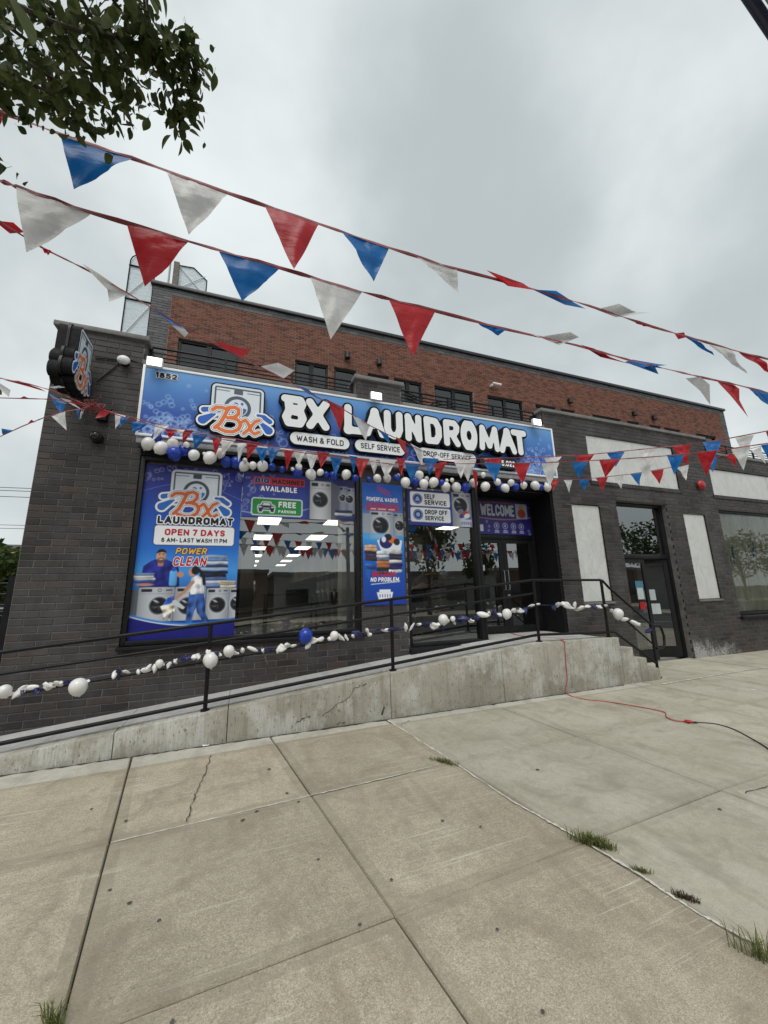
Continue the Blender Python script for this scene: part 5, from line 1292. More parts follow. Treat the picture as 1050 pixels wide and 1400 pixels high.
sw_ = (Y-(.085*ph_+.30*((X/pw_)-.62)**2*1.3))
P.put(np.maximum(sw_, -1), (60, 130, 215)); P.put(sw_+.028, (225, 235, 245)); P.put(sw_+.040, (30, 34, 120))
P.build('poster_sheet', (ox, 6.24, oz), po)
L_ = pl(ox, 6.24, oz)
def tx(body, u0, u1, t0, t1, ink, par, W_, H_, L, bold=.11, shear=0, k=0.0, grow=0.0): return text('poster_lettering', body, (u0*W_, u1*W_, (1-t1)*H_, (1-t0)*H_), lambda x, y, d: L(x, y, k), INK[ink], par, bold, shear, 1.0, 0.0, grow)
tx('LAUNDROMAT', .165, .925, .308, .354, 'white', po, pw_, ph_, L_, .14, 0, 0, .12); tx('LAUNDROMAT', .165, .925, .308, .354, 'black', po, pw_, ph_, L_, .14, 0, .001)
tx('OPEN 7 DAYS', .245, .845, .383, .421, 'red', po, pw_, ph_, L_, .115); tx('6 AM- LAST WASH 11 PM', .22, .87, .435, .461, 'black', po, pw_, ph_, L_, .10)
tx('POWER', .37, .675, .492, .530, 'navy', po, pw_, ph_, L_, .10, .15, 0, .08); tx('POWER', .37, .675, .492, .530, 'yellow', po, pw_, ph_, L_, .10, .15, .001)
tx('CLEAN', .355, .675, .545, .597, 'white', po, pw_, ph_, L_, .10, .15, 0, .07); tx('CLEAN', .355, .675, .545, .597, 'red', po, pw_, ph_, L_, .10, .15, .001)

# --- parking banner
ox, oz, pw_, ph_ = -0.035, 2.84, 1.835, .725
pb = empty('parking_banner', (ox+pw_/2, 6.235, oz), 'wide blue window banner reading BIG MACHINES AVAILABLE with green free parking plate', 'banner')
P = Paint(pw_, ph_, .0085); X, Y = P.X, P.Y
P.grad([(0, (46, 44, 116)), (.4, (48, 66, 150)), (1, (58, 72, 166))])
for i in range(26): P.bubble((rr.uniform(0, .5), rr.uniform(.1, ph_)), rr.choice([.012, .02, .04]), .3)
P.put(np.abs(Y-(.05+.25*(X-.35)**2))-.008, (180, 200, 240), .7)
P.put(s_box(X, Y, (1.12, .62), .02, .02), (46, 44, 116))
P.put(np.maximum(-(X-1.02), -10)+0*Y, (40, 44, 96), .85, .06)
washer_art(P, 1.06, 1.42, -.02, .66, (1.235, .34), .15, (190, 192, 196))
P.put(s_poly(X, Y, [(1.42, .66), (1.56, .60), (1.56, -.02), (1.42, -.02)]), (92, 94, 108)); washer_art(P, 1.56, 1.72, .12, .6, (1.62, .40), .07, (130, 134, 150)); washer_art(P, 1.70, 1.86, .12, .58, (1.74, .38), .08, (140, 144, 160))
stack_art(P, 1.48, 1.80, .03, [(60, 66, 120), (200, 204, 214), (50, 54, 90)], .05)
P.put(s_box(X, Y, (.56, .60), .405, .062), (196, 44, 58))
P.put(s_box(X, Y, (.54, .17), .40, .145, .045), (238, 244, 240)); P.put(s_box(X, Y, (.54, .17), .385, .13, .035), (34, 142, 66))
cxc, cyc = .37, .155
for gw, colr in ((.014, (236, 242, 238)), (0, (24, 30, 66))):
    P.put(s_poly(X, Y, [(cxc-.085, cyc+.03), (cxc-.06, cyc+.085), (cxc+.06, cyc+.085), (cxc+.085, cyc+.03)])-gw, colr); P.put(s_box(X, Y, (cxc, cyc+.0), .125, .038, .03)-gw, colr)
    for sx in (-.09, .09): P.put(s_box(X, Y, (cxc+sx, cyc-.045), .026, .026, .01)-gw, colr)
P.put(s_poly(X, Y, [(cxc-.062, cyc+.038), (cxc-.046, cyc+.074), (cxc+.046, cyc+.074), (cxc+.062, cyc+.038)]), (226, 234, 232))
for sx in (-.095, .095): P.put(s_ell(X, Y, (cxc+sx, cyc+.008), .022, .011), (236, 240, 240))
P.put(s_box(X, Y, (cxc, cyc-.01), .05, .006), (200, 210, 214)); P.build('banner_sheet', (ox, 6.235, oz), pb)
L_ = pl(ox, 6.235, oz)
def tb_(body, x0, x1, y0, y1, ink, par, bold=.1, k=0.0, shear=0.0, grow=0.0): return text('banner_lettering', body, (x0, x1, y0, y1), lambda x, y, d: L_(x, y, k), INK[ink], par, bold, shear, 1.0, 0.0, grow)
tb_('BIG', .18, .40, .558, .642, 'silver', pb, .12, 0, 0, .05); tb_('BIG', .18, .40, .558, .642, 'navy', pb, .12, .001); tb_('MACHINES', .445, .955, .558, .642, 'black', pb, .12)
tb_('AVAILABLE', .27, .845, .425, .515, 'white', pb, .115)
tb_('FREE', .555, .835, .165, .265, 'white', pb, .12); tb_('PARKING', .555, .835, .075, .125, 'white', pb, .11)

# --- narrow poster on the brick pier
ox, oz, pw_, ph_ = 1.905, 1.425, .755, 2.085
pc = empty('pier_poster', (ox+pw_/2, 6.13, oz), 'narrow blue poster on the brick pier reading NO PROBLEM with folded laundry', 'poster')
P = Paint(pw_, ph_, .0075); X, Y = P.X, P.Y
P.grad([(0, (38, 84, 168)), (.12, (44, 96, 184)), (.22, (58, 104, 176)), (.32, (110, 150, 196)), (.42, (70, 160, 226)), (.6, (30, 110, 205)), (.75, (30, 84, 176)), (1, (34, 62, 160))])
P.put(s_ell(X, Y, (.4, ph_-.13), .16, .05, -.5), (150, 60, 110), .6)
P.put(s_box(X, Y, (.37, ph_-.46), .30, .027, .008), (186, 34, 46))
for c, wd in (((.2, ph_-.46), .05), ((.36, ph_-.46), .075), ((.54, ph_-.46), .06)): P.put(s_box(X, Y, c, wd, .008), (238, 225, 225), .9)
P.put(s_box(X, Y, (.08, ph_-.72), .07, .17), (150, 158, 170)); washer_art(P, .13, .56, ph_-.98, ph_-.50, (.33, ph_-.75), .17, (176, 182, 190)); washer_art(P, .565, .80, ph_-.92, ph_-.52, (.68, ph_-.74), .10, (150, 156, 166))
P.put(s_ell(X, Y, (.30, ph_-.95), .3, .07), (80, 168, 230), .6)
stack_art(P, .03, .26, ph_-1.36, [(64, 46, 46), (84, 50, 46), (60, 44, 52), (226, 176, 130), (230, 186, 146)], .055); stack_art(P, .03, .24, ph_-1.50, [(40, 70, 130), (60, 120, 200)], .05)
P.put(s_poly(X, Y, [(.28, ph_-1.02), (.70, ph_-1.02), (.66, ph_-1.22), (.36, ph_-1.22)])-.02, (226, 232, 238)); P.put(s_ell(X, Y, (.42, ph_-1.04), .12, .11), (36, 40, 110)); P.put(s_ell(X, Y, (.56, ph_-1.0), .10, .06), (214, 120, 50)); P.put(s_ell(X, Y, (.46, ph_-.95), .07, .06), (28, 30, 60)); P.put(s_ell(X, Y, (.38, ph_-.99), .04, .05), (230, 230, 236)); P.put(s_ell(X, Y, (.62, ph_-1.03), .06, .06), (40, 44, 52))
stack_art(P, .24, .48, ph_-1.58, [(60, 76, 60), (40, 50, 44), (200, 116, 46), (210, 130, 60), (110, 120, 140), (230, 232, 236), (222, 226, 232)], .055); stack_art(P, .46, .71, ph_-1.56, [(230, 230, 234), (50, 46, 110), (44, 40, 96), (230, 225, 220), (60, 40, 46), (70, 44, 46), (214, 218, 226)], .055)
for k in range(4): P.put(s_seg(X, Y, (.05, .62-.04*k), (.12, .55-.045*k), .003), (90, 150, 230), .6)
P.put(s_poly(X, Y, [(.24, .20), (.52, .20), (.49, .09), (.27, .09)])-.004, (236, 240, 246)); P.put(s_box(X, Y, (.38, .225), .10, .022, .01), (236, 240, 246))
for k in range(5): P.put(s_box(X, Y, (.29+.045*k, .145), .008, .025), (40, 70, 160))
P.put(s_seg(X, Y, (.14, .335), (.64, .375), .005), (236, 240, 246)); P.build('poster_sheet', (ox, 6.13, oz), pc)
L_ = pl(ox, 6.13, oz)
tb_('POWERFUL WASHES.', .08, .67, ph_-.325, ph_-.25, 'white', pc, .10); tb_('EXCEPTIONAL RESULTS.', .09, .68, ph_-.425, ph_-.35, 'red', pc, .10)
tb_('BIG LOADS.', .16, .60, .46, .55, 'red', pc, .12, 0, .1); tb_('NO PROBLEM.', .13, .66, .375, .45, 'white', pc, .12, 0, .1)

# --- service banner
ox, oz, pw_, ph_ = 2.775, 2.815, 1.395, .68
pd_ = empty('service_banner', (ox+pw_/2, 6.235, oz), 'window banner with SELF SERVICE and DROP OFF SERVICE plates and a washer', 'banner')
P = Paint(pw_, ph_, .0085); X, Y = P.X, P.Y
P.grad([(0, (40, 48, 120)), (.6, (52, 62, 150)), (1, (48, 56, 140))])
P.put(np.abs(Y-(.10+.5*(X-.1)**2))-.006, (150, 160, 220), .6)
for k, yy in enumerate((.50, .20)):
    P.put(s_box(X, Y, (.50, yy), .415, .135, .035)-.008, (28, 34, 80)); P.put(s_box(X, Y, (.50, yy), .415, .135, .035), (232, 235, 239))
    P.put(s_circle(X, Y, (.235, yy), .10), (36, 52, 120)); P.line(s_circle(X, Y, (.235, yy), .08), (150, 170, 220), .005)
    P.put(s_poly(X, Y, [(.19, yy-.04), (.28, yy-.04), (.265, yy+.02), (.235, yy+.05), (.205, yy+.02)]) if k == 0 else s_circle(X, Y, (.235, yy), .04), (150, 180, 226))
P.put(s_box(X, Y, (1.17, .35), .21, .34), (150, 152, 162)); washer_art(P, .97, 1.385, .0, .68, (1.15, .42), .175, (158, 160, 168))
for c, cc in (((1.17, .22), (60, 70, 130)), ((1.25, .27), (190, 60, 60)), ((1.20, .13), (200, 205, 220)), ((1.30, .16), (90, 100, 160)), ((1.28, .22), (226, 226, 232)), ((1.14, .30), (120, 120, 140))): P.put(s_ell(X, Y, c, .07, .045, .4), cc)
P.put(s_poly(X, Y, [(1.12, .15), (1.38, .15), (1.35, .01), (1.15, .01)]), (196, 202, 216)); 
for k in range(5): P.put(s_box(X, Y, (1.16+.045*k, .075), .012, .03), (90, 100, 150))
P.build('banner_sheet', (ox, 6.235, oz), pd_); L_ = pl(ox, 6.235, oz)
tb_('SELF', .375, .60, .505, .60, 'black', pd_, .105); tb_('SERVICE', .375, .84, .395, .485, 'black', pd_, .105); tb_('DROP OFF', .375, .85, .21, .30, 'black', pd_, .105); tb_('SERVICE', .375, .77, .10, .185, 'black', pd_, .105)

# --- welcome banner over the doors
ox, oz, pw_, ph_ = 4.66, 2.785, 1.365, .76
pe = empty('welcome_banner', (ox+pw_/2, 6.74, oz), 'dark blue WELCOME banner over the recessed glass doors', 'banner')
P = Paint(pw_, ph_, .009); X, Y = P.X, P.Y
P.grad([(0, (24, 26, 70)), (.5, (32, 34, 96)), (.55, (40, 34, 110)), (1, (46, 40, 128))])
P.put(np.abs(Y-(.70-.10*(X-.5)**2))-.010, (170, 60, 60), .7); P.put(np.abs(Y-(.33+.10*(X-.5)**2))-.012, (190, 120, 130), .7)
P.put(s_box(X, Y, (1.13, .53), .155, .17, .03), (150, 160, 190)); P.put(s_ell(X, Y, (1.13, .60), .07, .09), (176, 140, 80)); P.put(s_ell(X, Y, (1.13, .48), .11, .10), (150, 66, 50))
for x_ in (.44, .66, .88, 1.09): P.line(s_circle(X, Y, (x_, .19), .062), (190, 196, 226), .006, .9); P.put(s_box(X, Y, (x_, .19), .02, .03, .008), (190, 196, 226), .8); P.put(s_box(X, Y, (x_, .085), .05, .010), (200, 204, 230), .9); P.put(s_box(X, Y, (x_, .05), .06, .010), (200, 204, 230), .9)
P.put(s_box(X, Y, (.06, .13), .04, .07, .01), (200, 204, 222)); 
for c in ((.2, .27), (.25, .17), (.23, .08), (1.28, .1), (1.3, .03)): P.line(s_circle(X, Y, c, .02), (180, 186, 220), .004, .8)
P.build('banner_sheet', (ox, 6.735, oz), pe); L_ = pl(ox, 6.735, oz)
tb_('WELCOME', .06, .93, .40, .66, 'silver', pe, .11)
# ------------------------------------------------------------------ balloons
def balloon_mesh(r, col, droop=0.0, seed=0):
    rn = random.Random(seed); b = MB(); nu, nv = 16, 11; ph0 = rn.random()*6
    for i in range(nv+1):
        th = math.pi*i/nv
        for j in range(nu):
            a = 2*math.pi*j/nu; rad = r*math.sin(th)*(1-.10*(1-math.cos(th))*.5)
            z = r*math.cos(th)*(1.0 if th < math.pi/2 else 1.12)
            k = 1+droop*.35*math.sin(3*a+ph0+2*th)+droop*.2*math.sin(5*th+a*2+ph0)
            b.v.append((rad*k*math.cos(a), rad*k*math.sin(a), z*(1+droop*.2*math.sin(a+ph0))))
    for i in range(nv):
        for j in range(nu): b.f.append((i*nu+j, (i+1)*nu+j, (i+1)*nu+(j+1) % nu, i*nu+(j+1) % nu)); b.t.append(.5)
    b.tube([(0, 0, -r*1.1), (0, 0, -r*1.25)], r*.05, 6, True, r*.13)
    me = b.mesh('balloon'); me.polygons.foreach_set('use_smooth', [True]*len(me.polygons)); me.materials.append(MAT[col]); return me
def put_balloon(parent, P, r, col, rot=None, droop=0.0, stretch=(1, 1, 1), cachek={}):
    key = (col, droop > 0, RND.randrange(4))
    if key not in cachek: cachek[key] = balloon_mesh(1.0, col, droop, hash(key[2]) % 50+key[2])
    o = bpy.data.objects.new('balloon', cachek[key]); COL.objects.link(o); o.parent = parent
    o.location = Vector(P)-wloc(parent); o.scale = (r*stretch[0], r*stretch[1], r*stretch[2])
    o.rotation_euler = rot or (RND.uniform(-.6, .6), RND.uniform(-.6, .6), RND.uniform(0, 6)); return o
BY = 5.80
bal = empty('balloon_garland', at_y(480, 640, 5.85), 'garland of round white and royal blue balloons hung under the long blue sign', 'balloon garland')
def mpp(px, py, Y):
    return (at_y(px, py, Y)-Vector((0, 0, CAMH))).dot(_f)/CF*.95
B7 = [(80, 443, 33, 'W'), (142, 463, 35, 'W'), (120, 415, 25, 'B'), (198, 446, 30, 'W'), (205, 490, 35, 'B'), (250, 475, 30, 'B'), (298, 497, 28, 'W'), (262, 448, 16, 'W'), (375, 510, 33, 'W'), (348, 492, 10, 'W'), (425, 488, 25, 'W'), (452, 530, 28, 'B'), (500, 533, 30, 'B'), (540, 550, 27, 'W'), (542, 522, 12, 'W'), (580, 547, 20, 'W'), (626, 550, 29, 'W'), (672, 555, 20, 'B'),
      (795, 580, 28, 'B'), (770, 565, 10, 'W'), (800, 553, 18, 'W'), (858, 590, 28, 'W'), (903, 580, 18, 'W'), (965, 598, 25, 'B'), (1027, 590, 25, 'W'), (720, 566, 17, 'B'), (930, 590, 16, 'B')]
B8 = [(20, 538, 20, 'B'), (125, 538, 21, 'W'), (173, 538, 21, 'W'), (85, 545, 15, 'B'), (218, 535, 18, 'B'), (225, 526, 11, 'W'), (260, 558, 26, 'W'), (325, 525, 25, 'W'), (305, 555, 22, 'B'), (348, 565, 25, 'W'), (362, 540, 12, 'W'), (395, 558, 26, 'W'), (483, 547, 11, 'W'), (458, 549, 9, 'W'), (432, 560, 18, 'B'), (452, 580, 25, 'W'), (503, 580, 25, 'W'), (548, 583, 25, 'B'), (585, 560, 22, 'W'), (632, 522, 14, 'W'), (642, 578, 25, 'W'), (700, 556, 18, 'W'), (715, 578, 22, 'B'), (737, 585, 22, 'W'), (765, 560, 18, 'W'), (785, 580, 22, 'B'), (820, 560, 16, 'B'), (826, 572, 18, 'W'), (880, 573, 23, 'W'), (905, 582, 18, 'B'), (940, 582, 20, 'W'), (932, 565, 8, 'W')]
cpts = []
for lst, ox, oy in ((B7, 180, 480), (B8, 480, 500)):
    for x, y, r_, c in lst:
        px, py = ox+x/3.5, oy+y/3.5; Yb = BY+RND.uniform(-.07, .06)+(.06 if c == 'B' else 0); P_ = at_y(px, py, Yb)
        put_balloon(bal, P_, r_/3.5*mpp(px, py, Yb), 'balloonW' if c == 'W' else 'balloonB'); cpts.append(P_)
cpts.sort(key=lambda p: p.x)
b = MB(); b.tube([(p.x, 5.88, p.z+.02) for p in cpts[::3]], .006, 5); b.build('string', MAT['cordblk'], bal)

gar = empty('deflated_balloon_garland', at_y(540, 861, 5.14), 'sagging string of mostly deflated white and navy balloons tied along the ramp handrail', 'balloon garland')
gl = [(-30, 953), (0, 948), (30, 941), (75, 936), (107, 930), (160, 920), (210, 909), (262, 899), (290, 892), (318, 889), (350, 886), (375, 885), (417, 879), (437, 874), (455, 872), (487, 867), (512, 861), (540, 859), (570, 854), (600, 851), (640, 846), (665, 840), (700, 835), (735, 827), (770, 828), (800, 830), (833, 829), (848, 838), (862, 848), (880, 856), (893, 862)]
GY = 5.155
b = MB(); b.tube([at_y(*p, GY) for p in gl], .005, 5); b.build('string', MAT['balloonN'], gar)
for x, y, r_, c in [(107, 939, 12, 'W'), (288, 902, 10.5, 'W'), (418, 869, 10.5, 'B'), (606, 847, 7.5, 'W'), (693, 839, 7, 'W'), (845, 839, 7.5, 'W'), (457, 869, 6.5, 'W'), (6, 945, 9, 'W'), (619, 846, 4, 'W'), (313, 890, 8, 'W'), (218, 907, 5.5, 'W')]:
    put_balloon(gar, at_y(x, y, GY-.03), r_*mpp(x, y, GY), 'balloonW' if c == 'W' else 'balloonB', droop=0.12 if c == 'W' and r_ < 11.5 and r_ > 8 else 0.0)
cum = []
for i in range(len(gl)-1):
    n = max(1, int(abs(gl[i+1][0]-gl[i][0])/8))
    for t in range(n):
        k = (t+RND.random()*.8)/n; px = gl[i][0]+(gl[i+1][0]-gl[i][0])*k; py = gl[i][1]+(gl[i+1][1]-gl[i][1])*k
        if (120 < px < 150) or (55 < px < 64) or (178 < px < 188) or (335 < px < 345) or (745 < px < 752) or (855 < px < 858): continue
        c = 'balloonW' if RND.random() < .68 else 'balloonN'
        rr_ = RND.uniform(3.0, 5.4)*mpp(px, py, GY)*(1.1 if px < 690 else .9)
        put_balloon(gar, at_y(px, py+RND.uniform(-1.5, 5), GY+RND.uniform(-.03, .015)), rr_, c, (RND.uniform(-2.2, 2.2), RND.uniform(-2.2, 2.2), RND.uniform(0, 6)), .9, (RND.uniform(.55, .9), RND.uniform(.4, .8), RND.uniform(1.0, 1.9)))
b = MB(); b.tube([at_y(*p, GY-.01) for p in [(357, 883), (360, 892), (363, 900), (366, 909)]], .004, 4); b.build('loose_string', MAT['wood'], gar)

# ------------------------------------------------------------------ pennant strings
PC = dict(R='pR', B='pB', W='pW')
def pennant(parent, pts3, col, seed, amp=0.02):
    rn = random.Random(seed); b = MB(); P_ = [Vector(p) for p in pts3]
    if len(P_) == 3:
        A, Bv, T = P_; N = (Bv-A).cross(T-A)
        N = N.normalized() if N.length > 1e-9 else Vector((0, -1, 0)); n = 14; idx = {}; cr = [(rn.uniform(0, 3.14), rn.uniform(.2, .8), rn.uniform(.03, .08), rn.choice((-1, 1))) for _ in range(4)]
        w0, w1, ph = rn.uniform(3, 6), rn.uniform(2, 5), rn.uniform(0, 6)
        for i in range(n+1):
            for j in range(n+1-i):
                u, v = (j/(n-i) if i < n else .5), i/n
                q = (A*(1-u)+Bv*u)*(1-v)+T*v
                q = q+N*amp*2.0*v*(1-v)*(math.sin(w0*u+ph)+.8*math.sin(w1*v*2+ph*1.7+u)+.5*math.sin(9*u+5*v+ph))
                q = q+N*amp*.55*sum(sg*max(0, 1-abs((u-.5)*math.cos(a)+(v-.5)*math.sin(a)+.5-o_)/w_) for a, o_, w_, sg in cr)*min(1, 6*v)*(1-v)
                idx[i, j] = len(b.v); b.v.append(tuple(q))
        for i in range(n):
            for j in range(n-i):
                b.f.append((idx[i, j], idx[i, j+1], idx[i+1, j])); b.t.append(.5)
                if j+1 <= n-1-i: b.f.append((idx[i, j+1], idx[i+1, j+1], idx[i+1, j])); b.t.append(.5)
    else:
        c = sum(P_, Vector())/len(P_)
        vs = [p+Vector((0, rn.uniform(-amp, amp)*2, 0)) for p in P_]+[c+Vector((0, amp*1.5, 0))]
        b.add(vs, [(i, (i+1) % len(P_), len(P_)) for i in range(len(P_))])
    o = b.build('pennant', MAT[PC[col]], parent, fixn=False); o.data.polygons.foreach_set('use_smooth', [True]*len(o.data.polygons)); return o
def string(label, plane, cordpx, flags, r_, amp, scale=None, group='pennant strings over the forecourt'):
    f3 = (lambda x, y: at_plan(x, y, *plane)) if isinstance(plane, tuple) else (lambda x, y: at_y(x, y, plane))
    if scale: pxf = lambda p: (scale[0]+p[0]/scale[2], scale[1]+p[1]/scale[2])
    else: pxf = lambda p: p
    C_ = [f3(*pxf(p)) for p in cordpx]
    o = empty('pennant_string', C_[len(C_)//2], label, 'bunting', group)
    pts = []
    for p, q in zip(C_, C_[1:]):
        for k in range(4): pts.append(p.lerp(q, k/4))
    pts.append(C_[-1]); b = MB(); n_ = len(pts); rt = random.Random(len(label)); tw_ = [rt.uniform(-.5, .5) for _ in pts]; vs = []
    for p, t_ in zip(pts, tw_):                       # folded tape, twisting a little
        vs += [p+Vector((0, math.sin(t_)*r_*1.6, math.cos(t_)*r_*1.3)), p+Vector((0, .0015, 0)), p-Vector((0, math.sin(t_)*r_*1.6, math.cos(t_)*r_*1.3)), p-Vector((0, .0015, 0))]
    b.add(vs, [(4*i+k, 4*i+(k+1) % 4, 4*i+4+(k+1) % 4, 4*i+4+k) for i in range(n_-1) for k in range(4)]); b.build('cord', MAT['cord'], o)
    for i, fl in enumerate(flags):
        sc_ = fl[-1] if isinstance(fl[-1], tuple) and len(fl[-1]) == 3 else None
        ps = fl[1:-1] if sc_ else fl[1:]
        pp = [f3(*((sc_[0]+p[0]/sc_[2], sc_[1]+p[1]/sc_[2]) if sc_ else p)) for p in ps]
        off = RND.uniform(-.012, .012) if amp < .03 else RND.uniform(-.03, .03)
        if len(pp) == 3: pp[2] = pp[2]+(pp[2]-Vector((0, 0, CAMH))).normalized()*off*3
        pennant(o, pp, fl[0], hash(label) % 97*0+i*7+len(label), amp)
    return o
string('upper near pennant string with large red, white and blue flags high over the pavement', 1.75,
       [(-60, 132), (0, 153), (82, 183), (180, 216), (312, 264), (436, 306), (533, 339), (625, 368), (718, 392), (805, 418), (893, 447), (952, 464), (1000, 478), (1050, 491), (1120, 510)],
       [('R', (-22, 146), (14, 158), (-4, 172)), ('B', (82, 183), (181, 217), (101, 259)), ('W', (227, 233), (312, 264), (258, 321)), ('R', (361, 279), (436, 306), (402, 368)), ('B', (466, 315), (532, 339), (511, 385)), ('W', (569, 351), (625, 369), (627, 401)),
        ('R', (660, 375), (700, 380), (715, 386), (724, 401), (690, 390)), ('B', (728, 396), (757, 401), (790, 408), (806, 418), (775, 414)), ('W', (815, 423), (840, 420), (873, 424), (886, 430), (845, 432)), ('R', (868, 440), (893, 448), (880, 446)),
        ('R', (923, 455), (936, 454), (943, 458), (934, 460)), ('B', (935, 459), (952, 465), (978, 487)), ('W', (968, 470), (995, 477), (1022, 511)), ('R', (1008, 480), (1036, 487), (1055, 512)), ('B', (1070, 497), (1100, 505), (1098, 540))], .008, .02)
string('lower near pennant string with large white, red and blue flags crossing over the roofline', 1.80,
       [(-60, 226), (0, 247), (22, 255), (126, 291), (258, 330), (382, 366), (495, 399), (595, 425), (691, 450), (788, 472), (856, 491), (905, 503), (960, 516), (1007, 526), (1050, 537), (1120, 553)],
       [('W', (22, 255), (126, 291), (36, 345)), ('R', (172, 302), (258, 330), (198, 392)), ('B', (298, 341), (382, 367), (331, 412)), ('W', (424, 378), (495, 399), (452, 464)), ('R', (531, 408), (595, 426), (565, 487)), ('B', (653, 441), (692, 450), (681, 459)),
        ('W', (725, 459), (745, 457), (775, 458), (789, 463), (763, 473)), ('R', (790, 474), (812, 477), (838, 487), (857, 500), (830, 486)), ('B', (859, 492), (868, 489), (902, 494), (905, 503), (888, 503), (898, 513), (878, 500)), ('W', (944, 514), (956, 516), (965, 528), (978, 551), (962, 533)), ('R', (976, 519), (1007, 526), (1007, 533), (1016, 545), (1025, 570), (998, 543)), ('B', (1024, 531), (1052, 537), (1062, 562))], .008, .02)
A3, B3 = (-1.06, 2.615), (2.32, 4.85)
string('pennant string slanting from high above down across the face of the blue sign', (A3, B3),
       [(-20, 292), (0, 303), (60, 340), (115, 367), (175, 401), (258, 452), (300, 474), (345, 497), (387, 518), (433, 543), (470, 560), (506, 582), (545, 601), (580, 618), (606, 634)],
       [('R', (-12, 296), (20, 307), (36, 322), (10, 314)), ('R', (56, 337), (70, 343), (66, 349)), ('W', (115, 366), (135, 377), (175, 400), (151, 417), (146, 392)), ('B', (207, 423), (232, 434), (258, 453), (238, 446)), ('W', (234, 441), (250, 448), (257, 453), (252, 457)), ('R', (293, 466), (320, 472), (342, 478), (332, 487), (312, 479)), ('W', (357, 498), (380, 498), (403, 505), (388, 517)), ('B', (405, 526), (420, 531), (434, 543), (422, 538)),
        ('R', (449, 547), (471, 558), (465, 591)), ('W', (481, 566), (506, 581), (500, 603)), ('B', (516, 586), (530, 594), (533, 608)), ('R', (541, 597), (555, 604), (558, 628)), ('W', (561, 606), (578, 615), (577, 637))], .005, .02)
r7 = (180, 480, 3.5); r8 = (480, 500, 3.5); r4b = (740, 480, 5.25); r6a = (850, 560, 5.25); r1a = (60, 420, 5.25)
string('pennant string looped along the lower edge of the blue sign, front one of two', 5.74,
       [(128, 556), (160, 565), (204, 577), (264, 590), (323, 600), (384, 612), (440, 620), (500, 628), (560, 632), (606, 636)],
       [('W', (510, 760), (590, 780), (512, 875), r1a), ('B', (0, 335), (85, 345), (5, 395), r7), ('W', (115, 345), (180, 355), (100, 430), r7), ('R', (245, 375), (297, 380), (243, 445), r7), ('B', (290, 390), (365, 400), (300, 475), r7), ('W', (430, 415), (500, 422), (432, 500), r7), ('R', (550, 438), (612, 442), (552, 518), r7), ('B', (650, 455), (715, 460), (665, 540), r7), ('W', (770, 470), (835, 477), (800, 550), r7), ('R', (885, 480), (948, 487), (905, 560), r7),
        ('B', (948, 500), (1010, 505), (975, 600), r7), ('W', (85, 440), (140, 445), (110, 520), r8), ('R', (215, 440), (260, 445), (240, 530), r8), ('B', (345, 440), (420, 445), (375, 525), r8), ('R', (400, 470), (460, 455), (408, 570), r8)], .005, .02)
string('pennant string looped along the lower edge of the blue sign, rear one of two', 5.66,
       [(128, 556), (165, 569), (225, 586), (300, 600), (360, 610), (420, 620), (480, 628), (540, 635), (606, 640)],
       [('B', (550, 790), (615, 790), (540, 870), r1a), ('R', (160, 372), (225, 380), (180, 420), r7), ('W', (205, 370), (255, 378), (238, 408), r7), ('R', (385, 415), (430, 420), (400, 500), r7), ('W', (505, 440), (550, 440), (510, 530), r7), ('B', (590, 460), (655, 465), (625, 540), r7), ('R', (727, 475), (775, 475), (742, 572), r7), ('W', (835, 490), (892, 495), (860, 575), r7), ('B', (1040, 500), (1080, 505), (1062, 585), r7), ('R', (18, 445), (85, 450), (45, 540), r8), ('W', (135, 450), (215, 455), (165, 545), r8), ('B', (255, 465), (330, 470), (290, 560), r8), ('W', (490, 455), (560, 452), (525, 540), r8), ('W', (515, 452), (600, 450), (560, 555), r8), ('R', (580, 500), (605, 510), (597, 610), r8)], .005, .02)
e1 = at_y(1050, 590, 2.5); e2 = at_y(1050, 607, 2.3); e3 = at_y(1050, 606, 4.3); s0 = at_y(600, 632, 5.6); s3 = at_y(700, 655, 5.75)
string('topmost of three pennant strings sweeping from the sign past the stone panels', ((s0.x, s0.y), (e1.x, e1.y)),
       [(606, 628), (700, 626), (800, 622), (850, 617), (900, 612), (960, 605.5), (998, 599), (1050, 589), (1110, 576)],
       [('W', (20, 768), (147, 757), (75, 860), r4b), ('R', (245, 750), (383, 740), (300, 850), r4b), ('B', (472, 732), (600, 722), (535, 830), r4b), ('W', (700, 715), (830, 700), (760, 800), r4b), ('R', (360, 262), (493, 245), (470, 400), r6a), ('B', (580, 232), (722, 220), (650, 400), r6a), ('W', (812, 200), (950, 180), (885, 345), r6a), ('R', (1035, 160), (1120, 140), (1085, 290), r6a), ('R', (635, 447), (720, 445), (690, 520), r8)], .0055, .02)
string('middle of three pennant strings sweeping from the sign past the stone panels', ((s0.x, s0.y-.02), (e2.x, e2.y)),
       [(606, 634), (676, 634), (760, 632), (850, 627.5), (900, 624), (941, 620.5), (1002, 613), (1050, 606), (1110, 596)],
       [('B', (635, 462), (722, 468), (690, 560), r8), ('R', (775, 470), (858, 467), (820, 570), r8), ('W', (0, 810), (130, 800), (60, 980), r4b), ('B', (215, 800), (338, 795), (270, 915), r4b), ('R', (415, 782), (562, 775), (460, 910), r4b), ('W', (672, 775), (815, 757), (755, 925), r4b), ('B', (900, 745), (1030, 737), (955, 890), r4b), ('R', (535, 303), (687, 293), (608, 475), r6a), ('W', (785, 285), (925, 265), (875, 435), r6a), ('B', (1000, 255), (1130, 235), (1070, 390), r6a)], .0055, .02)
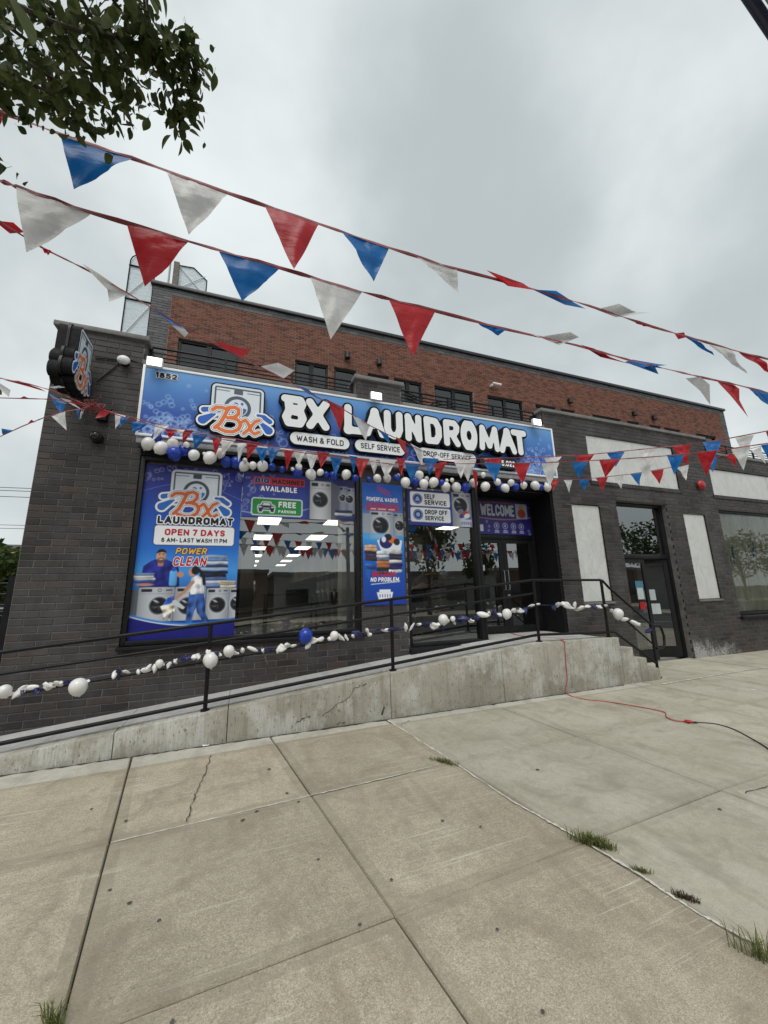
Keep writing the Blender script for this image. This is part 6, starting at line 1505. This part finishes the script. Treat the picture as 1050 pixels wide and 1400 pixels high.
string('lowest of three pennant strings, its smaller flags starting beside the sign corner', ((s3.x, s3.y), (e3.x, e3.y)),
       [(690, 654), (752, 656), (775, 656), (800, 655), (860, 648.5), (926, 637.5), (957, 631), (995, 621), (1040, 610), (1090, 598)],
       [('R', (75, 925), (130, 922), (85, 1010), r4b), ('W', (162, 927), (225, 922), (200, 1015), r4b), ('B', (270, 922), (345, 920), (312, 1010), r4b), ('R', (392, 912), (480, 905), (440, 1005), r4b), ('W', (512, 900), (592, 890), (575, 990), r4b), ('B', (640, 885), (722, 873), (705, 965), r4b), ('R', (788, 862), (878, 847), (850, 955), r4b), ('W', (395, 415), (482, 395), (462, 508), r6a), ('B', (600, 372), (690, 345), (655, 450), r6a), ('R', (745, 335), (808, 315), (825, 410), r6a), ('W', (930, 300), (1000, 265), (1035, 390), r6a)], .005, .02)
uz = (0, 500, 5.83)
string('pennant string streaming away from the blade sign toward the tree, topmost', 5.35, [(-40, 505), (0, 517), (40, 525), (75, 535), (100, 546), (128, 557)],
       [('R', (20, 105), (150, 120), (330, 190), (375, 215), (200, 160), uz), ('W', (375, 170), (470, 160), (520, 172), (440, 182), uz), ('B', (390, 222), (530, 300), (480, 385), uz), ('W', (470, 250), (560, 275), (655, 350), (600, 325), uz), ('B', (600, 340), (640, 345), (625, 440), uz), ('W', (650, 350), (690, 320), (635, 430), uz)], .005, .015)
string('pennant string streaming away from the blade sign toward the tree, middle', 5.32, [(-40, 543), (0, 544), (40, 545), (75, 546), (128, 557)],
       [('R', (165, 262), (190, 242), (210, 250), (245, 266), uz), ('W', (-60, 120), (0, 140), (80, 190), (60, 240), (0, 190), uz), ('R', (560, 290), (640, 300), (690, 330), (600, 310), uz)], .005, .015)
string('pennant string streaming away from the blade sign toward the tree, lowest', 5.30, [(-40, 612), (0, 597), (30, 583), (60, 571), (90, 562), (128, 557)],
       [('B', (10, 500), (110, 515), (20, 555), uz), ('R', (218, 465), (248, 430), (285, 448), uz), ('W', (410, 405), (520, 360), (532, 515), uz), ('R', (800, 350), (885, 370), (840, 410), (760, 420), uz)], .005, .015)
# strings hung over the roadway, mirrored in the shop windows
pm = {}
for k_ in 'RWB':
    t_ = empty('tmp', (0, 0, 0)); pm[k_] = [pennant(t_, [(-.15, 0, 0), (.15, 0, 0), (.01, 0, -.40)], k_, 40+s_, .03).data for s_ in (1, 2)]
    for c_ in list(t_.children): bpy.data.objects.remove(c_)
    bpy.data.objects.remove(t_)
for n_, (yy, z0, z1, nm) in enumerate([(-1.6, 3.9, 3.5, 'over the kerb'), (-2.9, 4.1, 3.7, 'over the near lane'), (-4.3, 4.5, 4.2, 'over the middle of the road'), (-6.2, 4.6, 3.9, 'over the far lane')]):
    o = empty('pennant_string', (4, yy, (z0+z1)/2), 'pennant string hung '+nm+', mirrored in the shop window', 'bunting', 'pennant strings over the road')
    hz = lambda x: z0+(z1-z0)*(x+6)/20-.45*(1-((x-4)/10)**2)
    b = MB(); b.tube([(x*.5, yy, hz(x*.5)) for x in range(-12, 29)], .006, 5); b.build('cord', MAT['cord'], o)
    for i in range(44):
        x = -5.8+i*.45
        c_ = bpy.data.objects.new('pennant', RND.choice(pm['RWB'[i % 3]])); COL.objects.link(c_); c_.parent = o; c_.location = Vector((x, yy, hz(x)))-o.location
        c_.rotation_euler = (RND.uniform(-.35, .35), 0, RND.uniform(-.3, .3))
kn = empty('tape_knot', at_y(128, 557, 5.3), 'tangled knot of red pennant tape tied under the blade sign', 'tape')
b = MB(); rn = random.Random(5); c0 = at_y(128, 556, 5.31)
for i in range(14):
    b.tube([c0+Vector((rn.gauss(0, .05), rn.gauss(0, .03), rn.gauss(0, .035))) for _ in range(5)], .006, 5)
b.build('tape_tangle', MAT['cord'], kn)

# ------------------------------------------------------------------ extension cord, litter
ec = empty('extension_cord', at_z(870, 965), 'red extension cord running from the door over the ramp wall onto the pavement', 'cord')
P_ = [Vector((5.2, 6.7, .765)), Vector((5.05, 6.2, .762)), Vector((5.35, 5.75, .75)), Vector((5.25, 5.35, .76))]
e0 = at_y(771, 876, 5.09); P_ += [Vector((e0.x-.02, 5.14, .795)), Vector((e0.x, 5.085, .77))]+[at_y(*p, 5.088) for p in [(772.5, 890), (774, 910), (775.5, 930), (773, 944)]]
P_ += [at_z(*p, .009) for p in [(780, 951), (800, 956), (835, 960), (872, 966), (907, 973), (911, 980), (922, 985), (938, 986)]]
def smooth3(P, n=5):
    out = []
    for i in range(len(P)-1):
        a, b_, c, d = P[max(i-1, 0)], P[i], P[i+1], P[min(i+2, len(P)-1)]
        for k in range(n):
            t = k/n; out.append(0.5*((2*b_)+(c-a)*t+(2*a-5*b_+4*c-d)*t*t+(3*b_-a-3*c+d)*t**3))
    out.append(P[-1]); return out
b = MB(); b.tube(smooth3(P_), .0065, 6); b.build('cord_sheath', MAT['cordred'], ec, smooth=True)
q0, q1 = at_z(936, 986, .016), at_z(948, 987.5, .016)
b = MB(); b.tube([q0, q0.lerp(q1, .15), q0.lerp(q1, .85), q1], [.012, .02, .018, .012], 10); b.build('socket', MAT['redplastic'], ec, smooth='auto')
bc = empty('black_power_cord', at_z(1000, 997), 'black power cord plugged into the red extension cord on the pavement', 'cord')
b = MB(); b.tube(smooth3([at_z(*p, .009) for p in [(948, 987.5), (960, 988), (980, 990), (1003, 997), (1028, 1010), (1048, 1022), (1075, 1042), (1120, 1060)]]), .006, 6); b.build('cord_sheath', MAT['cordblk'], bc, smooth=True)
b = MB(); b.tube([q1, at_z(953, 988, .014)], .012, 8); b.build('plug', MAT['cordblk'], bc)
q = at_z(277, 1021); b = MB(); b.add([(q.x, q.y, .005), (q.x+.07, q.y+.01, .004), (q.x+.05, q.y+.05, .035), (q.x-.01, q.y+.05, .05)], [(0, 1, 2), (0, 2, 3)])
tag(b.build('paper_scrap', MAT['litter'], None), 'small white paper scrap at the foot of the ramp wall', 'litter')
q = at_z(1030, 943); disc_o = disc('paper_cup_lid', (q.x, q.y), .03, MAT['litter'], None, .004); tag(disc_o, 'flat white scrap on the grey pavement slabs', 'litter')

# ------------------------------------------------------------------ pear tree overhanging from the left
tree = empty('pear_tree', (-2.7, .5, 0), 'leafy pear tree branch with dark green leaves overhanging the pavement', 'tree')
def leafmesh(seed):
    rn = random.Random(seed); b = MB(); L, Wd = 1.0, rn.uniform(.24, .31); n = 6; fold = rn.uniform(.05, .14); bend = rn.uniform(-.3, .3)
    for i in range(n+1):
        t = i/n; w_ = Wd*math.sin(math.pi*min(1, t**.8*.98+.02))**.8*(1 if t < .6 else 1-.35*(t-.6)); z = bend*t*t*.4
        b.v += [(-w_, -t*L, z+fold*w_/Wd), (0, -t*L, z), (w_, -t*L, z+fold*w_/Wd)]
    for i in range(n):
        k = 3*i; b.f += [(k, k+1, k+4, k+3), (k+1, k+2, k+5, k+4)]; b.t += [.5, .5]
    b.f.append((1, 1, 1)) if False else None
    b.add([(-.012, 0, 0), (.012, 0, 0), (.008, .35, .05), (-.008, .35, .05)], [(0, 1, 2, 3)])
    return b
leafM = []
for k in range(6):
    b = leafmesh(k); b.tint = k/6; b.t = [k/6+.01]*len(b.f); me = b.mesh('leaf'); me.polygons.foreach_set('use_smooth', [True]*len(me.polygons)); me.materials.append(MAT['leaf']); leafM.append(me)
from mathutils import Euler
twigs = [[(-60, -40, 2.2), (60, 25, 2.3), (150, 52, 2.4), (215, 62, 2.45), (258, 70, 2.5), (270, 92, 2.5)], [(-60, 30, 2.4), (40, 88, 2.4), (100, 125, 2.45), (150, 150, 2.5)], [(60, 25, 2.3), (118, 88, 2.4), (163, 118, 2.4), (170, 165, 2.4)],
         [(215, 62, 2.45), (234, 108, 2.5), (240, 150, 2.5), (250, 182, 2.5)], [(140, -40, 2.5), (180, 4, 2.5), (200, 14, 2.5)], [(-60, 62, 2.6), (30, 108, 2.6), (90, 140, 2.6), (98, 158, 2.6)], [(90, -40, 2.6), (130, 30, 2.6), (180, 100, 2.6), (195, 120, 2.6)],
         [(258, 70, 2.5), (256, 110, 2.5), (264, 150, 2.5)], [(-60, -10, 2.8), (30, 50, 2.8), (75, 96, 2.8), (72, 132, 2.8)], [(20, -40, 2.7), (60, 10, 2.7), (110, 60, 2.7), (150, 100, 2.7)], [(-50, 92, 2.5), (0, 112, 2.5), (30, 128, 2.5)], [(150, 52, 2.4), (190, 40, 2.4), (222, 55, 2.4)], [(-80, 185, 2.4), (-22, 200, 2.4), (0, 212, 2.4)], [(-70, 498, 3.2), (-25, 510, 3.2), (0, 520, 3.2)]]
leafP = []; twS = []
wood = MB()
rl = random.Random(21)
for tw in twigs:
    P3 = [at_dist(*p) for p in tw]; S_ = smooth3(P3, 8); n = len(S_)
    twS += S_
    wood.tube(S_, [.009-.0068*i/(n-1) for i in range(n)], 6)
    for i, p in enumerate(S_):
        for _ in range(6 if tw[0][0] < 0 else 4):
            if rl.random() < (.95 if tw[0][1] < 150 else .16): leafP.append(p+Vector((rl.gauss(0, .036), rl.gauss(0, .04), rl.gauss(-.012, .03))))
from mathutils import noise as mnoise
fillP = []
tries = 0
while tries < 420:                                    # inner mass of the bough with gaps left by a noise field
    tries += 1
    px, py = rl.uniform(-60, 205), rl.uniform(-60, 165); lim = 118 if px < 110 else 118-(px-110)*.2
    if py > lim: continue
    p = at_dist(px, py, rl.uniform(2.2, 3.1))
    if mnoise.noise(p*3.6) < 0.02: continue
    leafP.append(p)
    fillP.append(p)
for p in [at_dist(16, -6, .95)]: leafP.insert(0, p)
for p in fillP:
    s_ = min(twS, key=lambda t: (t-p).length_squared)
    if (s_-p).length < .45: wood.tube([s_, s_.lerp(p, .5)+Vector((0, 0, .02)), p], .0026, 4, False, .0012)
stuffleaf = MB(); nobj = 0
for i, p in enumerate(leafP):
    px = to_px(p); L_ = (rl.uniform(.026, .05) if rl.random() < .7 else rl.uniform(.05, .072)) if i else .062
    e = Euler((rl.gauss(1.15, .45), rl.gauss(0, .6), rl.uniform(0, 6.28)))
    k = rl.randrange(6)
    if nobj < 290 and -15 < px[0] < 290 and -15 < px[1] < 540 and (i % 2 == 0 or px[0] > 180 or i == 0):
        o = bpy.data.objects.new('leaf', leafM[k]); COL.objects.link(o); o.parent = tree; o.location = p-tree.location; o.rotation_euler = e; o.scale = (L_, L_, L_); nobj += 1
    else:
        R_ = e.to_matrix(); lb = leafmesh(k); stuffleaf.tint = rl.random()
        stuffleaf.add([R_ @ (Vector(v)*L_)+p for v in lb.v], lb.f)
o = stuffleaf.build('foliage', MAT['leaf'], tree, fixn=False, kind='stuff'); o.data.polygons.foreach_set('use_smooth', [True]*len(o.data.polygons))
hub = Vector((-2.35, .75, 3.0))
for tw in twigs:
    if tw[0][0] < 0 or tw[0][1] < 0:
        s_ = at_dist(*tw[0]); mid = hub.lerp(s_, .5)+Vector((0, 0, .12)); wood.tube(smooth3([hub, mid, s_], 5), .018, 6, True, .011)
wood.build('branch', MAT['bark'], tree, smooth='auto')
b = MB(); b.tube(smooth3([Vector((-2.7, .5, -.05)), Vector((-2.66, .52, 1.0)), Vector((-2.6, .58, 2.0)), hub, Vector((-2.3, .7, 4.6)), Vector((-2.5, .6, 6.0))], 5), .14, 12, True, .04); b.build('trunk', MAT['bark'], tree, smooth='auto')

# ------------------------------------------------------------------ more trees: beyond the side yard, and across the street (mirrored in the panes)
def bigtree(name, label, loc, h, cr, seed, n, leaf=.16, group=None, ch=None):
    rn = random.Random(seed); o = empty(name, loc, label, 'tree', group); x, y, z = loc
    t = MB(); th = h*.42
    t.tube([(x, y, z-.1), (x+.05, y, z+th*.5), (x, y+.05, z+th), (x+.1, y, z+h*.75)], .05*h*.35+.06, 10, True, .04)
    cl = []
    for i in range(9):
        a = i*2.4+rn.random(); rr_ = cr*rn.uniform(.35, .85); c = Vector((x+rr_*math.cos(a), y+rr_*math.sin(a), z+th+(h-th)*rn.uniform(.15, .9))); cl.append((c, cr*rn.uniform(.3, .55)))
        t.tube([(x, y, z+th*rn.uniform(.7, 1.2)), tuple(c)], .05, 6, True, .015)
    cl.append((Vector((x, y, z+h-cr*.35)), cr*.4)); t.build('trunk', MAT['bark'], o, smooth='auto')
    m_ = MB()
    for i in range(n):
        c, r_ = rn.choice(cl); d = Vector((rn.gauss(0, 1), rn.gauss(0, 1), rn.gauss(0, 1))).normalized()*r_*rn.random()**.4
        p = c+d; e = Euler((rn.uniform(0, 3), rn.uniform(0, 3), rn.uniform(0, 6))).to_matrix(); s_ = leaf*rn.uniform(.6, 1.2)
        m_.tint = rn.random(); m_.add([e @ Vector(q)*s_+p for q in ((-.3, 0, 0), (0, -.6, 0), (.3, 0, 0), (0, .6, 0))], [(0, 1, 2, 3)])
    m_.build('crown', MAT['leaf2'], o, fixn=False)
bigtree('yard_tree', 'bushy green tree past the corner of the dark brick building', (-6.7, 14.0, 0), 3.25, 1.35, 4, 2600, .17)
for i, (x, y, h, cr) in enumerate([(-9, -14, 7, 2.8), (13.2, -13.6, 7.4, 2.6), (18.2, -14, 6.2, 2.2), (27, -14, 5.2, 1.9), (37, -13.6, 8.0, 3.2), (52, -14, 7, 3.0)]):
    bigtree('street_tree', 'tree in the row along the far pavement across the street', (x, y, 0), h, cr, 30+i, 1500, .36, 'trees across the street')
def block(name, label, x0, x1, y0, y1, h, mat, nx_, nz_):
    o = empty(name, ((x0+x1)/2, y0, 0), label, 'building'); boxo('wall', mat, o, x0, x1, min(y0, y1), max(y0, y1), -.1, h)
    fy = y0; d = .06 if y0 > y1 else -.06
    boxo('roof_parapet', MAT['coping'], o, x0-.1, x1+.1, min(y0, y1)-.1, max(y0, y1)+.1, h+.002, h+.3)
    for i in range(nx_):
        for j in range(nz_):
            a = x0+(x1-x0)*(i+.25)/nx_; b_ = x0+(x1-x0)*(i+.75)/nx_; c = .9+(h-1.2)*j/nz_; e = c+(h-1.2)/nz_*.6
            boxo('window', MAT['darkglass'], o, a, b_, min(fy, fy+d), max(fy, fy+d), c, e)
block('row_building', 'brown brick low row building across the street', -30, 2, -19, -28, 3.4, MAT['dwall'], 8, 1)
block('row_building', 'pale grey low row building across the street', 2.5, 24, -19, -28, 3.2, MAT['graywall'], 6, 1)
block('row_building', 'long brown brick row building across the street beyond the pale one', 24.5, 60, -19, -28, 3.6, MAT['dwall'], 9, 1)
block('tan_building', 'tan stucco building far beyond the side yard tree', -34, -14, 40, 52, 6.0, MAT['tan'], 7, 2)
# yard gate and white car behind it
gt = empty('yard_gate', (-4.5, 6.6, 0), 'black horizontal-bar steel gate closing the side yard beside the corner pier', 'gate')
for x in (-2.83, -6.4):
    boxo('gate_post', MAT['rail'], gt, x-.05, x+.05, 6.55, 6.65, -.02, 1.95)
for i in range(13):
    b = MB(); z = .18+i*.14; b.tube([(-6.34, 6.6, z), (-2.89, 6.6, z)], .012, 6); b.build('gate_bar', MAT['rail'], gt)
car = empty('parked_car', (-5.35, 10.6, 0), 'white car parked in the side yard behind the black gate', 'car')
b = MB(); b.prism([(8.5, .35), (8.45, .62), (8.7, .82), (9.6, .95), (12.6, .98), (12.9, .8), (12.9, .35)], 'x', -6.25, -4.45); b.build('body', MAT['carwhite'], car, bevel=.06, smooth='auto')
b = MB(); b.prism([(9.65, .95), (10.35, 1.45), (11.9, 1.47), (12.55, .97)], 'x', -6.1, -4.6); b.build('cabin_glass', MAT['darkglass'], car, bevel=.05, smooth='auto')
b = MB(); b.box(-6.0, -4.7, 10.4, 11.85, 1.462, 1.50); b.build('roof', MAT['carwhite'], car, bevel=.015, smooth='auto')
for yy in (9.25, 12.05):
    for xx in (-6.2, -4.7):
        b = MB(); b.cyl((xx, yy, .32), (1, 0, 0), .32, .2, 20); t_ = b.build('wheel', MAT['tyre'], car, smooth='auto')
        b = MB(); b.cyl((xx-.005, yy, .32), (1, 0, 0), .19, .21, 16); b.build('rim', MAT['galv'], t_, smooth='auto')
for xx in (-6.05, -4.85): b = MB(); b.sphere((xx, 8.52, .66), .12, 12, 8, (1.2, .4, .6)); b.build('headlight', MAT['chrome'], car, smooth=True)
for i, (y0, y1) in enumerate([(664, 665), (668, 669.5), (676.5, 678), (716, 718), (721, 722)]):
    b = MB(); P0, P1 = at_y(-60, y0, 26), at_y(60, y1, 26); b.tube([P0, P1+Vector((6, 0, 0))], .018 if i < 3 else .014, 5)
    tag(b.build('utility_cable', MAT['cordblk'], None), 'thin overhead utility cable behind the dark brick corner', 'cable', 'overhead cables behind the corner pier')
# lamp post whose arm crosses the top corner
lp = empty('lamp_post', (0, 0, 0), 'dark blue steel lamp post arm with bright edge strips overhead', 'lamp post')
A_, B_ = at_dist(1000, -40, 3.6), at_dist(1075, 72, 3.6); D_ = (B_-A_).normalized(); A_ = A_-D_*.8; E_ = B_+D_*.9
ac = D_.cross((A_-Vector((0, 0, 1.6))).normalized()).normalized()
for k, (off, r_, mt, nm) in enumerate([(0, .024, 'navysteel', 'arm_tube'), (.045, .016, 'chrome', 'arm_strip'), (.105, .036, 'navysteel', 'arm_tube')]):
    for sgn in (1,):
        b = MB(); o_ = ac*off*(-1 if ac.x < 0 else 1); b.tube([A_+o_, E_+o_], r_, 12); b.build(nm, MAT[mt], lp, smooth='auto')
b = MB(); b.tube([(E_.x+.1, E_.y, -.05), (E_.x+.1, E_.y, 1.0), (E_.x+.08, E_.y, E_.z+.12)], .075, 14, True, .055); b.build('pole', MAT['navysteel'], lp, smooth='auto')
bx_ = Vector((E_.x+.1, E_.y, 0)); b = MB(); b.cyl((bx_.x, bx_.y, 0), (0, 0, 1), .16, .05, 18); b.build('base_plate', MAT['navysteel'], lp)

# ------------------------------------------------------------------ person inside, bending over behind the right shop window
def skin_body(name, joints, edges, parent, mat, sub=2):
    me = bpy.data.meshes.new(name); off = wloc(parent)
    me.from_pydata([tuple(Vector(j[:3])-off) for j in joints], edges, [])
    o = bpy.data.objects.new(name, me); COL.objects.link(o)
    md = o.modifiers.new('skin', 'SKIN'); sk = me.skin_vertices[0].data
    for k, j in enumerate(joints): sk[k].radius = (j[3], j[4] if len(j) > 4 else j[3])
    sk[0].use_root = True
    sb = o.modifiers.new('sub', 'SUBSURF'); sb.levels = sub; sb.render_levels = sub
    bpy.context.view_layer.update(); dg = bpy.context.evaluated_depsgraph_get()
    m2 = bpy.data.meshes.new_from_object(o.evaluated_get(dg)); bpy.data.objects.remove(o)
    m2.materials.clear(); m2.materials.append(mat); m2.polygons.foreach_set('use_smooth', [True]*len(m2.polygons))
    r = bpy.data.objects.new(name, m2); COL.objects.link(r); r.parent = parent; return r
pe_ = empty('person', (3.3, 7.05, .77), 'person in dark clothes and cap bending forward inside behind the right shop window', 'person')
skin = simple('skin_tone', (0.34, 0.19, 0.12), 0.55, var=0.08); shirt = simple('maroon_shirt', (0.06, 0.014, 0.018), 0.8, var=0.2); trous = simple('charcoal_trousers', (0.02, 0.02, 0.024), 0.85, var=0.2)
fz = .77; px0 = 3.22; yb = 7.02
J = [(px0, yb, fz+.92, .15, .13), (px0+.20, yb, fz+1.06, .14, .15), (px0+.40, yb, fz+1.16, .12, .17), (px0+.50, yb, fz+1.18, .06, .06), (px0+.58, yb, fz+1.17, .055, .055), (px0+.70, yb-.01, fz+1.14, .10, .095), (px0+.76, yb-.01, fz+1.10, .075, .07),
     (px0+.02, yb-.10, fz+.82, .10), (px0+.08, yb-.12, fz+.48, .07), (px0-.02, yb-.12, fz+.09, .045), (px0+.14, yb-.13, fz+.04, .04),
     (px0+.02, yb+.10, fz+.82, .10), (px0+.00, yb+.12, fz+.47, .07), (px0-.12, yb+.12, fz+.09, .045), (px0+.04, yb+.13, fz+.04, .04),
     (px0+.38, yb-.19, fz+1.14, .06), (px0+.40, yb-.24, fz+.86, .045), (px0+.46, yb-.24, fz+.60, .032), (px0+.48, yb-.24, fz+.52, .034, .02),
     (px0+.38, yb+.19, fz+1.14, .06), (px0+.44, yb+.24, fz+.86, .045), (px0+.54, yb+.20, fz+.62, .032), (px0+.57, yb+.19, fz+.54, .034, .02)]
E_ = [(0, 1), (1, 2), (2, 3), (3, 4), (4, 5), (5, 6), (0, 7), (7, 8), (8, 9), (9, 10), (0, 11), (11, 12), (12, 13), (13, 14), (2, 15), (15, 16), (16, 17), (17, 18), (2, 19), (19, 20), (20, 21), (21, 22)]
bdy = skin_body('body', J, E_, pe_, skin)
skin_body('shirt', [tuple(v[:3])+tuple(x*1.12 for x in v[3:]) for v in (J[0], J[1], J[2], J[15], J[16], J[19], J[20])], [(0, 1), (1, 2), (2, 3), (3, 4), (2, 5), (5, 6)], pe_, shirt)
skin_body('trousers', [tuple(v[:3])+tuple(x*1.13 for x in v[3:]) for v in (J[0], J[7], J[8], J[9], J[11], J[12], J[13])], [(0, 1), (1, 2), (2, 3), (0, 4), (4, 5), (5, 6)], pe_, trous)
for k in (17, 21):                                # fingers
    h0 = Vector(J[k+1][:3])
    for n_ in range(4):
        skin_body('finger', [tuple(h0+Vector((0, -.02+.014*n_, -.01)))+(.009,), tuple(h0+Vector((.006, -.022+.015*n_, -.05-.006*(n_ in (1, 2)))))+(.008,), tuple(h0+Vector((.018, -.022+.015*n_, -.078-.008*(n_ in (1, 2)))))+(.006,)], [(0, 1), (1, 2)], pe_, skin, 1)
    skin_body('thumb', [tuple(h0+Vector((.012, -.012, .015)))+(.010,), tuple(h0+Vector((.035, -.022, -.015)))+(.009,), tuple(h0+Vector((.042, -.022, -.038)))+(.007,)], [(0, 1), (1, 2)], pe_, skin, 1)
b = MB(); b.sphere((px0+.69, yb-.01, fz+1.185), .112, 16, 10, (1.1, 1, .72)); b.build('cap', MAT['paper'], pe_, smooth=True)
b = MB(); b.prism([(yb-.09, fz+1.115), (yb+.07, fz+1.115), (yb+.06, fz+1.135), (yb-.08, fz+1.135)], 'x', px0+.78, px0+.90); b.build('cap_brim', MAT['paper'], pe_, bevel=.004)
for sy in (-.045, .028):
    b = MB(); b.sphere((px0+.795, yb+sy, fz+1.13), .012, 10, 6); b.build('eye', MAT['frame'], pe_, smooth=True)
b = MB(); b.tube([(px0+.80, yb-.01, fz+1.12), (px0+.835, yb-.01, fz+1.09)], .014, 8, True, .018); b.build('nose', skin, pe_, smooth=True)
b = MB(); b.box(px0+.69, px0+.715, yb-.11, yb-.098, fz+1.10, fz+1.15); b.build('ear', skin, pe_, bevel=.004)
b = MB(); b.box(px0+.797, px0+.812, yb-.032, yb+.012, fz+1.062, fz+1.07); b.build('mouth', MAT['redplastic'], pe_)
